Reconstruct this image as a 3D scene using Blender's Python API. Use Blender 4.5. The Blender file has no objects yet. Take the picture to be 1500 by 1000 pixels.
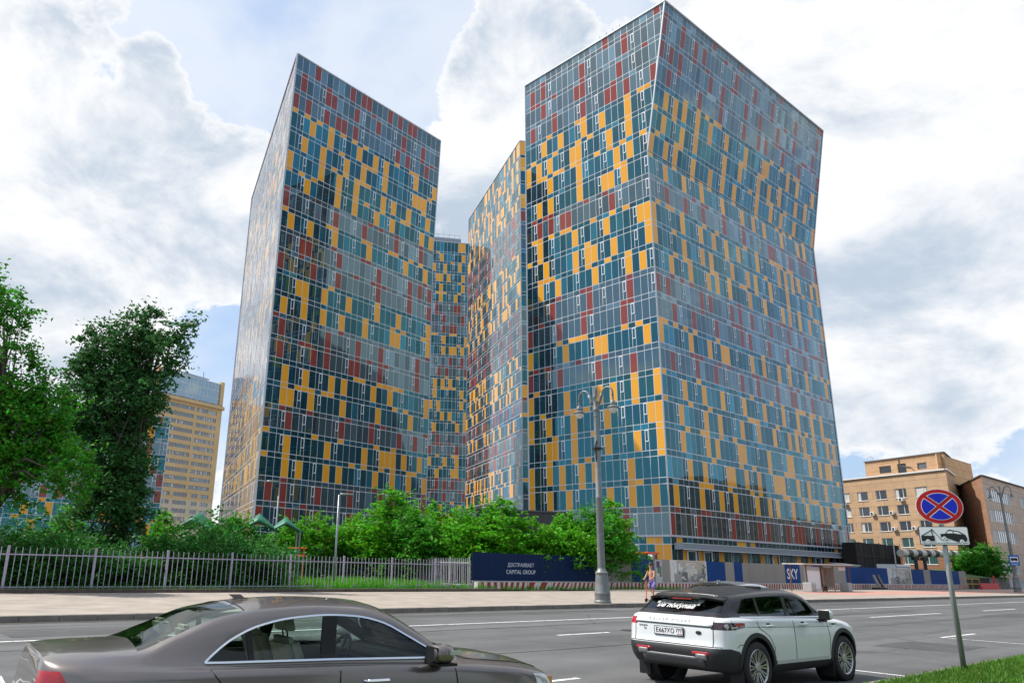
import bpy, bmesh, math, random
import numpy as np
from mathutils import Vector, Matrix
from mathutils.bvhtree import BVHTree
R = math.radians
random.seed(7); rng = np.random.default_rng(7)
scene = bpy.context.scene
COL = scene.collection

# ------------------------------------------------------------------ camera
EYE = 1.75
_up = Vector((95.0, 3808.0, 1100.0)).normalized()          # world up seen in camera axes (right, up, forward)
_f = Vector((0, 0, 1)); _fw = (_f - _up * _f.dot(_up)).normalized()
_rt = Vector(np.cross(_fw, _up)); _rt = _rt if _rt.x > 0 else -_rt
ROT = Matrix((_rt, _fw, _up))                               # camera axes -> world axes
cam_d = bpy.data.cameras.new("camera"); cam = bpy.data.objects.new("camera", cam_d); COL.objects.link(cam)
scene.camera = cam
cr, cu, cf = ROT @ Vector((1, 0, 0)), ROT @ Vector((0, 1, 0)), ROT @ Vector((0, 0, 1))
M4 = Matrix((cr, cu, -cf)).transposed().to_4x4(); M4.translation = (0, 0, EYE)
cam.matrix_world = M4
cam_d.sensor_width = 36; cam_d.lens = 1100 * 36 / 1500
cam_d.shift_x = 110 / 1500; cam_d.shift_y = 8 / 1500
cam_d.clip_start = 0.1; cam_d.clip_end = 5000

# ------------------------------------------------------------------ light and sky
SUN_B, SUN_E = R(-75), R(53)          # compass bearing (from +Y towards +X) and elevation
sd = bpy.data.lights.new("sun", 'SUN'); sd.energy = 4.2; sd.angle = R(0.5); sd.color = (1.0, 0.95, 0.87)
so = bpy.data.objects.new("sun", sd); COL.objects.link(so)
sdir = Vector((math.sin(SUN_B) * math.cos(SUN_E), math.cos(SUN_B) * math.cos(SUN_E), math.sin(SUN_E)))
so.rotation_euler = sdir.to_track_quat('Z', 'Y').to_euler()
scene.view_settings.view_transform = 'Standard'; scene.view_settings.look = 'None'
scene.view_settings.exposure = 0.35; scene.view_settings.gamma = 1.0

def dirpx(px, py):
    return (ROT @ Vector((px - 640, -(py - 508), 1100))).normalized()

world = bpy.data.worlds.new("World"); scene.world = world; world.use_nodes = True
wt = world.node_tree; wn = wt.nodes; wl = wt.links; wn.clear()
def N(tree, typ, **kw):
    n = tree.nodes.new(typ)
    for k, v in kw.items():
        if k.startswith('i_'): n.inputs[k[2:]].default_value = v
        else: setattr(n, k, v)
    return n
def build_sky():
    T = wt
    out = N(T, 'ShaderNodeOutputWorld'); bg = N(T, 'ShaderNodeBackground'); bg.inputs['Strength'].default_value = 0.11
    sky = N(T, 'ShaderNodeTexSky', sky_type='NISHITA', sun_disc=False, sun_elevation=SUN_E, sun_rotation=SUN_B)
    sky.air_density = 1.0; sky.dust_density = 2.0; sky.ozone_density = 1.0
    tc = N(T, 'ShaderNodeTexCoord')
    def noise(scale, detail, rough, off=(0, 0, 0), dist=0.0):
        mp = N(T, 'ShaderNodeMapping'); mp.inputs['Location'].default_value = off
        mp.inputs['Scale'].default_value = (1, 1, 1.5)
        T.links.new(tc.outputs['Generated'], mp.inputs['Vector'])
        nz = N(T, 'ShaderNodeTexNoise'); nz.inputs['Scale'].default_value = scale; nz.inputs['Detail'].default_value = detail
        nz.inputs['Roughness'].default_value = rough; nz.inputs['Distortion'].default_value = dist
        T.links.new(mp.outputs[0], nz.inputs['Vector']); return nz.outputs['Fac']
    def math_(op, a, b=None, c=None, clamp=False):
        m = N(T, 'ShaderNodeMath', operation=op, use_clamp=clamp)
        for i, v in enumerate((a, b, c)):
            if v is None: continue
            if isinstance(v, (int, float)): m.inputs[i].default_value = v
            else: T.links.new(v, m.inputs[i])
        return m.outputs[0]
    nA = noise(3.1, 9, 0.58, (1.3, 0.2, 4.1), 0.25)
    nB = noise(10.0, 8, 0.62, (5.0, 2.0, 0.4), 0.2)
    nC = noise(1.9, 5, 0.55, (0.0, 7.7, 1.0), 0.3)
    dens = math_('ADD', math_('MULTIPLY_ADD', math_('SUBTRACT', nA, 0.5), 1.5, 0.5), math_('MULTIPLY', math_('SUBTRACT', nB, 0.5), 1.0))
    # where the photo's cloud banks (+) and blue gaps (-) stand in the sky dome: direction, angular reach, weight
    blobs = [((60, 150), 13, .40), ((90, 330), 12, .34), ((300, 290), 8, .30), ((400, 330), 7, .25), ((30, 480), 12, .22),
             ((700, 190), 7, .32), ((740, 60), 6, .30), ((860, 40), 7, .26), ((1120, 20), 7, .22), ((650, 300), 6, .30),
             ((1370, 430), 10, .36), ((1460, 350), 7, .30), ((1300, 560), 8, .15), ((1330, 620), 9, .22), ((562, 140), 2.5, .30), ((229, 105), 2.5, .34),
             ((300, 60), 9, -.34), ((520, 60), 10, -.34), ((180, 170), 4, -.12), ((570, 190), 4, -.15), ((1330, 160), 18, .30), ((1480, 200), 12, .22)]
    for (px, py), rad, w in blobs:
        d = dirpx(px, py)
        dp = N(T, 'ShaderNodeVectorMath', operation='DOT_PRODUCT'); dp.inputs[1].default_value = d
        T.links.new(tc.outputs['Generated'], dp.inputs[0])
        mr = N(T, 'ShaderNodeMapRange', interpolation_type='SMOOTHSTEP')
        mr.inputs['From Min'].default_value = math.cos(R(rad * 1.15)); mr.inputs['From Max'].default_value = 1.0
        mr.inputs['To Min'].default_value = 0; mr.inputs['To Max'].default_value = w
        T.links.new(dp.outputs['Value'], mr.inputs['Value'])
        dens = math_('ADD', dens, mr.outputs[0])
    def mrange(v, a, b, c=0.0, d=1.0):
        mr = N(T, 'ShaderNodeMapRange', interpolation_type='SMOOTHSTEP')
        mr.inputs['From Min'].default_value = a; mr.inputs['From Max'].default_value = b
        mr.inputs['To Min'].default_value = c; mr.inputs['To Max'].default_value = d
        T.links.new(v, mr.inputs['Value']); return mr.outputs[0]
    cover = mrange(dens, 0.54, 0.70)
    veil = mrange(math_('ADD', nC, math_('MULTIPLY', math_('SUBTRACT', nB, .5), .25)), 0.34, 0.62, 0.10, 0.62)
    cover = math_('MAXIMUM', cover, veil)
    # grey-blue bellies inside the banks
    belly = mrange(math_('MULTIPLY_ADD', math_('SUBTRACT', noise(3.6, 8, .6, (3.1, 9.2, .5), .3), .5), 1.5, .5), 0.33, 0.66)
    shade = math_('MULTIPLY', belly, mrange(dens, 0.60, 0.90))
    cc = N(T, 'ShaderNodeMix', data_type='RGBA'); T.links.new(shade, cc.inputs['Factor'])
    cc.inputs['A'].default_value = (7.35, 7.4, 7.5, 1); cc.inputs['B'].default_value = (3.9, 4.6, 5.5, 1)
    hz = N(T, 'ShaderNodeMix', data_type='RGBA'); hz.inputs['Factor'].default_value = .55
    hz.inputs['B'].default_value = (3.2, 5.1, 8.0, 1); T.links.new(sky.outputs[0], hz.inputs['A'])
    mx = N(T, 'ShaderNodeMix', data_type='RGBA'); T.links.new(cover, mx.inputs['Factor'])
    T.links.new(hz.outputs['Result'], mx.inputs['A']); T.links.new(cc.outputs['Result'], mx.inputs['B'])
    T.links.new(mx.outputs['Result'], bg.inputs['Color']); T.links.new(bg.outputs[0], out.inputs['Surface'])
build_sky()

# ------------------------------------------------------------------ materials
def mat(name, col, rough=0.6, metal=0.0, var=0.0, vscale=3.0, bump=0.0, bscale=20.0, spec=0.5, coat=0.0, island=0.0, trans=0.0, streak=False):
    m = bpy.data.materials.new(name); m.use_nodes = True; T = m.node_tree; b = T.nodes['Principled BSDF']
    b.inputs['Roughness'].default_value = rough; b.inputs['Metallic'].default_value = metal
    b.inputs['Specular IOR Level'].default_value = spec; b.inputs['Coat Weight'].default_value = coat
    b.inputs['Coat Roughness'].default_value = 0.04
    c = (*col, 1.0); b.inputs['Base Color'].default_value = c
    src = None
    if var or bump:
        tc = N(T, 'ShaderNodeTexCoord')
    if var:
        nz = N(T, 'ShaderNodeTexNoise'); nz.inputs['Scale'].default_value = vscale; nz.inputs['Detail'].default_value = 6; nz.inputs['Roughness'].default_value = .65
        if streak:
            mp = N(T, 'ShaderNodeMapping'); mp.inputs['Scale'].default_value = (1, 1, .12); T.links.new(tc.outputs['Object'], mp.inputs[0]); T.links.new(mp.outputs[0], nz.inputs['Vector'])
        else: T.links.new(tc.outputs['Object'], nz.inputs['Vector'])
        rp = N(T, 'ShaderNodeValToRGB'); rp.color_ramp.elements[0].position = .3; rp.color_ramp.elements[1].position = .7
        rp.color_ramp.elements[0].color = tuple(max(0, x * (1 - var)) for x in col) + (1,)
        rp.color_ramp.elements[1].color = tuple(min(1, x * (1 + var)) for x in col) + (1,)
        T.links.new(nz.outputs['Fac'], rp.inputs[0]); src = rp.outputs[0]; T.links.new(src, b.inputs['Base Color'])
    if island:
        ge = N(T, 'ShaderNodeNewGeometry'); hs = N(T, 'ShaderNodeHueSaturation')
        mr = N(T, 'ShaderNodeMapRange'); mr.inputs['To Min'].default_value = 1 - island; mr.inputs['To Max'].default_value = 1 + island
        T.links.new(ge.outputs['Random Per Island'], mr.inputs['Value']); T.links.new(mr.outputs[0], hs.inputs['Value'])
        mh = N(T, 'ShaderNodeMapRange'); mh.inputs['To Min'].default_value = .5 - island * .05; mh.inputs['To Max'].default_value = .5 + island * .05
        T.links.new(ge.outputs['Random Per Island'], mh.inputs['Value']); T.links.new(mh.outputs[0], hs.inputs['Hue'])
        hs.inputs['Color'].default_value = c
        if src: T.links.new(src, hs.inputs['Color'])
        src = hs.outputs[0]; T.links.new(src, b.inputs['Base Color'])
    if bump:
        nb = N(T, 'ShaderNodeTexNoise'); nb.inputs['Scale'].default_value = bscale; nb.inputs['Detail'].default_value = 5
        T.links.new(tc.outputs['Object'], nb.inputs['Vector'])
        bp = N(T, 'ShaderNodeBump'); bp.inputs['Strength'].default_value = bump; bp.inputs['Distance'].default_value = .02
        T.links.new(nb.outputs['Fac'], bp.inputs['Height']); T.links.new(bp.outputs[0], b.inputs['Normal'])
    if trans:
        tr = N(T, 'ShaderNodeBsdfTranslucent'); mx = N(T, 'ShaderNodeMixShader'); mx.inputs[0].default_value = trans
        if src: T.links.new(src, tr.inputs[0])
        else: tr.inputs[0].default_value = c
        o = T.nodes['Material Output']; T.links.new(b.outputs[0], mx.inputs[1]); T.links.new(tr.outputs[0], mx.inputs[2]); T.links.new(mx.outputs[0], o.inputs['Surface'])
    return m

def tower_glass(name, body, tint, f0):
    """coated curtain-wall glass: dark room behind, tinted mirror coat in front; every pane a little different"""
    m = bpy.data.materials.new(name); m.use_nodes = True; T = m.node_tree; b = T.nodes['Principled BSDF']; o = T.nodes['Material Output']
    ge = N(T, 'ShaderNodeNewGeometry'); mr = N(T, 'ShaderNodeMapRange'); mr.inputs['To Min'].default_value = .6; mr.inputs['To Max'].default_value = 7.0
    pw = N(T, 'ShaderNodeMath', operation='POWER'); pw.inputs[1].default_value = 9.0; T.links.new(ge.outputs['Random Per Island'], pw.inputs[0])   # a few panes have pale blinds drawn behind them
    T.links.new(pw.outputs[0], mr.inputs['Value'])
    hs = N(T, 'ShaderNodeHueSaturation'); hs.inputs['Color'].default_value = (*body, 1); T.links.new(mr.outputs[0], hs.inputs['Value']); T.links.new(hs.outputs[0], b.inputs['Base Color'])
    b.inputs['Roughness'].default_value = .25; b.inputs['Specular IOR Level'].default_value = .2
    gl = N(T, 'ShaderNodeBsdfGlossy'); gl.inputs['Roughness'].default_value = .015; gl.inputs['Color'].default_value = (*tint, 1)
    lw = N(T, 'ShaderNodeFresnel'); lw.inputs['IOR'].default_value = 1.5
    ad = N(T, 'ShaderNodeMath', operation='MULTIPLY_ADD', use_clamp=True); ad.inputs[1].default_value = 1 - f0; ad.inputs[2].default_value = f0
    T.links.new(lw.outputs[0], ad.inputs[0])
    mv = N(T, 'ShaderNodeMapRange'); mv.inputs['To Min'].default_value = .62; mv.inputs['To Max'].default_value = 1.18; T.links.new(ge.outputs['Random Per Island'], mv.inputs['Value'])
    av = N(T, 'ShaderNodeMath', operation='MULTIPLY', use_clamp=True); T.links.new(ad.outputs[0], av.inputs[0]); T.links.new(mv.outputs[0], av.inputs[1])
    # at grazing angles the mirror loses its tint
    mc = N(T, 'ShaderNodeMix', data_type='RGBA'); mc.inputs['A'].default_value = (*tint, 1); mc.inputs['B'].default_value = (.93, .96, .98, 1)
    sc = N(T, 'ShaderNodeMath', operation='MULTIPLY', use_clamp=True); sc.inputs[1].default_value = 2.0; T.links.new(lw.outputs[0], sc.inputs[0]); T.links.new(sc.outputs[0], mc.inputs['Factor'])
    T.links.new(mc.outputs['Result'], gl.inputs['Color'])
    mx = N(T, 'ShaderNodeMixShader'); T.links.new(av.outputs[0], mx.inputs[0]); T.links.new(b.outputs[0], mx.inputs[1]); T.links.new(gl.outputs[0], mx.inputs[2]); T.links.new(mx.outputs[0], o.inputs['Surface'])
    return m

def clear_glass(name, tint, refl=1.0):
    m = bpy.data.materials.new(name); m.use_nodes = True; T = m.node_tree; o = T.nodes['Material Output']; T.nodes.remove(T.nodes['Principled BSDF'])
    tr = N(T, 'ShaderNodeBsdfTransparent'); tr.inputs[0].default_value = (*tint, 1)
    gl = N(T, 'ShaderNodeBsdfGlossy'); gl.inputs['Roughness'].default_value = .01; gl.inputs['Color'].default_value = (.95, 1, .97, 1)
    fr = N(T, 'ShaderNodeFresnel'); fr.inputs['IOR'].default_value = 1.55
    mu = N(T, 'ShaderNodeMath', operation='MULTIPLY', use_clamp=True); mu.inputs[1].default_value = refl; T.links.new(fr.outputs[0], mu.inputs[0])
    mx = N(T, 'ShaderNodeMixShader'); T.links.new(mu.outputs[0], mx.inputs[0]); T.links.new(tr.outputs[0], mx.inputs[1]); T.links.new(gl.outputs[0], mx.inputs[2]); T.links.new(mx.outputs[0], o.inputs['Surface'])
    return m

def brick_mat(name, c1, c2, cm, sx, sy, mortar=.02, rough=.8, var=.12):
    """cladding slabs: Brick texture in object space of a wall mesh whose UV layer holds metres"""
    m = bpy.data.materials.new(name); m.use_nodes = True; T = m.node_tree; b = T.nodes['Principled BSDF']; b.inputs['Roughness'].default_value = rough
    uv = N(T, 'ShaderNodeUVMap'); br = N(T, 'ShaderNodeTexBrick'); br.offset = 0.5
    br.inputs['Color1'].default_value = (*c1, 1); br.inputs['Color2'].default_value = (*c2, 1); br.inputs['Mortar'].default_value = (*cm, 1)
    br.inputs['Scale'].default_value = 1.0; br.inputs['Brick Width'].default_value = sx; br.inputs['Row Height'].default_value = sy; br.inputs['Mortar Size'].default_value = mortar
    T.links.new(uv.outputs[0], br.inputs['Vector'])
    nz = N(T, 'ShaderNodeTexNoise'); nz.inputs['Scale'].default_value = .5; nz.inputs['Detail'].default_value = 6; T.links.new(uv.outputs[0], nz.inputs['Vector'])
    mr = N(T, 'ShaderNodeMapRange'); mr.inputs['To Min'].default_value = 1 - var * 2; mr.inputs['To Max'].default_value = 1 + var * 2; T.links.new(nz.outputs['Fac'], mr.inputs['Value'])
    hs = N(T, 'ShaderNodeHueSaturation'); T.links.new(br.outputs['Color'], hs.inputs['Color']); T.links.new(mr.outputs[0], hs.inputs['Value']); T.links.new(hs.outputs[0], b.inputs['Base Color'])
    return m

MT = dict(
    frame=mat('facade_aluminium', (.62, .65, .68), .4, 0),
    teal=tower_glass('teal_glass', (.0015, .020, .032), (.045, .55, .70), .155),
    grey=tower_glass('grey_glass', (.010, .020, .028), (.36, .63, .73), .215),
    yellow=mat('yellow_glazed_panel', (.80, .36, .02), .06, 0, island=.10, spec=.3, coat=.35),
    red=mat('brick_red_glazed_panel', (.25, .045, .035), .06, 0, island=.12, spec=.3, coat=.35),
    white=mat('white_paint', (.80, .80, .80), .4),
    sash=mat('white_sash', (.78, .80, .82), .4),
    trim=mat('corner_trim_grey', (.50, .53, .56), .35, .2),
    canopy=mat('canopy_grey', (.26, .29, .33), .45, .2, var=.08),
    dark=mat('dark_void', (.012, .013, .015), .5),
    roof=mat('roof_membrane', (.12, .12, .125), .9),
    steel=mat('galvanised_steel', (.32, .34, .36), .42, .6, var=.15, vscale=8),
)
# ------------------------------------------------------------------ mesh helpers
class MB:
    def __init__(s): s.v = []; s.f = []; s.uv = None
    def quad(s, a, b, c, d):
        n = len(s.v); s.v += [tuple(a), tuple(b), tuple(c), tuple(d)]; s.f.append((n, n + 1, n + 2, n + 3))
    def poly(s, pts):
        n = len(s.v); s.v += [tuple(p) for p in pts]; s.f.append(tuple(range(n, n + len(pts))))
    def prism(s, pts, off):
        """closed solid: polygon pts swept by vector off"""
        n = len(s.v); k = len(pts); off = Vector(off)
        s.v += [tuple(p) for p in pts] + [tuple(Vector(p) + off) for p in pts]
        s.f.append(tuple(range(n + k - 1, n - 1, -1))); s.f.append(tuple(range(n + k, n + 2 * k)))
        for i in range(k):
            j = (i + 1) % k; s.f.append((n + i, n + j, n + k + j, n + k + i))
    def box(s, c, sz, rz=0.0, M=None):
        x, y, z = sz[0] / 2, sz[1] / 2, sz[2] / 2
        P = [Vector(p) for p in ((-x, -y, -z), (x, -y, -z), (x, y, -z), (-x, y, -z), (-x, -y, z), (x, -y, z), (x, y, z), (-x, y, z))]
        mt = Matrix.Rotation(rz, 3, 'Z') if M is None else M
        n = len(s.v); s.v += [tuple(mt @ p + Vector(c)) for p in P]
        s.f += [tuple(n + i for i in q) for q in ((0, 3, 2, 1), (4, 5, 6, 7), (0, 1, 5, 4), (1, 2, 6, 5), (2, 3, 7, 6), (3, 0, 4, 7))]
    def bar(s, a, b, w, h=None):
        a, b = Vector(a), Vector(b); d = b - a; L = d.length
        if L < 1e-6: return
        q = d.to_track_quat('X', 'Z').to_matrix(); s.box((a + b) / 2, (L, w, h or w), M=q)
    def tube(s, pts, rad, seg=10, cap=True):
        pts = [Vector(p) for p in pts]; rad = rad if hasattr(rad, '__len__') else [rad] * len(pts)
        n0 = len(s.v); up = None
        for i, p in enumerate(pts):
            t = (pts[min(i + 1, len(pts) - 1)] - pts[max(i - 1, 0)]).normalized()
            if up is None: up = t.orthogonal().normalized()
            up = (up - t * up.dot(t)).normalized(); bt = t.cross(up)
            for k in range(seg):
                a = 2 * math.pi * k / seg; s.v.append(tuple(p + (up * math.cos(a) + bt * math.sin(a)) * rad[i]))
        for i in range(len(pts) - 1):
            for k in range(seg):
                a, b = n0 + i * seg + k, n0 + i * seg + (k + 1) % seg; s.f.append((a, b, b + seg, a + seg))
        if cap:
            s.f.append(tuple(n0 + k for k in range(seg))[::-1]); e = n0 + (len(pts) - 1) * seg; s.f.append(tuple(e + k for k in range(seg)))
    def lathe(s, prof, c=(0, 0, 0), seg=24, M=None, cap=True):
        """profile of (radius, z) turned about the z axis (or M's z axis)"""
        n0 = len(s.v); c = Vector(c); M = M or Matrix.Identity(3)
        for r, z in prof:
            for k in range(seg):
                a = 2 * math.pi * k / seg; s.v.append(tuple(c + M @ Vector((r * math.cos(a), r * math.sin(a), z))))
        for i in range(len(prof) - 1):
            for k in range(seg):
                a, b = n0 + i * seg + k, n0 + i * seg + (k + 1) % seg; s.f.append((a, b, b + seg, a + seg))
        if not cap: return
        if prof[0][0] > 1e-4: s.f.append(tuple(n0 + k for k in range(seg))[::-1])
        if prof[-1][0] > 1e-4: e = n0 + (len(prof) - 1) * seg; s.f.append(tuple(e + k for k in range(seg)))
    def build(s, name, m, parent=None, smooth=False, mats=None, fm=None, loc=None):
        me = bpy.data.meshes.new(name); me.from_pydata(s.v, [], s.f)
        for x in (mats or [m]): me.materials.append(x)
        if fm is not None: me.polygons.foreach_set('material_index', fm)
        if smooth:
            me.polygons.foreach_set('use_smooth', [True] * len(me.polygons))
        me.update()
        o = bpy.data.objects.new(name, me); COL.objects.link(o)
        if parent is not None: o.parent = parent
        if loc is not None: o.location = loc
        return o

def smooth_by_angle(o, ang=40):
    me = o.data
    me.polygons.foreach_set('use_smooth', [True] * len(me.polygons))
    bm = bmesh.new(); bm.from_mesh(me)
    for e in bm.edges:
        if len(e.link_faces) == 2 and e.calc_face_angle(0) > R(ang): e.smooth = False
    bm.to_mesh(me); bm.free()
    return o
def bevel(o, w=.01, seg=2):
    bm = bmesh.new(); bm.from_mesh(o.data); bmesh.ops.remove_doubles(bm, verts=bm.verts, dist=1e-5)
    bmesh.ops.bevel(bm, geom=[e for e in bm.edges if len(e.link_faces) == 2 and e.calc_face_angle(0) > R(25)], offset=w, segments=seg, affect='EDGES', clamp_overlap=True)
    bm.to_mesh(o.data); bm.free(); return o
def empty(name, loc=(0, 0, 0), rz=0.0):
    o = bpy.data.objects.new(name, None); COL.objects.link(o); o.location = loc; o.rotation_euler = (0, 0, rz); o.empty_display_size = .2
    return o
def tag(o, label=None, cat=None, group=None, kind=None):
    if label: o['label'] = label
    if cat: o['category'] = cat
    if group: o['group'] = group
    if kind: o['kind'] = kind
    return o
def copy_tree(o, parent=None):
    c = o.copy(); COL.objects.link(c)
    if parent is not None: c.parent = parent
    for ch in list(o.children): copy_tree(ch, c)
    return c
def text_mesh(name, body, size, m, parent=None, ext=.002, shear=0.0, bold=0.0, align='CENTER', spacing=1.0):
    cu = bpy.data.curves.new(name + '_curve', 'FONT'); cu.body = body; cu.size = size; cu.extrude = ext; cu.align_x = align; cu.align_y = 'CENTER'; cu.shear = shear; cu.offset = bold; cu.space_character = spacing; cu.resolution_u = 3
    t = bpy.data.objects.new(name + '_tmp', cu); COL.objects.link(t)
    dg = bpy.context.evaluated_depsgraph_get(); me = bpy.data.meshes.new_from_object(t.evaluated_get(dg)); me.name = name
    bpy.data.objects.remove(t); bpy.data.curves.remove(cu)
    me.materials.clear(); me.materials.append(m)
    o = bpy.data.objects.new(name, me); COL.objects.link(o)
    if parent is not None: o.parent = parent
    return o
def hdg(deg): return Vector((math.sin(R(deg)), math.cos(R(deg)), 0))
# road frame: u runs along the road (away to the right), n across it towards the far side
ROAD_B = 50.7
U = hdg(ROAD_B); NN = Vector((-U.y, U.x, 0))
ROAD_RZ = R(90 - ROAD_B)                       # local x axis along the road
def W(d, t, z=0.0): return NN * d + U * t + Vector((0, 0, z))
_RI = ROT.transposed()
def proj(p):
    v = _RI @ (Vector(p) - Vector((0, 0, EYE)))
    return (640 + 1100 * v.x / v.z, 508 - 1100 * v.y / v.z, v.z)
# ------------------------------------------------------------------ the ground
def sheet(name, pts, z, m, kind='structure', thick=None):
    mb = MB()
    if thick: mb.prism([(p[0], p[1], z - thick) for p in pts], (0, 0, thick))
    else: mb.poly([(p[0], p[1], z) for p in pts])
    o = mb.build(name, m); o['kind'] = kind; return o
def ground_mats():
    # asphalt: aggregate, tyre-polished lanes, patches and cracks
    m = mat('asphalt', (.108, .108, .108), .82, var=.22, vscale=.35, bump=.35, bscale=60, spec=.35); T = m.node_tree; b = T.nodes['Principled BSDF']
    tc = N(T, 'ShaderNodeTexCoord')
    fine = N(T, 'ShaderNodeTexNoise'); fine.inputs['Scale'].default_value = 25; fine.inputs['Detail'].default_value = 4; T.links.new(tc.outputs['Object'], fine.inputs['Vector'])
    mp = N(T, 'ShaderNodeMapping'); mp.inputs['Rotation'].default_value = (0, 0, -ROAD_RZ); mp.inputs['Scale'].default_value = (1, 1, 1); T.links.new(tc.outputs['Object'], mp.inputs[0])
    mp2 = N(T, 'ShaderNodeMapping'); mp2.inputs['Scale'].default_value = (.02, .9, 1); T.links.new(mp.outputs[0], mp2.inputs[0])
    lane = N(T, 'ShaderNodeTexNoise'); lane.inputs['Scale'].default_value = 1.0; lane.inputs['Detail'].default_value = 3; T.links.new(mp2.outputs[0], lane.inputs['Vector'])
    old = b.inputs['Base Color'].links[0].from_socket
    a = N(T, 'ShaderNodeMapRange'); a.inputs['From Min'].default_value = .3; a.inputs['From Max'].default_value = .7; a.inputs['To Min'].default_value = .78; a.inputs['To Max'].default_value = 1.25; T.links.new(lane.outputs['Fac'], a.inputs['Value'])
    f = N(T, 'ShaderNodeMapRange'); f.inputs['From Min'].default_value = .3; f.inputs['From Max'].default_value = .7; f.inputs['To Min'].default_value = .8; f.inputs['To Max'].default_value = 1.2; T.links.new(fine.outputs['Fac'], f.inputs['Value'])
    mm = N(T, 'ShaderNodeMath', operation='MULTIPLY'); T.links.new(a.outputs[0], mm.inputs[0]); T.links.new(f.outputs[0], mm.inputs[1])
    # cracks
    wob = N(T, 'ShaderNodeTexNoise'); wob.inputs['Scale'].default_value = .6; wob.inputs['Detail'].default_value = 6; T.links.new(tc.outputs['Object'], wob.inputs['Vector'])
    vm = N(T, 'ShaderNodeMix', data_type='VECTOR'); vm.inputs['Factor'].default_value = .35; T.links.new(tc.outputs['Object'], vm.inputs['A']); T.links.new(wob.outputs['Color'], vm.inputs['B'])
    vo = N(T, 'ShaderNodeTexVoronoi', feature='DISTANCE_TO_EDGE'); vo.inputs['Scale'].default_value = .22; T.links.new(vm.outputs['Result'], vo.inputs['Vector'])
    ck = N(T, 'ShaderNodeMapRange'); ck.inputs['From Min'].default_value = .0; ck.inputs['From Max'].default_value = .006; ck.inputs['To Min'].default_value = .55; ck.inputs['To Max'].default_value = 1; T.links.new(vo.outputs['Distance'], ck.inputs['Value'])
    m2 = N(T, 'ShaderNodeMath', operation='MULTIPLY'); T.links.new(mm.outputs[0], m2.inputs[0]); T.links.new(ck.outputs[0], m2.inputs[1])
    hs = N(T, 'ShaderNodeHueSaturation'); T.links.new(old, hs.inputs['Color']); T.links.new(m2.outputs[0], hs.inputs['Value']); T.links.new(hs.outputs[0], b.inputs['Base Color'])
    MT['asphalt'] = m
    MT['paving'] = mat('pavement_slabs', (.33, .28, .235), .85, var=.24, vscale=.8, bump=.2, bscale=30)
    MT['paving_red'] = mat('pavement_red', (.46, .24, .19), .85, var=.15, vscale=.6, bump=.2, bscale=30)
    MT['kerb'] = mat('kerb_stone', (.20, .18, .155), .85, var=.25, vscale=2.5, bump=.3, bscale=30)
    MT['kerb_low'] = mat('kerb_dirty', (.09, .072, .055), .9, var=.3, vscale=2.0, bump=.3, bscale=30)
    MT['paint'] = mat('road_paint', (.74, .74, .72), .7, var=.12, vscale=6)
    pm = MT['paint']; T = pm.node_tree; b = T.nodes['Principled BSDF']; tc = N(T, 'ShaderNodeTexCoord'); nz = N(T, 'ShaderNodeTexNoise'); nz.inputs['Scale'].default_value = 5; nz.inputs['Detail'].default_value = 8; nz.inputs['Roughness'].default_value = .75
    T.links.new(tc.outputs['Object'], nz.inputs['Vector']); rp = N(T, 'ShaderNodeValToRGB'); rp.color_ramp.elements[0].position = .38; rp.color_ramp.elements[1].position = .47; rp.color_ramp.elements[0].color = (.16, .16, .16, 1); rp.color_ramp.elements[1].color = (.72, .72, .70, 1)
    T.links.new(nz.outputs['Fac'], rp.inputs[0]); T.links.new(rp.outputs[0], b.inputs['Base Color'])      # worn road paint
    MT['earth'] = mat('lawn_soil', (.075, .115, .03), .95, var=.35, vscale=.6, bump=.5, bscale=12)
    MT['yard'] = mat('yard_ground', (.16, .15, .14), .95, var=.25, vscale=.3)
ground_mats()
def strip(d0, d1, t0, t1): return [W(d0, t0), W(d0, t1), W(d1, t1), W(d1, t0)]
FAR = 900
sheet('ground', [(-2500, -400), (2500, -400), (2500, 4000), (-2500, 4000)], -0.03, MT['yard'])
sheet('road', strip(5.5, 23.3, -200, FAR), 0.0, MT['asphalt'])
sheet('pavement', strip(23.55, 36.75, -200, FAR), 0.15, MT['paving'], thick=.2)
sheet('pavement_band', strip(27.5, 33.5, 66, 180), 0.155, MT['paving_red'])
sheet('verge', strip(-40, 5.3, -60, 60), 0.11, MT['earth'], thick=.2)
sheet('lawn', strip(37.05, 62, -90, 33), 0.17, MT['earth'], thick=.2)
def kerb_row(name, d, w, z0, z1, t0, t1, m, step=1.0, gap=.012, lean=0.0):
    mb = MB(); t = t0
    while t < t1:
        L = min(step, t1 - t) - gap; j = rng.normal(0, .004)
        mb.box(W(d, t + L / 2, (z0 + z1) / 2 + j), (L, w, z1 - z0), ROAD_RZ); t += step
    o = mb.build(name, m); bevel(o, .012, 1); o['kind'] = 'structure'; return o
kerb_row('kerb', 23.42, .24, -.02, .165, -6, 150, MT['kerb'])
kerb_row('kerb', 36.9, .28, .1, .32, -6, 36, MT['kerb_low'])
kerb_row('kerb', 5.4, .18, -.05, .135, 6, 34, MT['kerb'])
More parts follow.
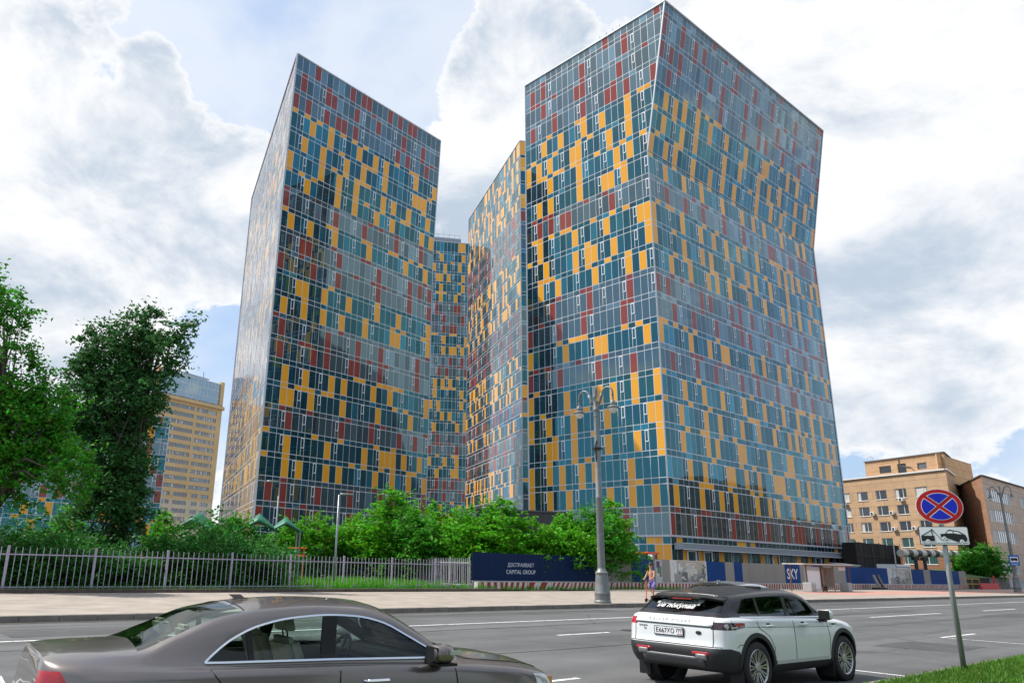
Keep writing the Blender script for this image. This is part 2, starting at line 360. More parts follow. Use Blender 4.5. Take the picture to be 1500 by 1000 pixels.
def markings():
    mb = MB()
    def dash(d, t0, t1, w=.14):
        mb.poly([W(d - w / 2, t0, .005), W(d - w / 2, t1, .005), W(d + w / 2, t1, .005), W(d + w / 2, t0, .005)][::-1])
    dash(18.4, -30, 260, .15)
    for t0, t1 in ((-4, 2), (7.5, 10.0), (16.2, 18.4), (26.6, 31.9), (36.2, 44.6), (51, 57), (63, 69), (75, 81)): dash(14.4, t0, t1)
    for t0, t1 in ((1, 4), (8.6, 10.4), (27, 30), (40, 43), (52, 55)): dash(8.8, t0, t1, .12)
    for t in (15.95, 26.9, 38):
        mb.poly([W(5.6, t, .006), W(8.6, t, .006), W(8.6, t + .1, .006), W(5.6, t + .1, .006)][::-1])
    o = mb.build('road_markings', MT['paint']); o['kind'] = 'structure'
markings()
def patches():
    mb = MB(); rg = random.Random(12)
    for d0, t0, L, w in ((19.2, 4, 9, 1.4), (12.6, 21, 3.2, 1.6), (15.6, 33, 12, .7), (20.4, 46, 8, 1.8), (9.6, 6.2, 2.4, 1.1), (21.6, 14, 14, .6), (11.2, 44, 6, 1.5), (7.0, 22, 2.6, 1.8)):
        pts = []
        for k, (a, b) in enumerate(((0, 0), (.5, 0), (1, 0), (1, 1), (.5, 1), (0, 1))): pts.append(W(d0 + w * b + rg.uniform(-.06, .06), t0 + L * a + rg.uniform(-.1, .1), .004))
        mb.poly(pts[::-1])
    o = mb.build('road_patches', mat('patched_asphalt', (.066, .066, .067), .85, var=.25, vscale=1.5, bump=.3, bscale=50)); o['kind'] = 'structure'
    mb = MB()
    for d0, t0, t1 in ((16.4, -5, 60), (12.1, 10, 48), (20.9, 0, 36)):
        t = t0; y = d0
        while t < t1:
            y2 = y + rg.gauss(0, .05); mb.poly([W(y, t, .0045), W(y2, t + 1.2, .0045), W(y2 + .05, t + 1.2, .0045), W(y + .05, t, .0045)][::-1]); t += 1.2; y = y2
    o = mb.build('tar_seams', mat('tar_seam', (.03, .03, .031), .6, var=.3, vscale=3)); o['kind'] = 'structure'
patches()
sheet('gutter', strip(22.75, 23.3, -30, 160), 0.0035, mat('gutter_grit', (.060, .055, .048), .95, var=.4, vscale=1.2, bump=.4, bscale=40))
mh = MB(); mh.lathe([(.33, .004), (.33, .008), (.30, .008), (.29, .003), (.0, .003)], W(14.5, 19.6, 0), 28)
tag(mh.build('manhole_cover', mat('cast_iron', (.05, .048, .045), .6, .5, var=.3, vscale=30)), 'round dark iron manhole cover in the road beside a white dash', 'manhole cover')

# ------------------------------------------------------------------ the coloured towers
# every pane and panel is a shallow box of its own set proud of an aluminium grid
class Skin:
    def __init__(s): s.items = {'window': [], 'window_grey': [], 'yellow_panel': [], 'red_panel': [], 'opening_sash': []}
    def panel(s, cat, q, nrm, depth, area): s.items[cat].append((q, nrm, depth, area))
PART = {'window': ('window', 'teal'), 'window_grey': ('window', 'grey'), 'yellow_panel': ('yellow_panel', 'yellow'), 'red_panel': ('red_panel', 'red'), 'opening_sash': ('opening_sash', 'sash')}
def emit(mb, q, nrm, depth):
    n = len(mb.v); k = len(q); f = [p + nrm * depth for p in q]
    mb.v += [tuple(p) for p in f] + [tuple(p) for p in q]
    mb.f.append(tuple(range(n, n + k)))
    for i in range(k):
        j = (i + 1) % k; mb.f.append((n + i, n + k + i, n + k + j, n + j))
def emit_sash(mb, q, nrm, depth):
    a, b, c, d = q; w = (b - a).normalized() * min(.09, (b - a).length * .3); h = (d - a).normalized() * .11
    for r in ((a, b, b + h, a + h), (d - h, c - h, c, d), (a + h, a + h + w, d - h + w, d - h), (b + h - w, b + h, c - h, c - h - w)): emit(mb, r, nrm, depth)
GAPS = (1, 2, 3, 3, 4, 4, 5, 6); GAPS_R = (1, 2, 4, 4, 5, 5, 6, 7)
def facade(sk, base, length, rows, col, seed, outn, lean=None, zb=None, smax=None, pcol=.22, jit=.0022):
    """base(s,z)->point on the core face; rows = [(z0, z1, 'tall'|'span', 'y'|'r')] from the top down"""
    rg = random.Random(seed); nc = int(round(length / col)); col = length / nc
    prev = [0] * (nc + 6); vents = set(); vseed = None
    for ri, (z0, z1, typ, hue) in enumerate(rows):
        nn = nc + (5 if smax else 0); cur = [0] * nn
        if typ == 'tall' and ri % 4 in (1, 2):
            k = rg.randint(1, 4); vents = set()
            while k < nc: vents.add(k); k += rg.choice((3, 4, 5, 6, 7))
        nxt = rg.randint(0, 3)
        for i in range(nn):
            if typ == 'tall':
                c = i >= nxt
                if c and i not in vents: nxt = i + rg.choice(GAPS if hue == 'y' else GAPS_R)
                if i in vents: c = False
            else:
                c = rg.random() < (.40 if prev[i] else (.18 if hue == 'y' else .13))
            cur[i] = int(c)
            s0, s1 = i * col + .046, (i + 1) * col - .046
            zz0, zz1 = z0 + .055, z1 - .055
            sb0, sb1, st0, st1 = s0, s1, s0, s1
            if smax:
                mb_, mt_ = smax(zz0) - .06, smax(zz1) - .06
                if s0 >= mb_ - .05 and s0 >= mt_ - .05: continue
                sb0, sb1, st0, st1 = min(s0, mb_), min(s1, mb_), min(s0, mt_), min(s1, mt_)
            q = [base(sb0, zz0), base(sb1, zz0), base(st1, zz1), base(st0, zz1)]
            nrm = (q[1] - q[0]).cross(q[3] - q[0])
            if nrm.length < 1e-6: nrm = (q[2] - q[1]).cross(q[0] - q[1])
            nrm.normalize()
            if c: cat = 'yellow_panel' if hue == 'y' else 'red_panel'
            else: cat = 'window' if hue == 'y' else 'window_grey'
            if not c:
                t1, t2 = rg.gauss(0, jit), rg.gauss(0, jit)
                for kk, (a, b) in enumerate(((-1, -1), (1, -1), (1, 1), (-1, 1))): q[kk] = q[kk] + nrm * (t1 * a + t2 * b)
            sk.panel(cat, q, nrm, .016, (s1 - s0) * (z1 - z0))
            if typ == 'tall' and i in vents and not smax or (typ == 'tall' and i in vents and smax and s1 < smax(z0)):
                a0 = s0 + col * .46; zv0, zv1 = z0 + (z1 - z0) * .42, z1 - .06
                sk.panel('opening_sash', [base(a0, zv0), base(s1, zv0), base(s1, zv1), base(a0, zv1)], nrm, .05, .3)
                vb = base(a0, z0 + .04); vt = base(a0 + .07, zv0)
                sk.panel('opening_sash', [base(a0, z0 + .04), base(a0 + .06, z0 + .04), base(a0 + .06, zv0), base(a0, zv0)], nrm, .04, .1)
        prev = cur if typ == 'tall' else prev
def build_skin(sk, root, nmax=100, zmin=6.0):
    for cat, items in sk.items.items():
        if not items: continue
        pn, mk = PART[cat]; sc = []
        for k, (q, nrm, dp, area) in enumerate(items):
            c = (q[0] + q[2]) / 2; x, y, z = proj(c); v = (Vector((0, 0, EYE)) - c); D = v.length
            vis = 0 < x < 1500 and 0 < y < 1000 and z > 0 and c.z > zmin
            sc.append((-(area * max(0, nrm.dot(v.normalized())) / D ** 2) if vis else 0, k))
        sc.sort(); lim = nmax // 2 if cat.startswith('window') and sk.items['window'] and sk.items['window_grey'] else nmax
        big = set(k for s_, k in sc[:lim] if s_ < 0); rest = MB()
        for k, (q, nrm, dp, area) in enumerate(items):
            mb = MB() if k in big else rest
            (emit_sash if cat == 'opening_sash' and area > .2 else emit)(mb, q, nrm, dp)
            if k in big: mb.build(pn, MT[mk], root)
        if rest.v:
            o = rest.build(pn, MT[mk], root); o['kind'] = 'stuff'
def rows_for(Z, hues, zbot, ztop, hue_top, span=.80):
    """Z = descending floor lines; between them a spandrel row then a tall row"""
    r = [(Z[0], ztop, 'span', hue_top)]
    for i, z in enumerate(Z):
        zn = Z[i + 1] if i + 1 < len(Z) else zbot
        r.append((z - span, z, 'span', hues[i])); r.append((zn, z - span, 'tall', hues[i]))
    return r
def trims(mb, pts, w=.22):
    for a, b in zip(pts[:-1], pts[1:]): mb.bar(a, b, w)

def tower_right():
    root = empty('office_tower', (29.72, 96.17, 0)); tag(root, 'tall right tower with yellow and red panels, leaning top and grey canopy, nearest the road', 'office tower')
    org = Vector((29.72, 96.17, 0)); loc = -org
    C = Vector((29.72, 96.17, 0)); L = Vector((14.37, 114.25, 0)); E = Vector((69.83, 129.28, 0)); Bk = L + (E - C)
    rdir = (E - C).normalized(); rn = Vector((rdir.y, -rdir.x, 0)); ldir = (C - L).normalized(); ln = Vector((ldir.y, -ldir.x, 0))
    ZB, ZT = 59.9, 82.9; TOPC, TOPE = 4.4, 4.4
    lean = lambda z, m: max(0.0, (z - ZB) / (ZT - ZB)) * m
    core = MB()
    for z0, z1 in ((0, ZB), (ZB, ZT)):
        f = lambda p, z, m: p + ldir * lean(z, m) + Vector((0, 0, z))
        a = [f(L, z0, 0), f(C, z0, TOPC), f(E, z0, TOPE), f(Bk, z0, 0)]; b = [f(L, z1, 0), f(C, z1, TOPC), f(E, z1, TOPE), f(Bk, z1, 0)]
        for i in range(4): core.quad(a[i], a[(i + 1) % 4], b[(i + 1) % 4], b[i])
    core.poly([p - Vector((0, 0, .4)) for p in b])
    core.build('wall_frame', MT['frame'], root, loc=loc)
    Z = [ZB + 3.6 * (6 - i) for i in range(22)]           # Z[21] = 5.9
    hue = list('rrryyyyryyyrryryyyyyr')
    rows = rows_for(Z[:21], hue, 5.9, ZT - .1, 'r') + [(4.85, 5.8, 'span', 'y'), (1.0, 4.85, 'tall', 'y')]
    Lr = (E - C).length; Ll = (C - L).length
    skR = Skin()
    def baseR(s, z): m = TOPC + (TOPE - TOPC) * s / Lr; return C + rdir * s + ldir * lean(z, m) + Vector((0, 0, z))
    facade(skR, baseR, Lr, rows, 1.2, 11, rn, pcol=.20)
    skL = Skin()
    facade(skL, lambda s, z: L + ldir * s + Vector((0, 0, z)), Ll, rows, 1.2, 23, ln, smax=lambda z: Ll + lean(z, TOPC), pcol=.27)
    for k in skR.items: skR.items[k] += skL.items[k]
    build_skin(skR, root)
    for ch in root.children:
        if ch.name.split('.')[0] != 'wall_frame': ch.location = loc
    tr = MB(); up = lambda p, z, m: p + ldir * lean(z, m) + Vector((0, 0, z))
    for P, m in ((C, TOPC), (E, TOPE), (L, 0)):
        o = (rn + ln).normalized() * .05 if P is C else rn * .05
        trims(tr, [up(P, 5.8, m) + o, up(P, ZB, m) + o, up(P, ZT, m) + o], .17)
    
    for z, w in ((ZT, .2), (5.85, .24)):
        trims(tr, [up(L, z, 0) + ln * .08, up(C, z, TOPC) + (rn + ln) * .08, up(E, z, TOPE) + rn * .08], w)
    trims(tr, [up(C, ZB, 0) + rn * .06, up(E, ZB, 0) + rn * .06], .09)
    tr.build('corner_trim', MT['trim'], root, loc=loc)
    # canopy along the road side
    cn = MB(); a = C + rn * 1.4 + rdir * .4; b = E + rn * 1.4 + rdir * 1.6
    cn.prism([C + rn * .12 + rdir * .4 + Vector((0, 0, 4.2)), a + Vector((0, 0, 4.25)), a + Vector((0, 0, 4.95)), C + rn * .12 + rdir * .4 + Vector((0, 0, 5.05))], (b - a))
    cn.build('canopy', MT['canopy'], root, loc=loc)
    st = MB()
    st.bar(a + rn * .02 + Vector((0, 0, 4.98)), b + rn * .02 + Vector((0, 0, 4.98)), .06); st.bar(a + rn * .02 + Vector((0, 0, 4.24)), b + rn * .02 + Vector((0, 0, 4.24)), .06)
    st.build('canopy_edge', MT['sash'], root, loc=loc)
    for s in (3.2, 7.0, 25.0, 38.5):                       # framed entrance doors under the canopy
        d = MB(); p = C + rdir * s + rn * .14
        for q0, q1 in (((0, 1.0), (0, 4.1)), ((1.9, 1.0), (1.9, 4.1)), ((0, 4.1), (1.9, 4.1)), ((0, 2.6), (1.9, 2.6)), ((0, 1.0), (1.9, 1.0))):
            d.bar(p + rdir * q0[0] + Vector((0, 0, q0[1])), p + rdir * q1[0] + Vector((0, 0, q1[1])), .14)
        d.build('entrance_frame', MT['sash'], root, loc=loc)
    rl = MB(); c0 = L + ldir * 15.2 + Vector((0, 0, ZT)) - ln * 1.5
    for i in range(4): rl.bar(c0 + ldir * i * 1.3, c0 + ldir * i * 1.3 + Vector((0, 0, 2.2)), .07)
    for h in (1.1, 2.2): rl.bar(c0 + Vector((0, 0, h)), c0 + ldir * 3.9 + Vector((0, 0, h)), .06)
    rl.build('roof_railing', MT['steel'], root, loc=loc)
tower_right()

def simple_tower(name, label, P, faces, ZT, Z, hues, htop, zbot, seed, col=1.25, leanf=None, ZB=None, back=None, pcol=.23):
    """P = footprint corners (anticlockwise from above); faces = list of (i0, i1) glazed sides"""
    root = empty(name, (P[0].x, P[0].y, 0)); tag(root, label, 'office tower'); loc = -Vector((P[0].x, P[0].y, 0))
    lean = leanf or (lambda i, z: Vector((0, 0, 0)))
    core = MB(); zs = [0, ZT] if ZB is None else [0, ZB, ZT]; n = len(P)
    for z0, z1 in zip(zs[:-1], zs[1:]):
        for i in range(n):
            j = (i + 1) % n
            core.quad(P[i] + lean(i, z0) + Vector((0, 0, z0)), P[j] + lean(j, z0) + Vector((0, 0, z0)), P[j] + lean(j, z1) + Vector((0, 0, z1)), P[i] + lean(i, z1) + Vector((0, 0, z1)))
    core.poly([P[i] + lean(i, ZT) + Vector((0, 0, ZT - .4)) for i in range(n)])
    core.build('wall_frame', MT['frame'], root, loc=loc)
    rows = rows_for(Z, hues, zbot, ZT - .1, htop); sk = Skin(); tr = MB()
    for fi, (i, j) in enumerate(faces):
        d = (P[j] - P[i]); Lf = d.length; d.normalize(); nn = Vector((d.y, -d.x, 0))
        def base(s, z, i=i, j=j, Lf=Lf):
            k = s / Lf; return (P[i] + lean(i, z)) * (1 - k) + (P[j] + lean(j, z)) * k + Vector((0, 0, z))
        facade(sk, base, Lf, rows, col, seed + 17 * fi, nn, pcol=pcol)
        o = nn * .06
        trims(tr, [base(0, ZT) + o, base(Lf, ZT) + o], .18)
        for s in (0, Lf):
            trims(tr, [base(s, z) + o for z in zs], .15)
        if ZB and fi == 0: trims(tr, [base(0, ZB) + o, base(Lf, ZB) + o], .09)
    build_skin(sk, root)
    for ch in root.children:
        if ch.name.split('.')[0] != 'wall_frame': ch.location = loc
    tr.build('corner_trim', MT['trim'], root, loc=loc)
    return root, loc
def V2(x, y): return Vector((x, y, 0))
# left tower
P = [V2(-25.58, 110.2), V2(-25.58, 110.2) + hdg(43.1) * 35.6]; P += [P[1] + hdg(-25) * 50, V2(-45.3, 163.7)]
rn2 = Vector((hdg(43.1).y, -hdg(43.1).x, 0))
Z2 = [82.03] + [10.03 + 3.6 * (19 - k) for k in range(20)] + [6.43]
h2 = list('rryyyyryrryyrryyryyrr') + ['y']
def lean2(i, z):
    k = max(0, (z - 60.43) / (84.9 - 60.43)); return (rn2 * .8 + hdg(43.1) * (.55 if i == 1 else -.1)) * k if i in (0, 1) else Vector((0, 0, 0))
r2, l2 = simple_tower('office_tower', 'left tower of the group with yellow and red panels and a pale sunlit narrow side', P, [(0, 1), (3, 0)], 84.9, Z2, h2, 'r', 1.0, 41, 1.3, lean2, 60.43)
an = MB(); pA = P[0] + hdg(43.1) * 17 + hdg(-25) * 2 + Vector((0, 0, 84.5))
for k in (0, .7): an.tube([pA + U * k, pA + U * k + Vector((0, 0, 3.2 - k))], .05, 6)
an.bar(pA + Vector((0, 0, 2.2)), pA + U * .7 + Vector((0, 0, 2.2)), .05)
an.build('roof_antenna', MT['steel'], r2, loc=l2)
# middle tower behind, bright reflecting side
q0, q1 = V2(19.35, 165), V2(8.85, 210)
P3 = [q1, q0, q0 + hdg(77) * 8, q1 + hdg(77) * 8]
Z3 = [99.4 - 3.6 * k for k in range(27)]; h3 = list('yyyyrrryyyyrrryyyryrryyrryyrr')[:27]
simple_tower('office_tower', 'narrow middle tower whose long bright side mirrors the clouds, behind the right tower', P3, [(0, 1), (1, 2)], 103.2, Z3, h3, 'y', 2.0, 61, 1.25, pcol=.25)
# far dark tower in the gap
P4 = [V2(-12, 232.5), V2(15, 236.5)]; P4 += [P4[1] + hdg(-8) * 25, P4[0] + hdg(-8) * 25]
Z4 = [103.0 - 3.6 * k for k in range(28)]; h4 = list('yyyyyrrryyrryyyyyrryyrryyrryyrry')[:28]
r4, l4 = simple_tower('office_tower', 'farthest dark tower of the group, filling the gap between left and middle towers', P4, [(0, 1)], 106.6, Z4, h4, 'y', 2.0, 83, 1.25)
sc = MB(); pB = P4[0] + hdg(81.5) * 10 + hdg(-8) * 2 + Vector((0, 0, 106.2))
sc.box(pB + hdg(81.5) * 4.5 + Vector((0, 0, .9)), (10, 4, 1.8), R(8.5))
sc.build('roof_plant_room', MT['canopy'], r4, loc=l4)
sc = MB()
for i in range(6): sc.bar(pB + hdg(81.5) * (i * 1.9), pB + hdg(81.5) * (i * 1.9) + Vector((0, 0, 4.2 + (i == 2) * 1.6)), .09)
for h in (2.8, 4.0): sc.bar(pB + Vector((0, 0, h)), pB + hdg(81.5) * 9.5 + Vector((0, 0, h)), .08)
sc.build('roof_railing', MT['steel'], r4, loc=l4)
# low block at the left behind the trees
P5 = [V2(-57.8, 162.5) - hdg(68.3) * 46.4, V2(-57.8, 162.5)]; P5 += [P5[1] + hdg(-21.7) * 15, P5[0] + hdg(-21.7) * 15]
simple_tower('office_block', 'low block with yellow, red and blue glazed panels behind the trees at far left', P5, [(0, 1)], 31.2, [29.7 - 3.4 * k for k in range(9)], list('yryrryyry'), 'r', 0.6, 97, 1.45, pcol=.4)

# ------------------------------------------------------------------ other buildings
def wall_uv(mb, name, m, root):
    o = mb.build(name, m, root); me = o.data; uv = me.uv_layers.new(name='UVMap')
    for p in me.polygons:
        n = p.normal; ax = Vector((-n.y, n.x, 0)); ax = ax.normalized() if ax.length > .1 else Vector((1, 0, 0))
        for li in p.loop_indices:
            co = me.vertices[me.loops[li].vertex_index].co
            uv.data[li].uv = (co.dot(ax), co.z if abs(n.z) < .7 else co.y)
    return o
def wall_with_holes(mb, a, d, nn, length, z0, z1, holes, depth=.35):
    """planar wall from a along d, cut by rectangular holes (s0,s1,z0,z1), each hole lined with reveals"""
    ss = sorted({0, length} | {h[0] for h in holes} | {h[1] for h in holes}); zz = sorted({z0, z1} | {h[2] for h in holes} | {h[3] for h in holes})
    P = lambda s, z, o=0: a + d * s - nn * o + Vector((0, 0, z))
    cell = {}
    for h in holes:
        for i in range(len(ss) - 1):
            for k in range(len(zz) - 1):
                if h[0] - 1e-6 <= ss[i] and ss[i + 1] <= h[1] + 1e-6 and h[2] - 1e-6 <= zz[k] and zz[k + 1] <= h[3] + 1e-6: cell[(i, k)] = 1
    for k in range(len(zz) - 1):                            # merge solid cells along rows
        i = 0
        while i < len(ss) - 1:
            if (i, k) in cell: i += 1; continue
            j = i
            while j < len(ss) - 1 and (j, k) not in cell: j += 1
            mb.quad(P(ss[i], zz[k]), P(ss[j], zz[k]), P(ss[j], zz[k + 1]), P(ss[i], zz[k + 1])); i = j
    for s0, s1, y0, y1 in holes:
        c = [(s0, y0), (s1, y0), (s1, y1), (s0, y1)]
        for i in range(4):
            p, q = c[i], c[(i + 1) % 4]; mb.quad(P(*p), P(*p, depth), P(*q, depth), P(*q))
MT['pane'] = tower_glass('window_pane', (.03, .035, .04), (.75, .82, .85), .10)
MT['pane_green'] = tower_glass('green_window_pane', (.015, .09, .07), (.6, .85, .8), .10)
MT['pane_sky'] = tower_glass('sky_pane', (.10, .22, .28), (.72, .88, .95), .30)
MT['curtain'] = mat('net_curtain', (.55, .55, .52), .9)
MT['bframe'] = mat('window_frame_white', (.72, .72, .70), .5)
MT['bwin'] = mat('recess_dark', (.05, .052, .055), .6)
def window_part(root, a, d, nn, s0, s1, z0, z1, depth, pane, mull, frame=MT['bframe'], fw=.10, curtain=0):
    P = lambda s, z, o: a + d * s - nn * o + Vector((0, 0, z))
    fr = MB()
    for p, q in (((s0, z0), (s1, z0)), ((s0, z1), (s1, z1)), ((s0, z0), (s0, z1)), ((s1, z0), (s1, z1))):
        fr.bar(P(*p, depth - .06), P(*q, depth - .06), fw, fw)
    for m in mull: fr.bar(P(s0 + (s1 - s0) * m, z0, depth - .06), P(s0 + (s1 - s0) * m, z1, depth - .06), fw * .8)
    f = fr.build('window', frame, root)
    pn = MB(); pn.prism([P(s0, z0, depth), P(s1, z0, depth), P(s1, z1, depth), P(s0, z1, depth)], -nn * .02)
    pn.build('pane', pane, f)
    if curtain:
        cm = MB(); w = (s1 - s0) * curtain
        cm.prism([P(s0 + .1, z0 + .1, depth - .015), P(s0 + w, z0 + .1, depth - .015), P(s0 + w, z1 - .1, depth - .015), P(s0 + .1, z1 - .1, depth - .015)], nn * .01)
        cm.build('curtain', MT['curtain'], f)
    return f
def prism_block(mb, P, z0, z1, skip=()):
    n = len(P)
    for i in range(n):
        if i in skip: continue
        j = (i + 1) % n; mb.quad(P[i] + Vector((0, 0, z0)), P[j] + Vector((0, 0, z0)), P[j] + Vector((0, 0, z1)), P[i] + Vector((0, 0, z1)))
    mb.poly([p + Vector((0, 0, z1)) for p in P])

MT['sashgrey'] = mat('sash_grey', (.30, .30, .30), .5)
def beige_tower():
    rg = random.Random(5); root = empty('apartment_block', (0, 0, 0)); tag(root, 'tall ochre and beige slab block with window bands and a blue glass top', 'apartment block')
    d = hdg(34); B = V2(-89.2, 310); A = B - d * 33; n = Vector((d.y, -d.x, 0)); sd = hdg(-56); D = B + sd * 15; Cc = A + sd * 15
    wm = mat('ochre_render', (.60, .42, .21), .85, var=.08, vscale=.2); wl_ = mat('beige_render', (.60, .50, .36), .85, var=.08, vscale=.2)
    holes = []; wins = []; z = 14.3; fl = 0
    while z < 61:
        low = z < 24
        segs = ((1.0, 6.0), (8.3, 12.0), (13.5, 20.0), (22, 25.2), (26.6, 30.6)) if low else ((1.2, 19.0), (20.2, 30.4))
        for s0, s1 in segs: holes.append((s0, s1, z + .95, z + 2.5)); wins.append((s0, s1, z + .95, z + 2.5))
        z += 3.1; fl += 1
    zl = 23.4
    up = MB(); lo = MB()
    wall_with_holes(up, A, d, n, 33, zl, 62.2, [h for h in holes if h[2] > zl], .5); wall_with_holes(lo, A, d, n, 33, 0, zl, [h for h in holes if h[2] < zl], .5)
    sh = []; z = 14.3
    while z < 61:
        for s0 in (.9, 4.4, 8.0, 11.4): sh.append((s0, s0 + 2.4, z + .9, z + 2.5))
        z += 3.1
    wall_with_holes(up, B, sd, d, 15, zl, 62.2, [h for h in sh if h[2] > zl], .5); wall_with_holes(lo, B, sd, d, 15, 0, zl, [h for h in sh if h[2] < zl], .5)
    prism_block(up, [D, Cc, A], 0, 62.2, skip=(2,)); up.poly([p + Vector((0, 0, 62.2)) for p in (A, B, D, Cc)])
    # ochre frame of the glazed top
    for P0, dd, nn, LL in ((A, d, n, 33), (B, sd, d, 15)):
        up.bar(P0 + Vector((0, 0, 62.0)) + nn * .4, P0 + dd * LL + Vector((0, 0, 62.0)) + nn * .4, 1.6, 1.2)
    for P0 in (B, A): up.box(P0 + Vector((0, 0, 67.5)) - d * (.9 if P0 is B else -.9) + sd * .9, (1.8, 1.8, 11.2), R(90 - 34))
    wall_uv(up, 'upper_wall', wm, root); wall_uv(lo, 'lower_wall', wl_, root)
    tp = MB(); i0 = A + d * .9 + sd * .5; L0 = 31.2
    tp2 = [i0, i0 + d * L0, i0 + d * L0 + sd * 13.5, i0 + sd * 13.5]; prism_block(tp, tp2, 62.2, 72.2); tp.build('glass_storey', MT['pane_sky'], root)
    mu = MB()
    for k in range(18): s = k * L0 / 17; mu.bar(i0 + d * s + n * .05 + Vector((0, 0, 62.4)), i0 + d * s + n * .05 + Vector((0, 0, 72.2)), .12)
    for zz in (65.6, 69, 72.2): mu.bar(i0 + n * .06 + Vector((0, 0, zz)), i0 + d * L0 + n * .06 + Vector((0, 0, zz)), .14)
    mu.build('glazing_bars', MT['bframe'], root)
    cr = MB(); c = i0 + d * 20 + sd * 5
    cr.box(c + Vector((0, 0, 73)), (12, 3, 1.6), R(56)); cr.bar(c + d * -9 + Vector((0, 0, 74.6)), c + d * 8 + Vector((0, 0, 74.2)), .5); cr.bar(c + d * 5 + Vector((0, 0, 72)), c + d * 5 + Vector((0, 0, 77)), .25)
    cr.build('roof_cradle', MT['steel'], root)
    cnt = 0
    for s0, s1, z0, z1 in wins:
        w = (s1 - s0); m = int(w / 1.45)
        f = window_part(root, A, d, n, s0, s1, z0, z1, .3, MT['pane'], [(i + 1) / (m + 1) for i in range(m)], fw=.09, curtain=0, frame=MT['sashgrey'])
        cm = MB()
        for i in range(m + 1):
            if rg.random() < .3:
                c0 = s0 + w * i / (m + 1) + .12; c1 = c0 + w / (m + 1) * rg.choice((.5, .8)); zz = z0 + (0 if rg.random() < .7 else .6)
                cm = MB(); cm.prism([A + d * s - n * .28 + Vector((0, 0, z)) for s, z in ((c0, zz + .1), (c1, zz + .1), (c1, z1 - .1), (c0, z1 - .1))], n * .01); cm.build('curtain', MT['curtain'], f)
        if w > 5:
            pp = MB()
            for i in range(m + 1):
                if rg.random() < .45:
                    pp = MB(); c0 = s0 + w * i / (m + 1); pp.prism([A + d * s - n * .26 + Vector((0, 0, z)) for s, z in ((c0, z0), (c0 + .75, z0), (c0 + .75, z1), (c0, z1))], n * .05); pp.build('pier', MT['pier'], f)
    for s0, s1, z0, z1 in sh: window_part(root, B, sd, d, s0, s1, z0, z1, .3, MT['pane'], (.5,), fw=.12)
MT['pier'] = mat('grey_pier', (.30, .27, .25), .8)
beige_tower()

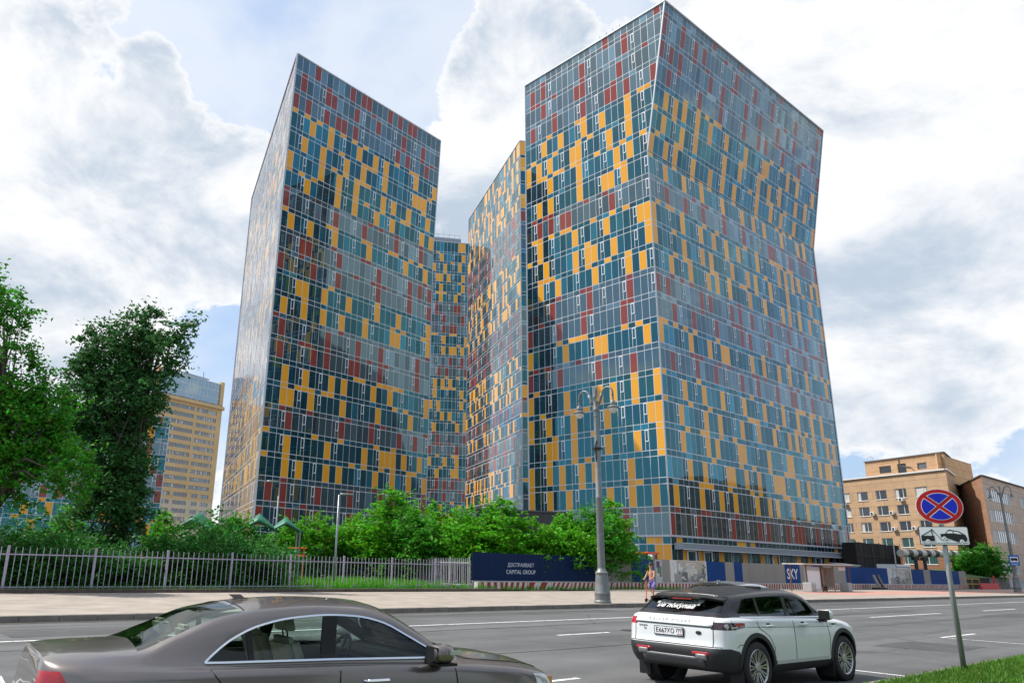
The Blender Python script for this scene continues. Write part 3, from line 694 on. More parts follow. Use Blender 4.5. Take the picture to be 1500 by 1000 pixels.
def ac_unit(p, d, n, root_label, idx):
    r = empty('air_conditioner', p); tag(r, root_label, 'air conditioner', 'air conditioners on the orange building')
    rz = math.atan2(d.y, d.x)
    b = MB(); b.box((0, 0, 0), (.95, .42, .72), rz); o = b.build('casing', MT['white'], r); bevel(o, .03, 1)
    g = MB(); Mx = Matrix((d, Vector((0, 0, 1)), n)).transposed()
    g.lathe([(.27, .215), (.30, .235), (.24, .235), (.0, .225)], (0, 0, 0), 16, Mx); g.build('fan_grille', MT['bwin'], r)
    k = MB()
    for s in (-.35, .35): k.bar(d * s - n * .5 + Vector((0, 0, -.4)), d * s + n * .2 + Vector((0, 0, -.4)), .06)
    k.build('bracket', MT['steel'], r)
def orange_building():
    rg = random.Random(9); root = empty('office_building', (0, 0, 0)); tag(root, 'five storey orange slab clad building with white windows behind the no stopping sign', 'office building')
    a = V2(90.9, 193); b = V2(105.4, 155); d = (b - a).normalized(); n = Vector((d.y, -d.x, 0)); L = (b - a).length
    sd = hdg(40); c = b + sd * 27; e = a + sd * 27; ns = Vector((sd.y, -sd.x, 0))
    wm = brick_mat('orange_slabs', (.48, .315, .185), (.52, .345, .205), (.24, .15, .085), 5.2, 1.65, .035); wb = brick_mat('brown_slabs', (.28, .13, .07), (.25, .12, .065), (.13, .06, .03), 5.2, 1.65, .035)
    holes = []; wins = []
    for fl in range(6):
        z0 = 18.9 - fl * 3.45
        for k in range(8):
            s1 = L - 4.6 - k * 4.75
            if s1 - 2.9 < 0: continue
            holes.append((s1 - 2.7, s1, z0 - .95, z0 + 1.05)); wins.append((s1 - 2.7, s1, z0 - .95, z0 + 1.05, fl, k))
    zl = 7.0
    up = MB(); lo = MB()
    wall_with_holes(up, a, d, n, L, zl, 23.0, [h for h in holes if h[2] > zl], .3); wall_with_holes(lo, a, d, n, L, 0, zl, [h for h in holes if h[3] < zl], .3)
    sh = []
    for fl in range(4):
        for s in (14.0,): sh.append((s, s + 2.2, 17.95 - fl * 3.45, 19.95 - fl * 3.45))
    wall_with_holes(up, b, sd, ns, 27, zl, 23, [h for h in sh if h[2] > zl], .3); wall_with_holes(lo, b, sd, ns, 27, 0, zl, [], .3)
    prism_block(up, [c, e, a], 0, 23, skip=(2,)); up.poly([p + Vector((0, 0, 22.9)) for p in (a, b, c, e)])
    wall_uv(up, 'wall', wm, root); wall_uv(lo, 'ground_storey_wall', wb, root)
    pr = MB(); pr.bar(a + n * .1 + Vector((0, 0, 23.05)), b + n * .1 + Vector((0, 0, 23.05)), .5, .3); pr.bar(b + ns * .1 + Vector((0, 0, 23.05)), c + ns * .1 + Vector((0, 0, 23.05)), .5, .3)
    pr.build('parapet', MT['bframe'], root)
    ph = MB(); pa = a + d * 21 + sd * 5; pb = b + sd * 5 - d * .5; pc = pb + sd * 18
    wall_with_holes(ph, pa, d, n, (pb - pa).length, 23, 27.2, [(3.6, 6.6, 24.2, 25.8), (8.2, 10.3, 23.8, 25.9), (12.9, 15.1, 24.2, 25.6)], .3)
    prism_block(ph, [pb, pc, pa + sd * 18, pa], 23, 27.2, skip=(3,)); wall_uv(ph, 'penthouse', wm, root)
    pp = MB()
    for s0, s1, z0, z1 in ((3.6, 6.6, 24.2, 25.8), (8.2, 10.3, 23.8, 25.9), (12.9, 15.1, 24.2, 25.6)): pp.prism([pa + d * s - n * .25 + Vector((0, 0, z)) for s, z in ((s0, z0), (s1, z0), (s1, z1), (s0, z1))], n * -.05)
    pp.build('penthouse_glazing', MT['pane'], root)
    pc_ = MB(); pc_.bar(pa + n * .08 + Vector((0, 0, 27.25)), pb + n * .08 + Vector((0, 0, 27.25)), .4, .2); pc_.bar(pb + ns * .08 + Vector((0, 0, 27.25)), pc + ns * .08 + Vector((0, 0, 27.25)), .4, .2); pc_.build('penthouse_coping', MT['roof'], root)
    pi = MB(); q = pa + d * 8.8 + n * .15; pi.tube([q + Vector((0, 0, 27.3)), q + Vector((0, 0, 25.4)), q + d * 2.6 + Vector((0, 0, 24.9)), q + d * 3.2 + Vector((0, 0, 24.2))], .1, 8); pi.build('downpipe', MT['roof'], root)
    dh = MB(); q = pa + d * 1.2 + sd * 1; dh.tube([q + Vector((math.cos(t) * .9, 0, 27.7 + math.sin(t) * .9)) for t in [i * .35 for i in range(-2, 12)]], .07, 6); dh.build('roof_hoop', MT['bframe'], root)
    for s0, s1, z0, z1, fl, k in wins:
        window_part(root, a, d, n, s0, s1, z0, z1, .22, MT['pane_green'] if fl >= 3 else MT['pane'], (rg.choice((.28, .36, .7, .62)),), curtain=rg.choice((0, 0, .3, .5, .9)) if fl < 3 else 0, fw=.13)
        sl = MB(); sl.prism([a + d * s + n * o + Vector((0, 0, z0 - .12)) for s, o in ((s0 - .1, .12), (s1 + .1, .12), (s1 + .1, -.1), (s0 - .1, -.1))], (0, 0, .09)); sl.build('window_sill', MT['bframe'], root)
    for s0, s1, z0, z1 in sh: window_part(root, b, sd, ns, s0, s1, z0, z1, .22, MT['pane'], (.4,))
    acs = [(0, 4, 1, 'white air conditioner under a top floor window, far left of its row'), (0, 1, 1, 'white air conditioner under a top floor window just above the sign disc'),
           (1, 3, 0, 'white air conditioner left of the second row, lower left neighbour of the pair'), (1, 2, 0, 'white air conditioner between second row windows beside the sign'),
           (2, 2, 0, 'white air conditioner in the third row, left one of two'), (2, 1, 0, 'white air conditioner in the third row, right one next to the sign')]
    for fl, k, below, lab in acs:
        s1 = L - 4.6 - k * 4.75; z0 = 18.9 - fl * 3.45
        p = a + d * (s1 - 1.2 if below else s1 + .95) + n * .45 + Vector((0, 0, z0 - 1.35 if below else z0 - .55)); ac_unit(p, d, n, lab, 0)
orange_building()

def beige_building():
    root = empty('office_building', (0, 0, 0)); tag(root, 'beige slab clad building with ribbon windows and a brown blank end wall at far right', 'office building')
    a = V2(108.9, 150); d = hdg(50); L = 62; b = a + d * L; n = Vector((d.y, -d.x, 0)); bk = V2(121.0, 176.5)
    wm = brick_mat('beige_slabs', (.52, .41, .32), (.56, .44, .35), (.25, .19, .15), 6.0, 3.3, .04); wb = brick_mat('brown_end_slabs', (.36, .20, .12), (.33, .18, .11), (.22, .12, .075), 5.0, 1.0, .03)
    holes = []
    for z in (16.6, 12.6, 8.6):
        for s in (1.4, 25, 48): holes.append((s, s + 17, z, z + 2.35))
    holes.append((3, 16, 2.6, 4.9))
    up = MB(); wall_with_holes(up, a, d, n, L, 0, 21.2, holes, .3)
    e = b + hdg(-40) * 20; prism_block(up, [b, e, bk + hdg(50) * 4, bk], 0, 21.2, skip=(3,)); up.poly([p + Vector((0, 0, 21.1)) for p in (a, b, e, bk)])
    wall_uv(up, 'wall', wm, root)
    en = MB(); en.quad(bk, a, a + Vector((0, 0, 21.2)), bk + Vector((0, 0, 21.2))); wall_uv(en, 'end_wall', wb, root)
    tr = MB(); tr.bar(a + n * .1 + Vector((0, 0, 21.3)), b + n * .1 + Vector((0, 0, 21.3)), .4, .25); tr.bar(bk + Vector((0, 0, 21.3)), a + Vector((0, 0, 21.3)), .4, .25); tr.build('parapet', MT['kerb_low'], root)
    k = MB(); p = (a + bk) / 2 + Vector((0, 0, 8.0)); en_n = Vector(((a - bk).y, -(a - bk).x, 0)).normalized(); k.lathe([(.5, 0), (.5, .5), (.42, .55), (.0, .3)], p, 14, Matrix((hdg(24), Vector((0, 0, 1)), en_n)).transposed()); k.build('vent_cowl', MT['roof'], root)
    for s0, s1, z0, z1 in holes: window_part(root, a, d, n, s0, s1, z0, z1, .2, MT['pane'], [i / 12 for i in range(1, 12)], fw=.14, curtain=.22)
    ph = MB(); P = [a + d * 3 + hdg(-40) * 8, a + d * 26 + hdg(-40) * 8, a + d * 26 + hdg(-40) * 20, bk + d * 3 + hdg(-40) * 5]
    prism_block(ph, P, 21.1, 26.8); wall_uv(ph, 'upper_storey', brick_mat('upper_slabs', (.55, .34, .17), (.58, .37, .19), (.26, .15, .08), 5.2, 1.9, .04), root)
beige_building()
def mirrored_block():
    rg = random.Random(4); root = empty('apartment_block', (0, 0, 0)); tag(root, 'long brown apartment block mirrored in the dark lower glass of the right tower', 'apartment block')
    wm = mat('brown_render', (.16, .11, .08), .85, var=.15, vscale=.2); mb = MB()
    for t0, t1, h in ((165, 205, 23), (205, 250, 29), (250, 300, 20)):
        A = W(-14, t0); B = W(-14, t1); wins = [(s, s + 1.6, z, z + 1.7) for s in np.arange(2, t1 - t0 - 3, 3.4) for z in np.arange(3, h - 3, 3.2)]
        wall_with_holes(mb, B, -U, NN, t1 - t0, 0, h, [(float(a), float(b), float(c), float(d)) for a, b, c, d in wins], .3)
        prism_block(mb, [A, W(-28, t0), W(-28, t1), B], 0, h, skip=(3,))
        g = MB(); g.prism([W(-14.25, t0 + .2, .5), W(-14.25, t1 - .2, .5), W(-14.25, t1 - .2, h - .5), W(-14.25, t0 + .2, h - .5)], NN * -.05); g.build('glazing', MT['pane'], root)
    mb.build('wall', wm, root)
mirrored_block()
# ------------------------------------------------------------------ vegetation
def leaf_mat(name, col, isl=.45, trans=.35):
    return mat(name, col, .5, 0, var=.22, vscale=.5, island=isl, trans=trans, spec=.22)
LM = dict(dark=leaf_mat('foliage_dark', (.055, .165, .042), .5, .35), mid=leaf_mat('foliage_mid', (.072, .29, .02), .45, .42),
          bright=leaf_mat('foliage_bright', (.11, .38, .015), .4, .45), hedge=leaf_mat('foliage_hedge', (.05, .20, .03), .45, .4), grass=leaf_mat('grass_blades', (.11, .24, .03), .45, .3))
BARK = mat('bark', (.075, .058, .045), .95, var=.3, vscale=6, bump=.6, bscale=15)
def leaves_mesh(name, C, size, m, up=.35, aspect=.55, rs=None):
    """C (N,3) leaf centres -> one bent rhombus each"""
    rs = rs or np.random.default_rng(3); n = len(C)
    a = rs.normal(size=(n, 3)); a[:, 2] *= .6; a /= np.linalg.norm(a, axis=1)[:, None]
    nr = rs.normal(size=(n, 3)) * .8; nr[:, 2] += up * 2.2; b = np.cross(nr, a); b /= np.linalg.norm(b, axis=1)[:, None] + 1e-9
    c = np.cross(a, b); sz = size * rs.uniform(.6, 1.35, n)[:, None]
    tip = C + a * sz * .5 - c * sz * .12; tail = C - a * sz * .5; l = C + b * sz * aspect * .5 + c * sz * .10; r = C - b * sz * aspect * .5 + c * sz * .10
    V = np.stack([tail, l, tip, r], 1).reshape(-1, 3).astype(np.float32)
    me = bpy.data.meshes.new(name); me.vertices.add(4 * n); me.vertices.foreach_set('co', V.ravel())
    me.loops.add(4 * n); me.loops.foreach_set('vertex_index', np.arange(4 * n, dtype=np.int32))
    me.polygons.add(n); me.polygons.foreach_set('loop_start', np.arange(0, 4 * n, 4, dtype=np.int32)); me.polygons.foreach_set('loop_total', np.full(n, 4, dtype=np.int32))
    me.materials.append(m); me.update(calc_edges=True); me.validate()
    return me
def crown_points(ells, ncl, per, spread, rs, fill=.45):
    """twig clusters scattered through a set of ellipsoids (outer shell favoured), leaves clumped round each twig"""
    vol = np.array([e[3] * e[4] * e[5] for e in ells]) ** .8; vol /= vol.sum(); out = []; cent = []
    for k in rs.choice(len(ells), ncl, p=vol):
        e = ells[k]; v = rs.normal(size=3); v /= np.linalg.norm(v); rr = rs.uniform(fill ** 3, 1.0) ** (1 / 3) * (1 + rs.normal(0, .07))
        c = np.array(e[:3]) + v * rr * np.array(e[3:]); cent.append(c)
        s = spread * rs.uniform(.55, 1.35); d = v * .5 + rs.normal(size=3) * .6; d[2] -= .15; d /= np.linalg.norm(d)
        m = int(per * rs.uniform(.5, 1.5)); t = np.clip(rs.normal(size=(m, 1)), -1.7, 1.7) * s
        out.append(c + d * t + np.clip(rs.normal(size=(m, 3)), -1.7, 1.7) * s * np.array([.42, .42, .26]))
    return np.concatenate(out), np.array(cent)
def plant(name, label, cat, base, trunk, ells, ncl, per, spread, size, m, seed, group=None, tr=.2, nbranch=14, fill=.45, up=.35):
    """base (x,y,z); trunk = list of points; ells relative to base"""
    rs = np.random.default_rng(seed); root = empty(name, base); tag(root, label, cat, group)
    Cp, cent = crown_points(ells, ncl, per, spread, rs, fill)
    Cp = Cp[Cp[:, 2] > .05]
    o = bpy.data.objects.new('crown' if name.endswith('tree') else 'foliage', leaves_mesh('foliage', Cp, size, m, up, rs=rs)); COL.objects.link(o); o.parent = root
    tb = MB(); pts = [Vector(p) for p in trunk]; n = len(pts)
    if n > 1:
        tb.tube(pts, [tr * (1 - .8 * i / (n - 1)) for i in range(n)], 9)
        for k in range(nbranch):
            tgt = Vector(cent[rs.integers(len(cent))]); f = rs.uniform(.25, .9); i = min(int(f * (n - 1)), n - 2); st = pts[i].lerp(pts[i + 1], f * (n - 1) - i)
            md = st.lerp(tgt, .5) + Vector((0, 0, .12 * (tgt - st).length)); r0 = tr * (1 - .8 * f) * .5
            tb.tube([st, md, tgt], [r0, r0 * .6, r0 * .15], 6, cap=False)
        tb.build('trunk' if name.endswith('tree') else 'stem', BARK, root, smooth=True)
    return root
def pxw(px, py, D):
    v = ROT @ Vector((px - 640, -(py - 508), 1100)); k = D / v.y; return Vector((0, 0, EYE)) + v * k
def ell(base, px, py, D, rx, ry, dd=0):
    """an ellipsoid of the crown, seen at (px, py) at distance D, with pixel radii"""
    c = pxw(px, py, D + dd) - Vector(base); k = D / 1145
    return (c.x, c.y, c.z, rx * k, max(rx, ry) * k * .8, ry * k)
# big dark tree
b = (-17.6, 44, .17)
plant('broadleaf_tree', 'tall dark green broadleaf tree rising above the left hedge', 'tree', b, [(0, 0, 0), (.1, 0, 4), (-.1, .1, 8), (.3, 0, 12), (.5, 0, 14.5)],
      [ell(b, 198, 505, 44, 48, 46), ell(b, 182, 462, 44, 18, 18), ell(b, 222, 455, 44, 20, 16), ell(b, 268, 482, 44, 20, 16, -1), ell(b, 276, 505, 44, 14, 12), ell(b, 120, 500, 44, 18, 16), ell(b, 148, 490, 44, 20, 22), ell(b, 240, 520, 44, 34, 38, -1), ell(b, 165, 530, 44, 52, 55), ell(b, 124, 535, 44, 24, 26), ell(b, 100, 570, 44, 16, 14), ell(b, 170, 595, 44, 72, 60), ell(b, 207, 572, 44, 38, 42, -1), ell(b, 125, 600, 44, 32, 45), ell(b, 165, 680, 44, 54, 70), ell(b, 160, 755, 44, 62, 62), ell(b, 178, 710, 44, 36, 60, -1)],
      760, 50, .5, .25, LM['dark'], 21, tr=.32, nbranch=80, fill=.5)
b = (-21.3, 37, .17)
plant('broadleaf_tree', 'bright green broadleaf tree cut by the left edge, in front of the dark tree', 'tree', b, [(0, 0, 0), (.1, 0, 4), (-.3, .1, 8), (-.8, 0, 12)],
      [ell(b, 10, 460, 37, 40, 40), ell(b, -40, 430, 37, 55, 70), ell(b, 25, 520, 37, 32, 24), ell(b, 58, 545, 37, 26, 12), ell(b, 20, 590, 37, 60, 40), ell(b, 70, 600, 37, 50, 35), ell(b, 45, 650, 37, 70, 45), ell(b, 105, 690, 37, 40, 38, -2), ell(b, 70, 660, 37, 55, 40), ell(b, 10, 700, 37, 50, 50), ell(b, -40, 620, 37, 80, 90)],
      540, 48, .45, .22, LM['mid'], 33, tr=.3, nbranch=70, fill=.45)
# leafy shrubs along the fence: three sorts, copied and turned
def shrub_proto(sort, seed, m, label):
    e = {'round': [(0, 0, 1.3, 1.5, 1.3, 1.2), (.9, .2, 1.1, 1.1, 1.1, 1.0), (-.9, -.1, 1.2, 1.1, 1.0, 1.0), (0, -.5, .6, 1.6, 1.0, .7)],
         'tall': [(0, 0, 3.0, 1.5, 1.5, 2.2), (.7, .2, 4.2, 1.0, 1.0, 1.6), (-.7, 0, 3.4, 1.2, 1.2, 1.6), (.2, -.4, 1.7, 1.7, 1.5, 1.4), (-.1, .2, 5.0, .7, .7, 1.2)],
         'wide': [(0, 0, 2.2, 1.9, 1.7, 1.7), (1.1, .1, 2.6, 1.2, 1.2, 1.6), (-1.1, -.2, 2.4, 1.3, 1.2, 1.6), (.3, -.3, 3.6, 1.1, 1.1, 1.3), (-.5, .2, 3.4, 1.0, 1.0, 1.2)]}[sort]
    tk = [(0, 0, 0), (.05, 0, 1.0), (0, .1, 2.0)] if sort == 'round' else [(0, 0, 0), (.1, 0, 1.5), (-.05, .1, 3), (.1, 0, 4.6)]
    return plant('shrub' if sort == 'round' else 'young_tree', label, 'shrub' if sort == 'round' else 'young tree', (0, 0, 0), tk, e, {'round': 150, 'tall': 210, 'wide': 210}[sort], 34, .36, {'round': .17, 'tall': .22, 'wide': .22}[sort], m, seed, tr=.09, nbranch=22, fill=.3)
PR = {'round': shrub_proto('round', 1, LM['hedge'], 'x'), 'tall': shrub_proto('tall', 2, LM['bright'], 'x'), 'wide': shrub_proto('wide', 3, LM['bright'], 'x'), 'widedark': shrub_proto('wide', 4, LM['mid'], 'x')}
used = {}
def put(sort, px, ytop, D, label, h0, wide=1.0, group=None):
    src = PR[sort]; top = pxw(px, ytop, D); sc = (top.z - .17) / h0; o = src if sort not in used else copy_tree(src); used[sort] = 1
    o.location = (top.x, top.y, .17); o.scale = (sc * wide, sc * wide, sc); o.rotation_euler = (0, 0, random.uniform(0, 6.28)); tag(o, label, None, group); return o
HG = 'leafy shrubs forming the hedge behind the fence'; hl = 'dark leafy shrub in the hedge behind the lilac picket fence, left part of the photo'
for px, yt, D, w in [(-30, 785, 35, 1.2), (22, 782, 36, 1.2), (70, 786, 37, 1.2), (112, 792, 38.5, 1.2), (150, 800, 39, 1.2), (190, 802, 40, 1.2), (232, 790, 41, 1.2), (275, 782, 42, 1.2), (318, 778, 43.5, 1.1), (362, 786, 45, 1.1), (398, 792, 47, 1.0), (5, 770, 40, 1.2), (80, 762, 42, 1.2), (300, 762, 48, 1.1)]:
    put('round', px, yt, D, hl, 2.45, w, HG)
YG = 'young trees behind the lawn fence'; yl = 'bright green young tree in the leafy row in front of the left tower'
put('tall', 100, 742, 50, 'bright young tree at the foot of the big dark tree, left side', 5.9, 1.0)
put('tall', 242, 750, 52, 'bright young tree right of the big dark tree, before the ochre slab block', 5.9, 1.0)
put('widedark', 345, 752, 54, 'leafy young tree between the two green shelter roofs', 4.75, 1.1)
for px, yt, D, s, w in [(425, 760, 64, 'wide', 1.0), (468, 752, 66, 'wide', 1.0), (520, 752, 67, 'wide', 1.0), (640, 738, 66, 'wide', 1.05)]: put(s, px, yt, D, yl, 4.75 if s != 'tall' else 5.9, w, YG)
put('tall', 575, 718, 64, 'tallest bright young tree of the leafy row, left of the hoarding', 5.9, 1.25)
put('widedark', 608, 752, 62, 'darker leafy young tree right of the tallest one in the row', 4.75, 1.2)
put('wide', 678, 742, 61, 'bright young tree just left of the dark blue hoarding corner', 4.75, 1.1)
put('tall', 735, 732, 59.4, 'bright bushy tree hanging over the dark blue hoarding and its lettering', 5.9, 1.5)
put('wide', 775, 765, 60.5, 'low bright tree over the hoarding, before the dark site cabin', 4.75, 1.3)
put('wide', 822, 752, 63, 'bright tree over the hoarding just left of the street lamp', 4.75, 1.3)
put('widedark', 868, 745, 64, 'darker tree over the hoarding directly behind the street lamp', 4.75, 1.25)
put('tall', 893, 735, 65, 'tree over the grey hoarding panel right of the street lamp', 5.9, 1.2)
put('widedark', 1440, 797, 137, 'green bush above the stone wall before the beige building', 4.75, 1.35)
put('widedark', 1412, 806, 139, 'green bush behind the tow away plate, beside the striped pipe', 4.75, 1.2)
# understorey filling the shade between the trunks
for px, yt, D in [(560, 800, 66), (610, 806, 65), (655, 800, 64), (500, 806, 66), (445, 806, 64)]: put('round', px, yt, D, 'low green shrub under the leafy row beyond the lawn', 2.45, 1.3, 'low shrubs under the leafy row')
# trees on the near side of the road, out of frame, which darken what the low glass mirrors
src = [o for o in scene.objects if o.name.startswith('broadleaf_tree') and o.parent is None][0]
for t, d, sc_ in [(-2, -9, .75), (7, -10, .8), (16, -8.5, .7), (26, -10, .85), (38, -9, .9), (52, -10, 1.0), (66, -9, .95), (82, -10, 1.1), (98, -9, 1.0), (116, -10, 1.1), (134, -9, 1.0)]:
    o = copy_tree(src); o.location = W(d, t, .1); o.scale = (sc_, sc_, sc_); o.rotation_euler = (0, 0, t * 1.7); tag(o, 'broadleaf street tree in the row on the near side of the road', None, 'trees on the near side of the road')
# grass: blades on the verge and the lawn
def grass(name, pts, h, m, seed, lean=.35):
    rs = np.random.default_rng(seed); n = len(pts); a = rs.uniform(0, 6.28, n); hh = h * rs.uniform(.4, 1.4, n); w = .012 * rs.uniform(.7, 1.6, n) * (h / .09) ** .6
    d = np.stack([np.cos(a), np.sin(a), np.zeros(n)], 1); l = rs.normal(0, lean, (n, 2)) * hh[:, None]
    tip = pts + np.concatenate([l, hh[:, None]], 1); V = np.stack([pts - d * w[:, None], pts + d * w[:, None], tip], 1).reshape(-1, 3).astype(np.float32)
    me = bpy.data.meshes.new(name); me.vertices.add(3 * n); me.vertices.foreach_set('co', V.ravel()); me.loops.add(3 * n); me.loops.foreach_set('vertex_index', np.arange(3 * n, dtype=np.int32))
    me.polygons.add(n); me.polygons.foreach_set('loop_start', np.arange(0, 3 * n, 3, dtype=np.int32)); me.polygons.foreach_set('loop_total', np.full(n, 3, dtype=np.int32)); me.materials.append(m); me.update(calc_edges=True)
    o = bpy.data.objects.new(name, me); COL.objects.link(o); o['kind'] = 'stuff'; return o
def scatter(n, d0, d1, t0, t1, z, seed, bias=1.0):
    rs = np.random.default_rng(seed); d = d0 + (d1 - d0) * rs.uniform(0, 1, n); t = t0 + (t1 - t0) * rs.uniform(0, 1, n) ** bias
    u = np.array(U); nn = np.array(NN); return nn * d[:, None] + u * t[:, None] + np.array([0, 0, z])
grass('grass', scatter(60000, 3.2, 5.32, 11.5, 26, .11, 4), .085, LM['grass'], 5)
grass('grass', scatter(60000, 37.1, 58, -14, 36, .17, 6), .15, LM['grass'], 7)
wd = scatter(420, 38.5, 52, 22, 36, .17, 8); grass('weeds', np.repeat(wd, 14, 0) + np.random.default_rng(2).normal(0, .12, (420 * 14, 3)) * np.array([1, 1, 0]), .5, LM['bright'], 9, .3)
grass('weeds', scatter(2500, 36.95, 37.6, -6, 36, .17, 12), .3, LM['hedge'], 13, .4)
grass('weeds', scatter(1400, 38.9, 39.3, 36, 60, .15, 14), .32, LM['bright'], 15, .4)

# ------------------------------------------------------------------ fences, hoarding
MT['lilac'] = mat('lilac_fence_paint', (.38, .33, .43), .5, var=.12, vscale=4)
MT['fgrey'] = mat('grey_fence_paint', (.46, .46, .46), .5, var=.1, vscale=3)
MT['hblue'] = mat('hoarding_blue', (.003, .045, .19), .6, spec=.15, var=.12, vscale=.8, streak=True)
MT['hnavy'] = mat('hoarding_navy', (.002, .016, .062), .6, spec=.15, var=.12, vscale=.8, streak=True)
MT['hgrey'] = mat('hoarding_grey', (.25, .235, .215), .5, var=.10, vscale=.8, streak=True)
MT['cream'] = mat('cream_paint', (.62, .57, .50), .7, var=.2, vscale=3)
MT['bred'] = mat('barrier_red', (.30, .018, .022), .6, var=.2, vscale=3)
MT['letter'] = mat('lettering_white', (.55, .60, .68), .5)
MT['orange'] = mat('orange_plastic', (.85, .13, .02), .4)
def fence(name, label, a, d, posts, hgt, m, step=.28, post=.10, pick=.028):
    root = empty(name, a); tag(root, label, 'fence'); ang = math.atan2(d.y, d.x)
    for s in posts:
        p = MB(); p.box(d * s + Vector((0, 0, hgt * .53)), (post, post, hgt * 1.06), ang); o = p.build('post', m, root); bevel(o, .01, 1)
    for s0, s1 in zip(posts[:-1], posts[1:]):
        b = MB(); k = max(2, int(round((s1 - s0) / step)))
        for i in range(1, k):
            s = s0 + (s1 - s0) * i / k + rng.normal(0, .006); b.box(d * s + Vector((0, 0, .06 + hgt / 2)), (pick, pick, hgt - .02), ang)
        for z in (.22, hgt * .86): b.bar(d * (s0 + post / 2) + Vector((0, 0, z)), d * (s1 - post / 2) + Vector((0, 0, z)), .035, .055)
        b.build('railing_panel', m, root)
    return root
fd = hdg(43.8)
fence('metal_fence', 'long lilac metal picket fence in front of the hedge and lawn', Vector((-18.05, 33.23, .16)), fd, [-11.2, -7.4, -3.7, .04, 3.75, 7.31, 10.92, 14.68, 18.54, 22.48, 26.46, 30.3], 1.82, MT['lilac'])
fence('metal_fence', 'short pale grey close picket fence running back from the hoarding corner', Vector((2.75, 55.4, .17)), (V2(-1.3, 62) - V2(2.75, 55.4)).normalized(), [.1, 2.6, 5.2, 7.7], 2.0, MT['fgrey'], .24, .08, .03)

H0 = 39.6
hroot = empty('hoarding', W(H0, 36, .15), ROAD_RZ); tag(hroot, 'long site hoarding of blue, grey and picture panels along the pavement', 'hoarding')
hz0, hz1 = .58, 2.45
segs = [(36, 49.3, 'hnavy'), (49.3, 53.8, 'hgrey'), (53.8, 56.9, 'hblue'), (56.9, 59.3, 'hgrey'), (59.3, 65.1, 'poster'), (65.1, 68.3, 'hblue'), (68.3, 69.9, 'hgrey'), (69.9, 71.4, 'hblue'), (71.4, 79.9, 'hgrey'), (79.9, 83.2, 'hblue'), (83.2, 86.0, 'hgrey'), (86.0, 88.4, 'hblue'), (88.4, 94.3, 'hgrey'), (94.3, 106.3, 'hblue'), (106.3, 114.1, 'poster2'), (114.1, 118.4, 'hblue'), (118.4, 120.8, 'hgrey'), (120.8, 132.2, 'hblue'), (132.2, 135.2, 'hgrey')]
for k, (t0, t1, m) in enumerate(segs):
    b = MB(); w = .05 if m.startswith('poster') else .04; nb = max(1, int(round((t1 - t0) / 2.2)))
    for i in range(nb):
        s0 = t0 - 36 + (t1 - t0) * i / nb; s1 = t0 - 36 + (t1 - t0) * (i + 1) / nb
        b.box(((s0 + s1) / 2, 0, (hz0 + hz1) / 2), (s1 - s0 - .012, w, hz1 - hz0))
    b.build('hoarding_panel', MT['cream'] if m.startswith('poster') else MT[m], hroot)
b = MB(); b.box((99.2 / 2, .0, .555), (99.2, .12, .05)); b.build('base_rail', MT['fgrey'], hroot)
for i in range(46): b = MB(); b.box((.2 + i * 2.19, .12, 1.25), (.06, .14, 2.4)); b.build('back_post', MT['steel'], hroot)
t = text_mesh('lettering', 'ДОСТРАИВАЕТ', .36, MT['letter'], hroot, .004); t.location = (4.75, -.028, 1.66); t.rotation_euler = (R(90), 0, 0)
t = text_mesh('lettering', 'CAPITAL GROUP', .40, MT['letter'], hroot, .004); t.location = (4.75, -.028, 1.18); t.rotation_euler = (R(90), 0, 0)
t = text_mesh('lettering', 'SKY', 1.45, MT['white'], hroot, .004, bold=.02); t.location = (45.45, -.028, 1.45); t.rotation_euler = (R(90), 0, 0); t.scale = (.95, 1, 1)
t = text_mesh('lettering', 'E', 1.35, MT['white'], hroot, .004, bold=.02); t.location = (51.9, -.028, 1.5); t.rotation_euler = (R(90), 0, 0)
t = text_mesh('lettering', '☎', .5, MT['letter'], hroot, .004); bpy.data.objects.remove(t)
def poster(s0, s1, seed, person=False):
    """printed interior view: furniture, windows and a plant as flat patches of ink on the board"""
    rg = random.Random(seed); L = s1 - s0; cols = [(.55, .53, .48), (.30, .29, .28), (.12, .13, .14), (.62, .62, .60), (.42, .37, .31), (.16, .20, .22), (.36, .42, .45), (.50, .42, .28)]
    ms = [mat('print_ink', c, .5, var=.25, vscale=4) for c in cols] + [mat('print_green', (.06, .16, .05), .5, var=.3, vscale=6)]
    mb = MB(); fm = []; lay = [0]
    def R_(x, z, w, h, k): mb.quad(*[(s0 + p, -.0265 - .0006 * lay[0], q) for p, q in ((x, z), (x + w, z), (x + w, z + h), (x, z + h))]); fm.append(k); lay[0] += 1
    R_(.05, .55, L - .1, 1.85, 3); R_(L * .18, .55, L * .78, 1.85, 4); R_(L * .1, .55, L * .86, .75, 1); R_(L * .2, 1.3, L * .16, .9, 6); R_(L * .22, 1.35, L * .12, .8, 3); R_(L * .42, .95, L * .3, 1.3, 0)
    R_(L * .3, .6, L * .16, .85, 2); R_(L * .55, .62, L * .3, .5, 5); R_(L * .60, 1.2, L * .26, .08, 2)
    for i in range(8): R_(L * (.5 + .045 * i), .62, .06, .55, 2 if i % 2 else 1)
    for i in range(22): R_(L * rg.uniform(.12, .86), rg.uniform(.7, 1.9), rg.uniform(.1, .5), rg.uniform(.06, .4), rg.randrange(8))
    for i in range(9): R_(L * .9 + rg.uniform(-.2, .2), .7 + i * .16, rg.uniform(.12, .3), .16, 8)
    for i in range(5): R_(L * rg.uniform(.7, .9), .57 + rg.uniform(0, .2), .3, .2, rg.choice((3, 7, 0)))
    o = mb.build('printed_picture', None, hroot, mats=ms, fm=fm); return o
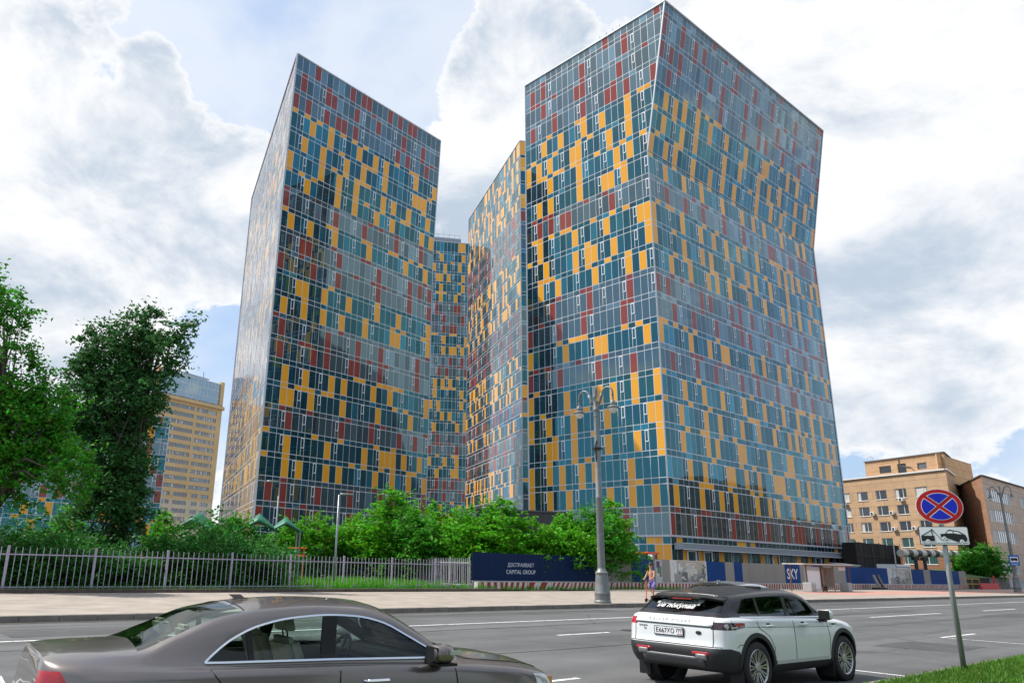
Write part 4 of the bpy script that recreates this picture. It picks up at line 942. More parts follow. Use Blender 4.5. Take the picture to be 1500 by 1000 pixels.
poster(59.3 - 36, 65.1 - 36, 3); poster(106.3 - 36, 114.1 - 36, 8)
mb = MB(); fm = []
for k, (x, z, w, h, c) in enumerate([(21.15, .55, .95, 1.85, 0), (21.3, 1.75, .5, .55, 1), (21.4, 1.3, .35, .5, 2), (21.25, .9, .8, .4, 3), (21.35, .6, .5, .5, 0), (21.7, 1.0, .3, .9, 2)]):
    mb.quad(*[(p, -.0265 - .0006 * k, q) for p, q in ((x, z), (x + w, z), (x + w, z + h), (x, z + h))]); fm.append(c)
mb.build('printed_picture', None, hroot, mats=[MT['fgrey'], mat('print_purple', (.08, .04, .12), .5), mat('print_leaf', (.1, .2, .12), .5), MT['cream']], fm=fm)
# striped concrete blocks under the hoarding: each block its own thing
def block(t0, L, sl, pitch, phase, w=.5):
    o = empty('concrete_block', W(H0 - .32, t0 + L / 2, .15), ROAD_RZ)
    s = MB(); s.prism([(-L / 2, -.2, 0), (L / 2, -.2, 0), (L / 2, .16, 0), (-L / 2, .16, 0)], (0, 0, .52)); fm = [0] * len(s.f); x = -L / 2 - sl + phase
    while x < L / 2:
        q = [(x, 0), (x + pitch * w, 0), (x + pitch * w + sl, .50), (x + sl, .50)]; c = lambda v: max(-L / 2 + .02, min(L / 2 - .02, v))
        q = [(c(a), z) for a, z in q]
        if max(a for a, _ in q) - min(a for a, _ in q) > .03: s.prism([(a, -.203, z + .01) for a, z in q], (0, .0025, 0)); fm += [1] * (len(s.f) - len(fm))
        x += pitch
    s.build('block_body', None, o, mats=[MT['cream'], MT['bred']], fm=fm); tag(o, 'concrete block with red and white stripes in the row at the foot of the hoarding', 'concrete block', 'striped concrete blocks under the hoarding'); return o
t0 = 36.05; k = 0
while t0 < 134:
    L = 2.4; sl = (0, .12, .35, .35, .2, .1, .05)[min(k, 6) if k < 7 else 5 + k % 2] * (-1 if 16 < k < 19 else 1)
    block(t0, L, sl, (.62, .56, 1.3, .52, .5, .48)[k if k < 6 else 5], random.uniform(0, .4)); t0 += 2.45; k += 1

# ------------------------------------------------------------------ street furniture
MT['lampgrey'] = mat('lamp_post_grey', (.20, .21, .205), .5, .25, var=.18, vscale=5, bump=.15, bscale=25)
MT['bowl'] = mat('opal_bowl', (.66, .66, .62), .25)
def big_lamp(loc, label, scale=1.0, rz=0.0):
    r = empty('street_lamp', loc, rz); tag(r, label, 'street lamp', 'tall double arm street lamps')
    p = MB(); p.lathe([(.40, 0), (.40, .10), (.37, .14), (.37, .42), (.385, .46), (.36, .52), (.30, 1.15), (.285, 1.30), (.31, 1.34), (.31, 1.40), (.24, 1.46), (.185, 1.6)], (0, 0, 0), 28); p.build('pedestal', MT['lampgrey'], r, smooth=False); smooth_by_angle(r.children[-1], 35)
    s = MB(); s.lathe([(.185, 1.55), (.165, 4.9), (.172, 4.92), (.172, 4.98), (.16, 5.0), (.125, 9.0), (.145, 9.02), (.145, 9.08), (.12, 9.1), (.12, 9.3), (.16, 9.34), (.16, 9.40), (.12, 9.46), (.12, 9.8), (.0, 9.82)], (0, 0, 0), 24); o = s.build('shaft', MT['lampgrey'], r); smooth_by_angle(o, 35)
    for sg, lo in ((1, -.02), (-1, 0)):
        a = MB(); pts = [Vector((0, sg * (.10 + .0 * i), 9.35)) for i in range(1)]
        for k in range(15):
            f = k / 14; ang = R(195) - R(225) * f
            if f < .35: q = Vector((0, sg * (.12 + .34 * (f / .35) ** 1.2), 9.35 + .80 * f / .35))
            else:
                g = (f - .35) / .65; th = R(165) - R(165) * g; q = Vector((0, sg * (.85 + .38 * math.cos(th)), 10.08 + .36 * math.sin(th)))
            pts.append(q)
        pts.append(Vector((0, sg * 1.23, 9.92)))
        a.tube(pts, [.055] * len(pts), 10); a.tube([p_ + Vector((0, sg * .0, -.02)) for p_ in pts[3:7]], .085, 8); a.build('arm', MT['lampgrey'], r, smooth=True)
        h = MB(); h.lathe([(.05, 9.95), (.06, 9.72), (.12, 9.66), (.15, 9.5), (.13, 9.46), (.305, 9.37), (.315, 9.33), (.305, 9.31), (.0, 9.31)], (0, sg * 1.23, 0), 22); h = h.build('lamp_hood', MT['lampgrey'], r); smooth_by_angle(h, 40)
        g = MB(); g.lathe([(.235, 9.32), (.235, 9.26), (.20, 9.15), (.11, 9.07), (.0, 9.05)], (0, sg * 1.23, 0), 20); g.build('lamp_bowl', MT['bowl'], r, smooth=True)
    f = MB(); f.tube([(0, 0, 9.8), (0, 0, 10.25)], .05, 8); f.box((0, 0, 10.2), (.22, .12, .34)); f.box((0, 0, 10.45), (.14, .14, .14)); f.build('camera_box', MT['lampgrey'], r)
    for c_ in r.children:
        if c_.name.startswith(('arm', 'lamp')): c_.scale = (1, .88, 1)
    return r
L1 = big_lamp((8.21, 37.73, .15), 'tall grey double arm street lamp standing on the pavement in front of the hoarding', 1.0, ROAD_RZ)
b = MB(); b.tube([(.0, .0, 7.35), (-.25, .0, 7.38)], .03, 6); b.tube([(-.22, -.05, 7.75), (-.28, 0, 7.4), (-.12, .03, 6.75), (-.05, .03, 6.45)], .035, 6); b.bar((-.25, .02, 7.45), (-.32, -.1, 7.7), .05); o = b.build('broken_bracket', MT['dark'], L1); o.rotation_euler = (0, 0, R(20))
b = MB(); b.lathe([(.26, 7.33), (.26, 7.42)], (0, 0, 0), 16); b.build('clamp_band', MT['dark'], L1)
L2 = copy_tree(L1)
for c in list(L2.children):
    if c.name.startswith(('broken', 'clamp')): bpy.data.objects.remove(c)
L2.location = (71.7, 95.9, .15); L2.scale = (1.05, 1.05, 1.22); tag(L2, 'distant grey double arm street lamp at the right edge, carrying a blue bus stop sign')
# bus stop sign on the far lamp
r = empty('bus_stop_sign', (71.62, 95.5, 3.9)); tag(r, 'blue and white bus stop sign fixed to the far street lamp', 'bus stop sign'); r.rotation_euler = (0, 0, R(-25))
b = MB(); b.box((0, 0, 0), (1.05, .06, 1.25)); o = b.build('board', mat('sign_blue', (.01, .12, .40), .4), r); bevel(o, .02, 1)
b = MB(); b.box((0, -.033, .10), (.80, .008, .62)); b.build('white_field', MT['white'], r)
b = MB(); b.prism([(x, -.038, z) for x, z in ((-.34, -.02), (.34, -.02), (.34, .20), (.28, .28), (-.34, .28))], (0, -.004, 0))
for x in (-.2, .2): b.lathe([(.07, 0), (.07, .006)], (x, -.038, -.03), 12, Matrix(((1, 0, 0), (0, 0, -1), (0, 1, 0))))
b.build('bus_symbol', MT['dark'], r)
b = MB()
for z in (-.42, -.5): b.box((0, -.033, z), (.7, .008, .035))
b.build('timetable_lines', MT['white'], r)
def park_lamp(loc, label, hgt, side):
    r = empty('park_lamp', loc); tag(r, label, 'park lamp', 'slim park lamps')
    b = MB(); b.tube([(0, 0, 0), (0, 0, hgt * .35), (0, 0, hgt)], [.085, .075, .05], 12); b.build('pole', MT['steel'], r, smooth=True)
    b = MB(); b.tube([(0, 0, hgt - .05), (side * .5, 0, hgt + .04)], .035, 8); b.build('arm', MT['steel'], r)
    h = MB(); n = 12
    h.prism([(side * (.05 + .95 * (1 - math.cos(math.pi * i / n)) / 2), -.17 * math.sin(math.pi * i / n) - .03, hgt + .0) for i in range(n + 1)] + [(side * (.05 + .95 * (1 - math.cos(math.pi * (n - i) / n)) / 2), .17 * math.sin(math.pi * (n - i) / n) + .03, hgt) for i in range(n + 1)], (0, 0, .09)); o = h.build('lamp_head', MT['steel'], r); bevel(o, .02, 1)
park_lamp((-11.73, 58, .17), 'slim grey park lamp rising behind the hedge beside the green shelter', 7.3, -1)
park_lamp((-6.41, 52, .17), 'slim grey park lamp standing on the lawn behind the fence', 5.95, 1)
# green shelter roofs
MT['tent'] = mat('green_tarpaulin', (.03, .22, .13), .45, var=.2, vscale=2, trans=.25)
def shelter(loc, rz, label, n):
    r = empty('garden_shelter', loc, rz); tag(r, label, 'shelter', 'green vaulted shelters')
    for k in range(n):
        mb = MB(); W_, D_, H_ = 3.0, 2.6, 1.25; ox = k * 1.9; nu, nv = 12, 10; s = .85 if k else 1
        for i in range(nu + 1):
            for j in range(nv + 1):
                a, c = i / nu * 2 - 1, j / nv * 2 - 1; z = H_ * s * ((1 - abs(a)) ** 1.25 * .75 + .25 * (1 - abs(a) ** 2)) * (1 - .45 * abs(c) ** 2) + .03 * math.cos(c * 9)
                mb.v.append((ox + a * W_ / 2 * s, c * D_ / 2, 3.55 + z))
        for i in range(nu):
            for j in range(nv): q = k_ = i * (nv + 1) + j; mb.f.append((q, q + nv + 1, q + nv + 2, q + 1))
        o = mb.build('canopy', MT['tent'], r, smooth=True); sm = o.modifiers.new('thick', 'SOLIDIFY'); sm.thickness = .03
    for x, y in ((-1.3, -1.2), (-1.3, 1.2), (1.1 + (n - 1) * 1.8, -1.2), (1.1 + (n - 1) * 1.8, 1.2)):
        b = MB(); b.tube([(x, y, 0), (x, y, 3.6)], .05, 8); b.build('post', MT['steel'], r)
    return r
shelter((-12.6, 56, .17), R(15), 'green double vaulted shelter roof right of the hedge, under the left tower', 2)
shelter((-17.2, 57, .17), R(-10), 'green single vaulted shelter roof in front of the ochre slab block', 1)
r = empty('climbing_frame', (-9.6, 53, .17)); tag(r, 'orange playground climbing frame half hidden by the shrubs', 'climbing frame')
for x in (0, .9): b = MB(); b.tube([(x, 0, 0), (x, 0, 2.45)], .045, 8); b.build('upright', MT['orange'], r)
b = MB()
for z in (1.9, 2.4): b.tube([(-.3, 0, z), (1.1, 0, z)], .04, 8)
b.build('crossbar', MT['orange'], r)
r = empty('spring_rider', (-10.3, 47, .17)); tag(r, 'red and orange playground seat seen through the pickets', 'playground seat')
b = MB(); b.tube([(0, 0, 0), (.1, 0, .5), (-.2, 0, 1.0), (-.5, 0, 1.3)], .05, 8); b.build('frame', MT['orange'], r); b = MB(); b.box((.3, 0, .45), (1.1, .4, .08)); b.build('seat', MT['orange'], r)
# dark site cabin behind the trees
def corrugated(mb, a, d, L, z0, z1, nn, amp=.04, pitch=.3):
    n = int(L / pitch) * 2; pts = [a + d * (L * i / n) + nn * (amp if (i // 1) % 2 else 0) for i in range(n + 1)]
    for p, q in zip(pts[:-1], pts[1:]): mb.quad(p + Vector((0, 0, z0)), q + Vector((0, 0, z0)), q + Vector((0, 0, z1)), p + Vector((0, 0, z1)))
r = empty('site_cabin', (0, 0, 0)); tag(r, 'dark grey corrugated site cabin behind the trees at the foot of the towers', 'site cabin')
a = V2(4.0, 71.5); d = hdg(76); b = MB(); nn = Vector((d.y, -d.x, 0)); corrugated(b, a, d, 9.5, .2, 6.75, nn); d2 = hdg(-14); prism_block(b, [a, a + d * 9.5, a + d * 9.5 + d2 * 3, a + d2 * 3], .2, 6.75, skip=(0,)); b.build('wall', mat('cabin_charcoal', (.055, .053, .06), .6, var=.1, vscale=2), r)
b = MB(); b.bar(a + nn * .05 + Vector((0, 0, 6.8)), a + d * 9.5 + nn * .05 + Vector((0, 0, 6.8)), .2, .14); b.build('roof_rail', MT['roof'], r)
b = MB(); b.box(a - d * .9 + Vector((0, 0, 3.4)), (1.7, .5, 6.5), math.atan2(d.y, d.x)); b.build('end_panel', MT['canopy'], r)
# tractor with an orange roof behind the hoarding
r = empty('loader', (20.3, 73.5, .1), ROAD_RZ); tag(r, 'small machine with a flat orange cab roof behind the hoarding', 'loader')
b = MB(); b.box((0, 0, 3.14), (2.0, 1.6, .16)); o = b.build('cab_roof', MT['orange'], r); bevel(o, .05, 2)
b = MB()
for x in (-.75, .75):
    for y in (-.6, .6): b.bar((x, y, 1.3), (x, y, 3.08), .08)
b.build('cab_frame', MT['dark'], r); b = MB(); b.box((0, 0, 1.0), (2.6, 1.4, .8)); b.box((1.6, 0, .9), (1.0, 1.2, .7)); o = b.build('chassis', MT['orange'], r); bevel(o, .05, 1)
b = MB(); b.prism([(x, -.52, z) for x, z in ((-.7, 1.4), (.7, 1.4), (.7, 3.0), (-.7, 3.0))], (0, .02, 0)); b.build('cab_window', MT['pane'], r)
for x in (-.9, 1.4):
    for y in (-.75, .75): b = MB(); b.lathe([(.0, -.15), (.5, -.15), (.55, -.1), (.55, .1), (.5, .15), (.0, .15)], (x, y, .55), 20, Matrix(((1, 0, 0), (0, 0, 1), (0, -1, 0)))); b.build('wheel', MT['dark'], r)
# bus shelter
SH = empty('bus_shelter', W(34.2, 71.2, .155), ROAD_RZ); tag(SH, 'bus shelter with a white advert end panel, brown posts and thin flat roof', 'bus shelter')
MT['brown'] = mat('rusty_brown_steel', (.16, .075, .05), .6, var=.3, vscale=5)
def bp(x, y, z): return Vector((x, y, z))
for x, y in ((.3, -.75), (.3, .75), (3.6, .75), (7.0, .75), (9.2, -.75), (9.2, .75), (3.3, -.75)):
    b = MB(); b.bar((x, y, 0), (x, y, 2.35), .09); b.build('post', MT['brown'], SH)
b = MB(); b.prism([(-.6, -1.0, 2.36), (9.7, -1.0, 2.42), (9.7, 1.0, 2.42), (-.6, 1.0, 2.36)], (0, 0, .10)); o = b.build('roof', MT['cream'], SH)
b = MB(); b.box((4.6, -.98, 2.33), (9.8, .05, .08)); b.build('roof_beam', MT['brown'], SH)
b = MB(); b.box((1.78, -.60, 1.15), (2.9, .12, 2.1)); b.build('advert_panel', MT['fgrey'], SH)
b = MB(); b.box((1.78, -.667, 1.02), (2.7, .012, 1.62)); b.build('advert_sheet', MT['white'], SH)
b = MB(); b.box((5.3, .72, 1.25), (3.1, .02, 1.9)); b.build('back_pane', clear_glass('shelter_glass', (.78, .82, .82), 1.0), SH)
b = MB(); b.box((8.1, .74, 1.25), (2.0, .03, 1.9)); b.build('back_board', mat('shelter_board', (.22, .18, .15), .7, var=.25, vscale=2), SH)
b = MB(); b.box((5.2, .35, .45), (2.6, .40, .06)); b.build('bench_seat', MT['brown'], SH)
for x in (4.1, 6.3): b = MB(); b.box((x, .35, .22), (.07, .34, .42)); b.build('bench_leg', MT['brown'], SH)
b = MB(); b.box((7.6, -.8, 2.12), (1.5, .04, .36)); o = b.build('name_board', MT['cream'], SH)
t = text_mesh('lettering', 'СТОП', .26, MT['dark'], SH, .002); bpy.data.objects.remove(t)
MT['conc'] = mat('pale_concrete', (.36, .38, .37), .8, var=.15, vscale=3, bump=.2)
for x, lab in ((-.15, 'pale concrete cube bin left of the bus shelter advert panel'), (7.4, 'pale concrete cube bin near the right post of the bus shelter')):
    o = empty('concrete_bin', W(33.1, 71.2 + x, .155), ROAD_RZ); tag(o, lab, 'concrete bin', 'concrete cube bins at the bus shelter')
    b = MB(); b.prism([(-.42, -.42, 0), (.42, -.42, 0), (.42, .42, 0), (-.42, .42, 0)], (0, 0, .80)); e = b.build('bin_body', MT['conc'], o); bevel(e, .04, 1)
    b = MB(); b.box((0, 0, .81), (.55, .55, .05)); b.build('bin_rim', MT['canopy'], o)
for k, x in enumerate((0, 1.15)):
    o = empty('traffic_cabinet', W(37.6, 97.6 + x, .155), ROAD_RZ + R(8)); tag(o, ('left' if k == 0 else 'right') + ' of two leaning grey metal panels on dark feet against the blue hoarding', 'leaning panel', 'leaning grey panels')
    b = MB(); b.prism([(-.42, -.3, .22), (.42, -.3, .22), (.25, .15, 1.62), (-.62, .15, 1.62)], (0, .16, 0)); e = b.build('panel', mat('panel_grey', (.16, .165, .17), .6, var=.2) if k == 0 else e.data.materials[0], o); bevel(e, .02, 1)
    b = MB(); b.box((0, 0, .11), (1.05, 1.0, .20)); e = b.build('rubber_foot', MT['dark'], o); bevel(e, .03, 1)
# works yard at the right
r = empty('netted_scaffold', (0, 0, 0)); tag(r, 'box of scaffolding wrapped in black netting in front of the orange building', 'scaffold'); A = V2(66.5, 121.6); B_ = V2(80, 132.6); d = (B_ - A).normalized(); nn = Vector((d.y, -d.x, 0)); L = (B_ - A).length
MT['net'] = mat('black_netting', (.018, .014, .013), .85, var=.5, vscale=.4)
b = MB(); nx = 12
for i in range(nx):
    s0, s1 = L * i / nx, L * (i + 1) / nx; j0, j1 = .12 * math.sin(i * 2.1), .12 * math.sin((i + 1) * 2.1); top = lambda s: 6.65 + .06 * math.sin(s * .9)
    b.quad(A + d * s0 + nn * j0 + Vector((0, 0, .5)), A + d * s1 + nn * j1 + Vector((0, 0, .5)), A + d * s1 + nn * j1 + Vector((0, 0, top(s1))), A + d * s0 + nn * j0 + Vector((0, 0, top(s0))))
prism_block(b, [A, B_, B_ - nn * 2, A - nn * 2], .5, 6.6, skip=(0,)); b.build('netting', MT['net'], r)
b = MB()
for i in range(7): b.tube([A + d * (L * i / 6) + nn * .16, A + d * (L * i / 6) + nn * .16 + Vector((0, 0, 6.9))], .05, 6)
for z in (2.4, 4.6): b.tube([A + nn * .18 + Vector((0, 0, z)), B_ + nn * .18 + Vector((0, 0, z))], .04, 6)
b.build('scaffold_tube', mat('dark_tube', (.05, .04, .035), .6), r)
r = empty('striped_pipe', (0, 0, 0)); tag(r, 'raised heating pipe with black and white bands crossing behind the tow away plate', 'pipe'); a = V2(77.5, 128.2); e_ = V2(118, 161); d = (e_ - a).normalized(); L = (e_ - a).length
b = MB(); fm = []; n = 26
for i in range(n):
    f0 = len(b.f); z0 = 5.35 + 1.0 * i / n; b.tube([a + d * (L * i / n) + Vector((0, 0, z0)), a + d * (L * (i + 1) / n) + Vector((0, 0, z0 + 1.0 / n))], .62, 12, cap=i in (0, n - 1)); fm += [i % 2] * (len(b.f) - f0)
b.build('pipe_run', None, r, mats=[MT['cream'], mat('pipe_band', (.05, .055, .06), .6)], fm=fm, smooth=False); smooth_by_angle(r.children[-1], 50)
for s in (6, 10, 24, 40): b = MB(); b.bar(a + d * s, a + d * s + Vector((0, 0, 5.0)), .4); b.bar(a + d * s - U * 1.2 + Vector((0, 0, 4.6)), a + d * s + U * 1.2 + Vector((0, 0, 4.6)), .5); b.build('support', mat('pipe_support', (.03, .028, .028), .7), r)
r = empty('site_cabin', (0, 0, 0)); tag(r, 'white site cabin with a framed door behind the hoarding under the striped pipe', 'site cabin'); a = V2(66.0, 111.0); d = hdg(50); b = MB(); nn = Vector((d.y, -d.x, 0)); b.prism([a, a + d * 6, a + d * 6 - nn * 2.4, a - nn * 2.4], (0, 0, 3.3)); o = b.build('wall', MT['white'], r)
b = MB(); f_ = [(.4, .4), (5.4, .4), (5.4, 3.0), (.4, 3.0)]
for p, q in zip(f_, f_[1:] + f_[:1]): b.bar(a + d * p[0] + nn * .04 + Vector((0, 0, p[1])), a + d * q[0] + nn * .04 + Vector((0, 0, q[1])), .14)
b.build('door_frame', MT['fgrey'], r)
b = MB(); b.bar(a - d * 1.2 + nn * .6 + Vector((0, 0, .2)), a - d * 1.2 + nn * .6 + Vector((0, 0, 6.0)), .12); b.build('pole', MT['fgrey'], r)
r = empty('kiosk', (0, 0, 0)); tag(r, 'small pale kiosk with a grey roof between the right tower and the black netting', 'kiosk'); a = V2(57.2, 107.5); d = hdg(50); b = MB(); nn = Vector((d.y, -d.x, 0)); b.prism([a, a + d * 4, a + d * 4 - nn * 2, a - nn * 2], (0, 0, 2.9)); b.build('wall', MT['cream'], r)
b = MB(); b.prism([a + nn * .3 - d * .2 + Vector((0, 0, 2.9)), a + nn * .3 + d * 4.2 + Vector((0, 0, 2.9)), a - nn * 2.1 + d * 4.2 + Vector((0, 0, 3.15)), a - nn * 2.1 - d * .2 + Vector((0, 0, 3.15))], (0, 0, .12)); b.build('roof', MT['fgrey'], r)
r = empty('stone_wall', (0, 0, 0)); tag(r, 'low rubble stone retaining wall with dark pit beside the far lamp', 'retaining wall'); a = W(42.5, 134.5); b = MB()
b.prism([a, a + U * 22, a + U * 22 + NN * 2, a + NN * 2], (0, 0, 1.55)); b.build('pit_lining', MT['net'], r)
m = mat('rubble_stone', (.17, .155, .14), .9, var=.5, vscale=2.2, bump=.9, bscale=3); b = MB(); b.prism([a + U * 22.1, a + U * 33, a + U * 33 + NN * 2, a + U * 22.1 + NN * 2], (0, 0, 1.7)); b.build('rubble_face', m, r)
b = MB(); b.prism([a + U * 0 - NN * .05 + Vector((0, 0, 1.56)), a + U * 33 - NN * .05 + Vector((0, 0, 1.72)), a + U * 33 + NN * 9 + Vector((0, 0, 3.0)), a + NN * 9 + Vector((0, 0, 2.6))], (0, 0, .1)); b.build('bank', MT['earth'], r)
r = empty('steps', (0, 0, 0)); tag(r, 'dark outdoor steps rising at the right edge beside the stone wall', 'steps'); b = MB(); a = W(42.3, 168.5)
for i in range(8): b.prism([a + NN * i * .4, a + NN * i * .4 + U * 24, a + NN * (i + 1) * .4 + U * 24, a + NN * (i + 1) * .4], (0, 0, .2 + .18 * i))
b.build('flight', MT['canopy'], r)
b = MB(); b.bar(a + Vector((0, 0, 1.1)), a + NN * 3.2 + Vector((0, 0, 2.5)), .06); b.bar(a, a + Vector((0, 0, 1.1)), .06); b.bar(a + NN * 3.2 + Vector((0, 0, 1.4)), a + NN * 3.2 + Vector((0, 0, 2.5)), .06); b.build('handrail', MT['steel'], r)
r = empty('yellow_guard_rail', W(38.2, 129.5, .15), ROAD_RZ); tag(r, 'yellow tube guard frame standing before the dark pit', 'guard rail'); b = MB()
for x in (0, 3.2, 6.4): b.tube([(x, 0, 0), (x, 0, 1.4)], .06, 8)
for z in (.7, 1.4): b.tube([(0, 0, z), (6.4, 0, z)], .05, 8)
b.build('tube_frame', mat('guard_yellow', (.55, .32, .02), .5), r)
r = empty('red_barrier', W(37, 131.8, .15), ROAD_RZ); tag(r, 'red plastic road barrier beside the stone wall', 'road barrier'); b = MB(); b.prism([(0, -.25, 0), (8.2, -.25, 0), (8.2, .25, 0), (0, .25, 0)], (0, 0, .3)); b.prism([(0, -.08, .3), (8.2, -.08, .3), (8.2, .08, .3), (0, .08, .3)], (0, 0, .55)); o = b.build('barrier_body', mat('barrier_plastic', (.55, .03, .035), .45), r)
b = MB(); b.tube([(7.6, .3, 0), (7.6, .3, 1.9)], .12, 8); b.build('red_post', mat('post_red', (.6, .04, .03), .45), r)
# no stopping sign with tow away plate, on the near verge
SG = empty('traffic_sign', (9.72, 14.66, .11)); tag(SG, 'round blue and red no stopping sign with white tow away plate on a grey pole', 'traffic sign'); SG.rotation_euler = (0, 0, R(-24))
b = MB(); b.tube([(0, 0, -.1), (0, 0, 3.2)], .045, 16); b.build('pole', mat('pole_grey', (.30, .32, .32), .45, .5, var=.15, vscale=8), SG, smooth=True)
MY = Matrix(((1, 0, 0), (0, 0, -1), (0, 1, 0)))             # local z -> -y (towards the viewer)
DX = 1.09; zc = 2.93
def disc(r0, y, n=48, r1=0.0, a0=0, a1=360):
    return [(r0 * DX * math.cos(R(a0 + (a1 - a0) * i / n)), y, zc + r0 * .93 * math.sin(R(a0 + (a1 - a0) * i / n))) for i in range(n + (0 if a1 - a0 >= 360 else 1))]
sred = mat('sign_red', (.52, .008, .012), .35, var=.06, vscale=3); sblue = mat('sign_deep_blue', (.005, .018, .52), .35, var=.08, vscale=3); swhite = mat('sign_white', (.86, .87, .88), .35)
b = MB(); b.prism(disc(.355, -.075)[::-1], (0, .012, 0)); b.build('disc_rim', swhite, SG)
b = MB(); b.prism(disc(.345, -.078)[::-1], (0, .002, 0)); b.build('red_disc', sred, SG)
def quadrant(r, off, y, aa):
    pts = []; n = 14; hw = off
    lo = math.degrees(math.asin(hw / r))
    for i in range(n + 1):
        a = lo + (90 - 2 * lo) * i / n; pts.append((r * math.cos(R(a)), r * math.sin(R(a))))
    pts.append((hw, hw)); c, s = math.cos(R(aa)), math.sin(R(aa))
    return [((x * c - z * s) * DX, y, zc + (x * s + z * c) * .93) for x, z in pts][::-1]
for k in range(4):
    b = MB(); b.prism(quadrant(.275, .030, -.081, 45 + 90 * k), (0, .002, 0)); q = b.build('white_edge', swhite, SG)
    b = MB(); b.prism(quadrant(.265, .040, -.084, 45 + 90 * k), (0, .002, 0)); b.build('blue_quadrant', sblue, SG)
pz = 2.385
def rrect(w, h, y, r=.03, cz=pz):
    out = []
    for cx, cy, a0 in ((w / 2 - r, h / 2 - r, 0), (-w / 2 + r, h / 2 - r, 90), (-w / 2 + r, -h / 2 + r, 180), (w / 2 - r, -h / 2 + r, 270)):
        for i in range(5): a = R(a0 + 90 * i / 4); out.append((cx + r * math.cos(a), y, cz + cy + r * math.sin(a)))
    return out[::-1]
b = MB(); b.prism(rrect(.80, .345, -.078), (0, .012, 0)); PL = b.build('tow_plate', MT['dark'], SG)
b = MB(); b.prism(rrect(.775, .32, -.081, .025), (0, .002, 0)); b.build('plate_field', swhite, PL)
b = MB(); Y_ = -.085
def S(pts): b.prism([(x, Y_, pz + z) for x, z in pts][::-1], (0, .003, 0))
S([(-.37, -.10), (-.155, -.10), (-.155, .0), (-.37, -.0)]); S([(-.37, .0), (-.185, .115), (-.178, .105), (-.355, -.01)]); S([(-.192, .125), (-.178, .125), (-.178, -.01), (-.192, -.01)]); S([(-.19, .122), (-.18, .128), (-.04, -.075), (-.05, -.08)]); S([(-.05, -.07), (.06, -.07), (.06, -.08), (-.05, -.08)])
S([(-.055, .035), (.02, .04), (.075, .105), (.10, .115), (.25, .085), (.345, .015), (.365, -.05), (.35, -.10), (.22, -.115), (.05, -.045), (-.05, -.03)])
S([(-.37, -.128), (.37, -.128), (.37, -.134), (-.37, -.134)])
b.build('tow_pictogram', MT['dark'], PL)
b = MB(); Y_ = -.088
S([(.04, .045), (.085, .09), (.145, .085), (.15, .045)]); S([(.165, .045), (.16, .083), (.235, .07), (.29, .025)])
for x, z in ((-.27, -.10), (.0, -.045), (.275, -.10)): S([(x + .034 * math.cos(a), z + .034 * math.sin(a)) for a in [2 * math.pi * i / 16 for i in range(16)]])
b.build('pictogram_cutout', swhite, PL)
b = MB(); Y_ = -.091
for x, z in ((-.27, -.10), (.0, -.045), (.275, -.10)): S([(x + .010 * math.cos(a), z + .010 * math.sin(a)) for a in [2 * math.pi * i / 10 for i in range(10)]])
b.build('wheel_hub_mark', MT['dark'], PL)
b = MB(); b.box((0, -.055, zc), (.10, .03, .04)); b.box((0, -.055, pz), (.10, .03, .04)); b.build('clamp', MT['steel'], SG)
# ------------------------------------------------------------------ cars
def pchip_tangents(t, p):
    """monotone tangents for samples p (n, dim) at parameters t"""
    n = len(t); h = np.diff(t)[:, None]; d = np.diff(p, axis=0) / h; m = np.zeros_like(p)
    for i in range(1, n - 1):
        w1, w2 = 2 * h[i] + h[i - 1], h[i] + 2 * h[i - 1]; a, b = d[i - 1], d[i]; ok = a * b > 0
        with np.errstate(divide='ignore', invalid='ignore'): hm = (w1 + w2) / (w1 / a + w2 / b)
        m[i] = np.where(ok, hm, 0)
    m[0], m[-1] = d[0], d[-1]
    return m
def hermite(t, p, q):
    m = pchip_tangents(t, p); i = np.clip(np.searchsorted(t, q, side='right') - 1, 0, len(t) - 2)
    h = (t[i + 1] - t[i]); s = ((q - t[i]) / h)[:, None]; h = h[:, None]
    return (2 * s**3 - 3 * s**2 + 1) * p[i] + (s**3 - 2 * s**2 + s) * h * m[i] + (-2 * s**3 + 3 * s**2) * p[i + 1] + (s**3 - s**2) * h * m[i + 1]
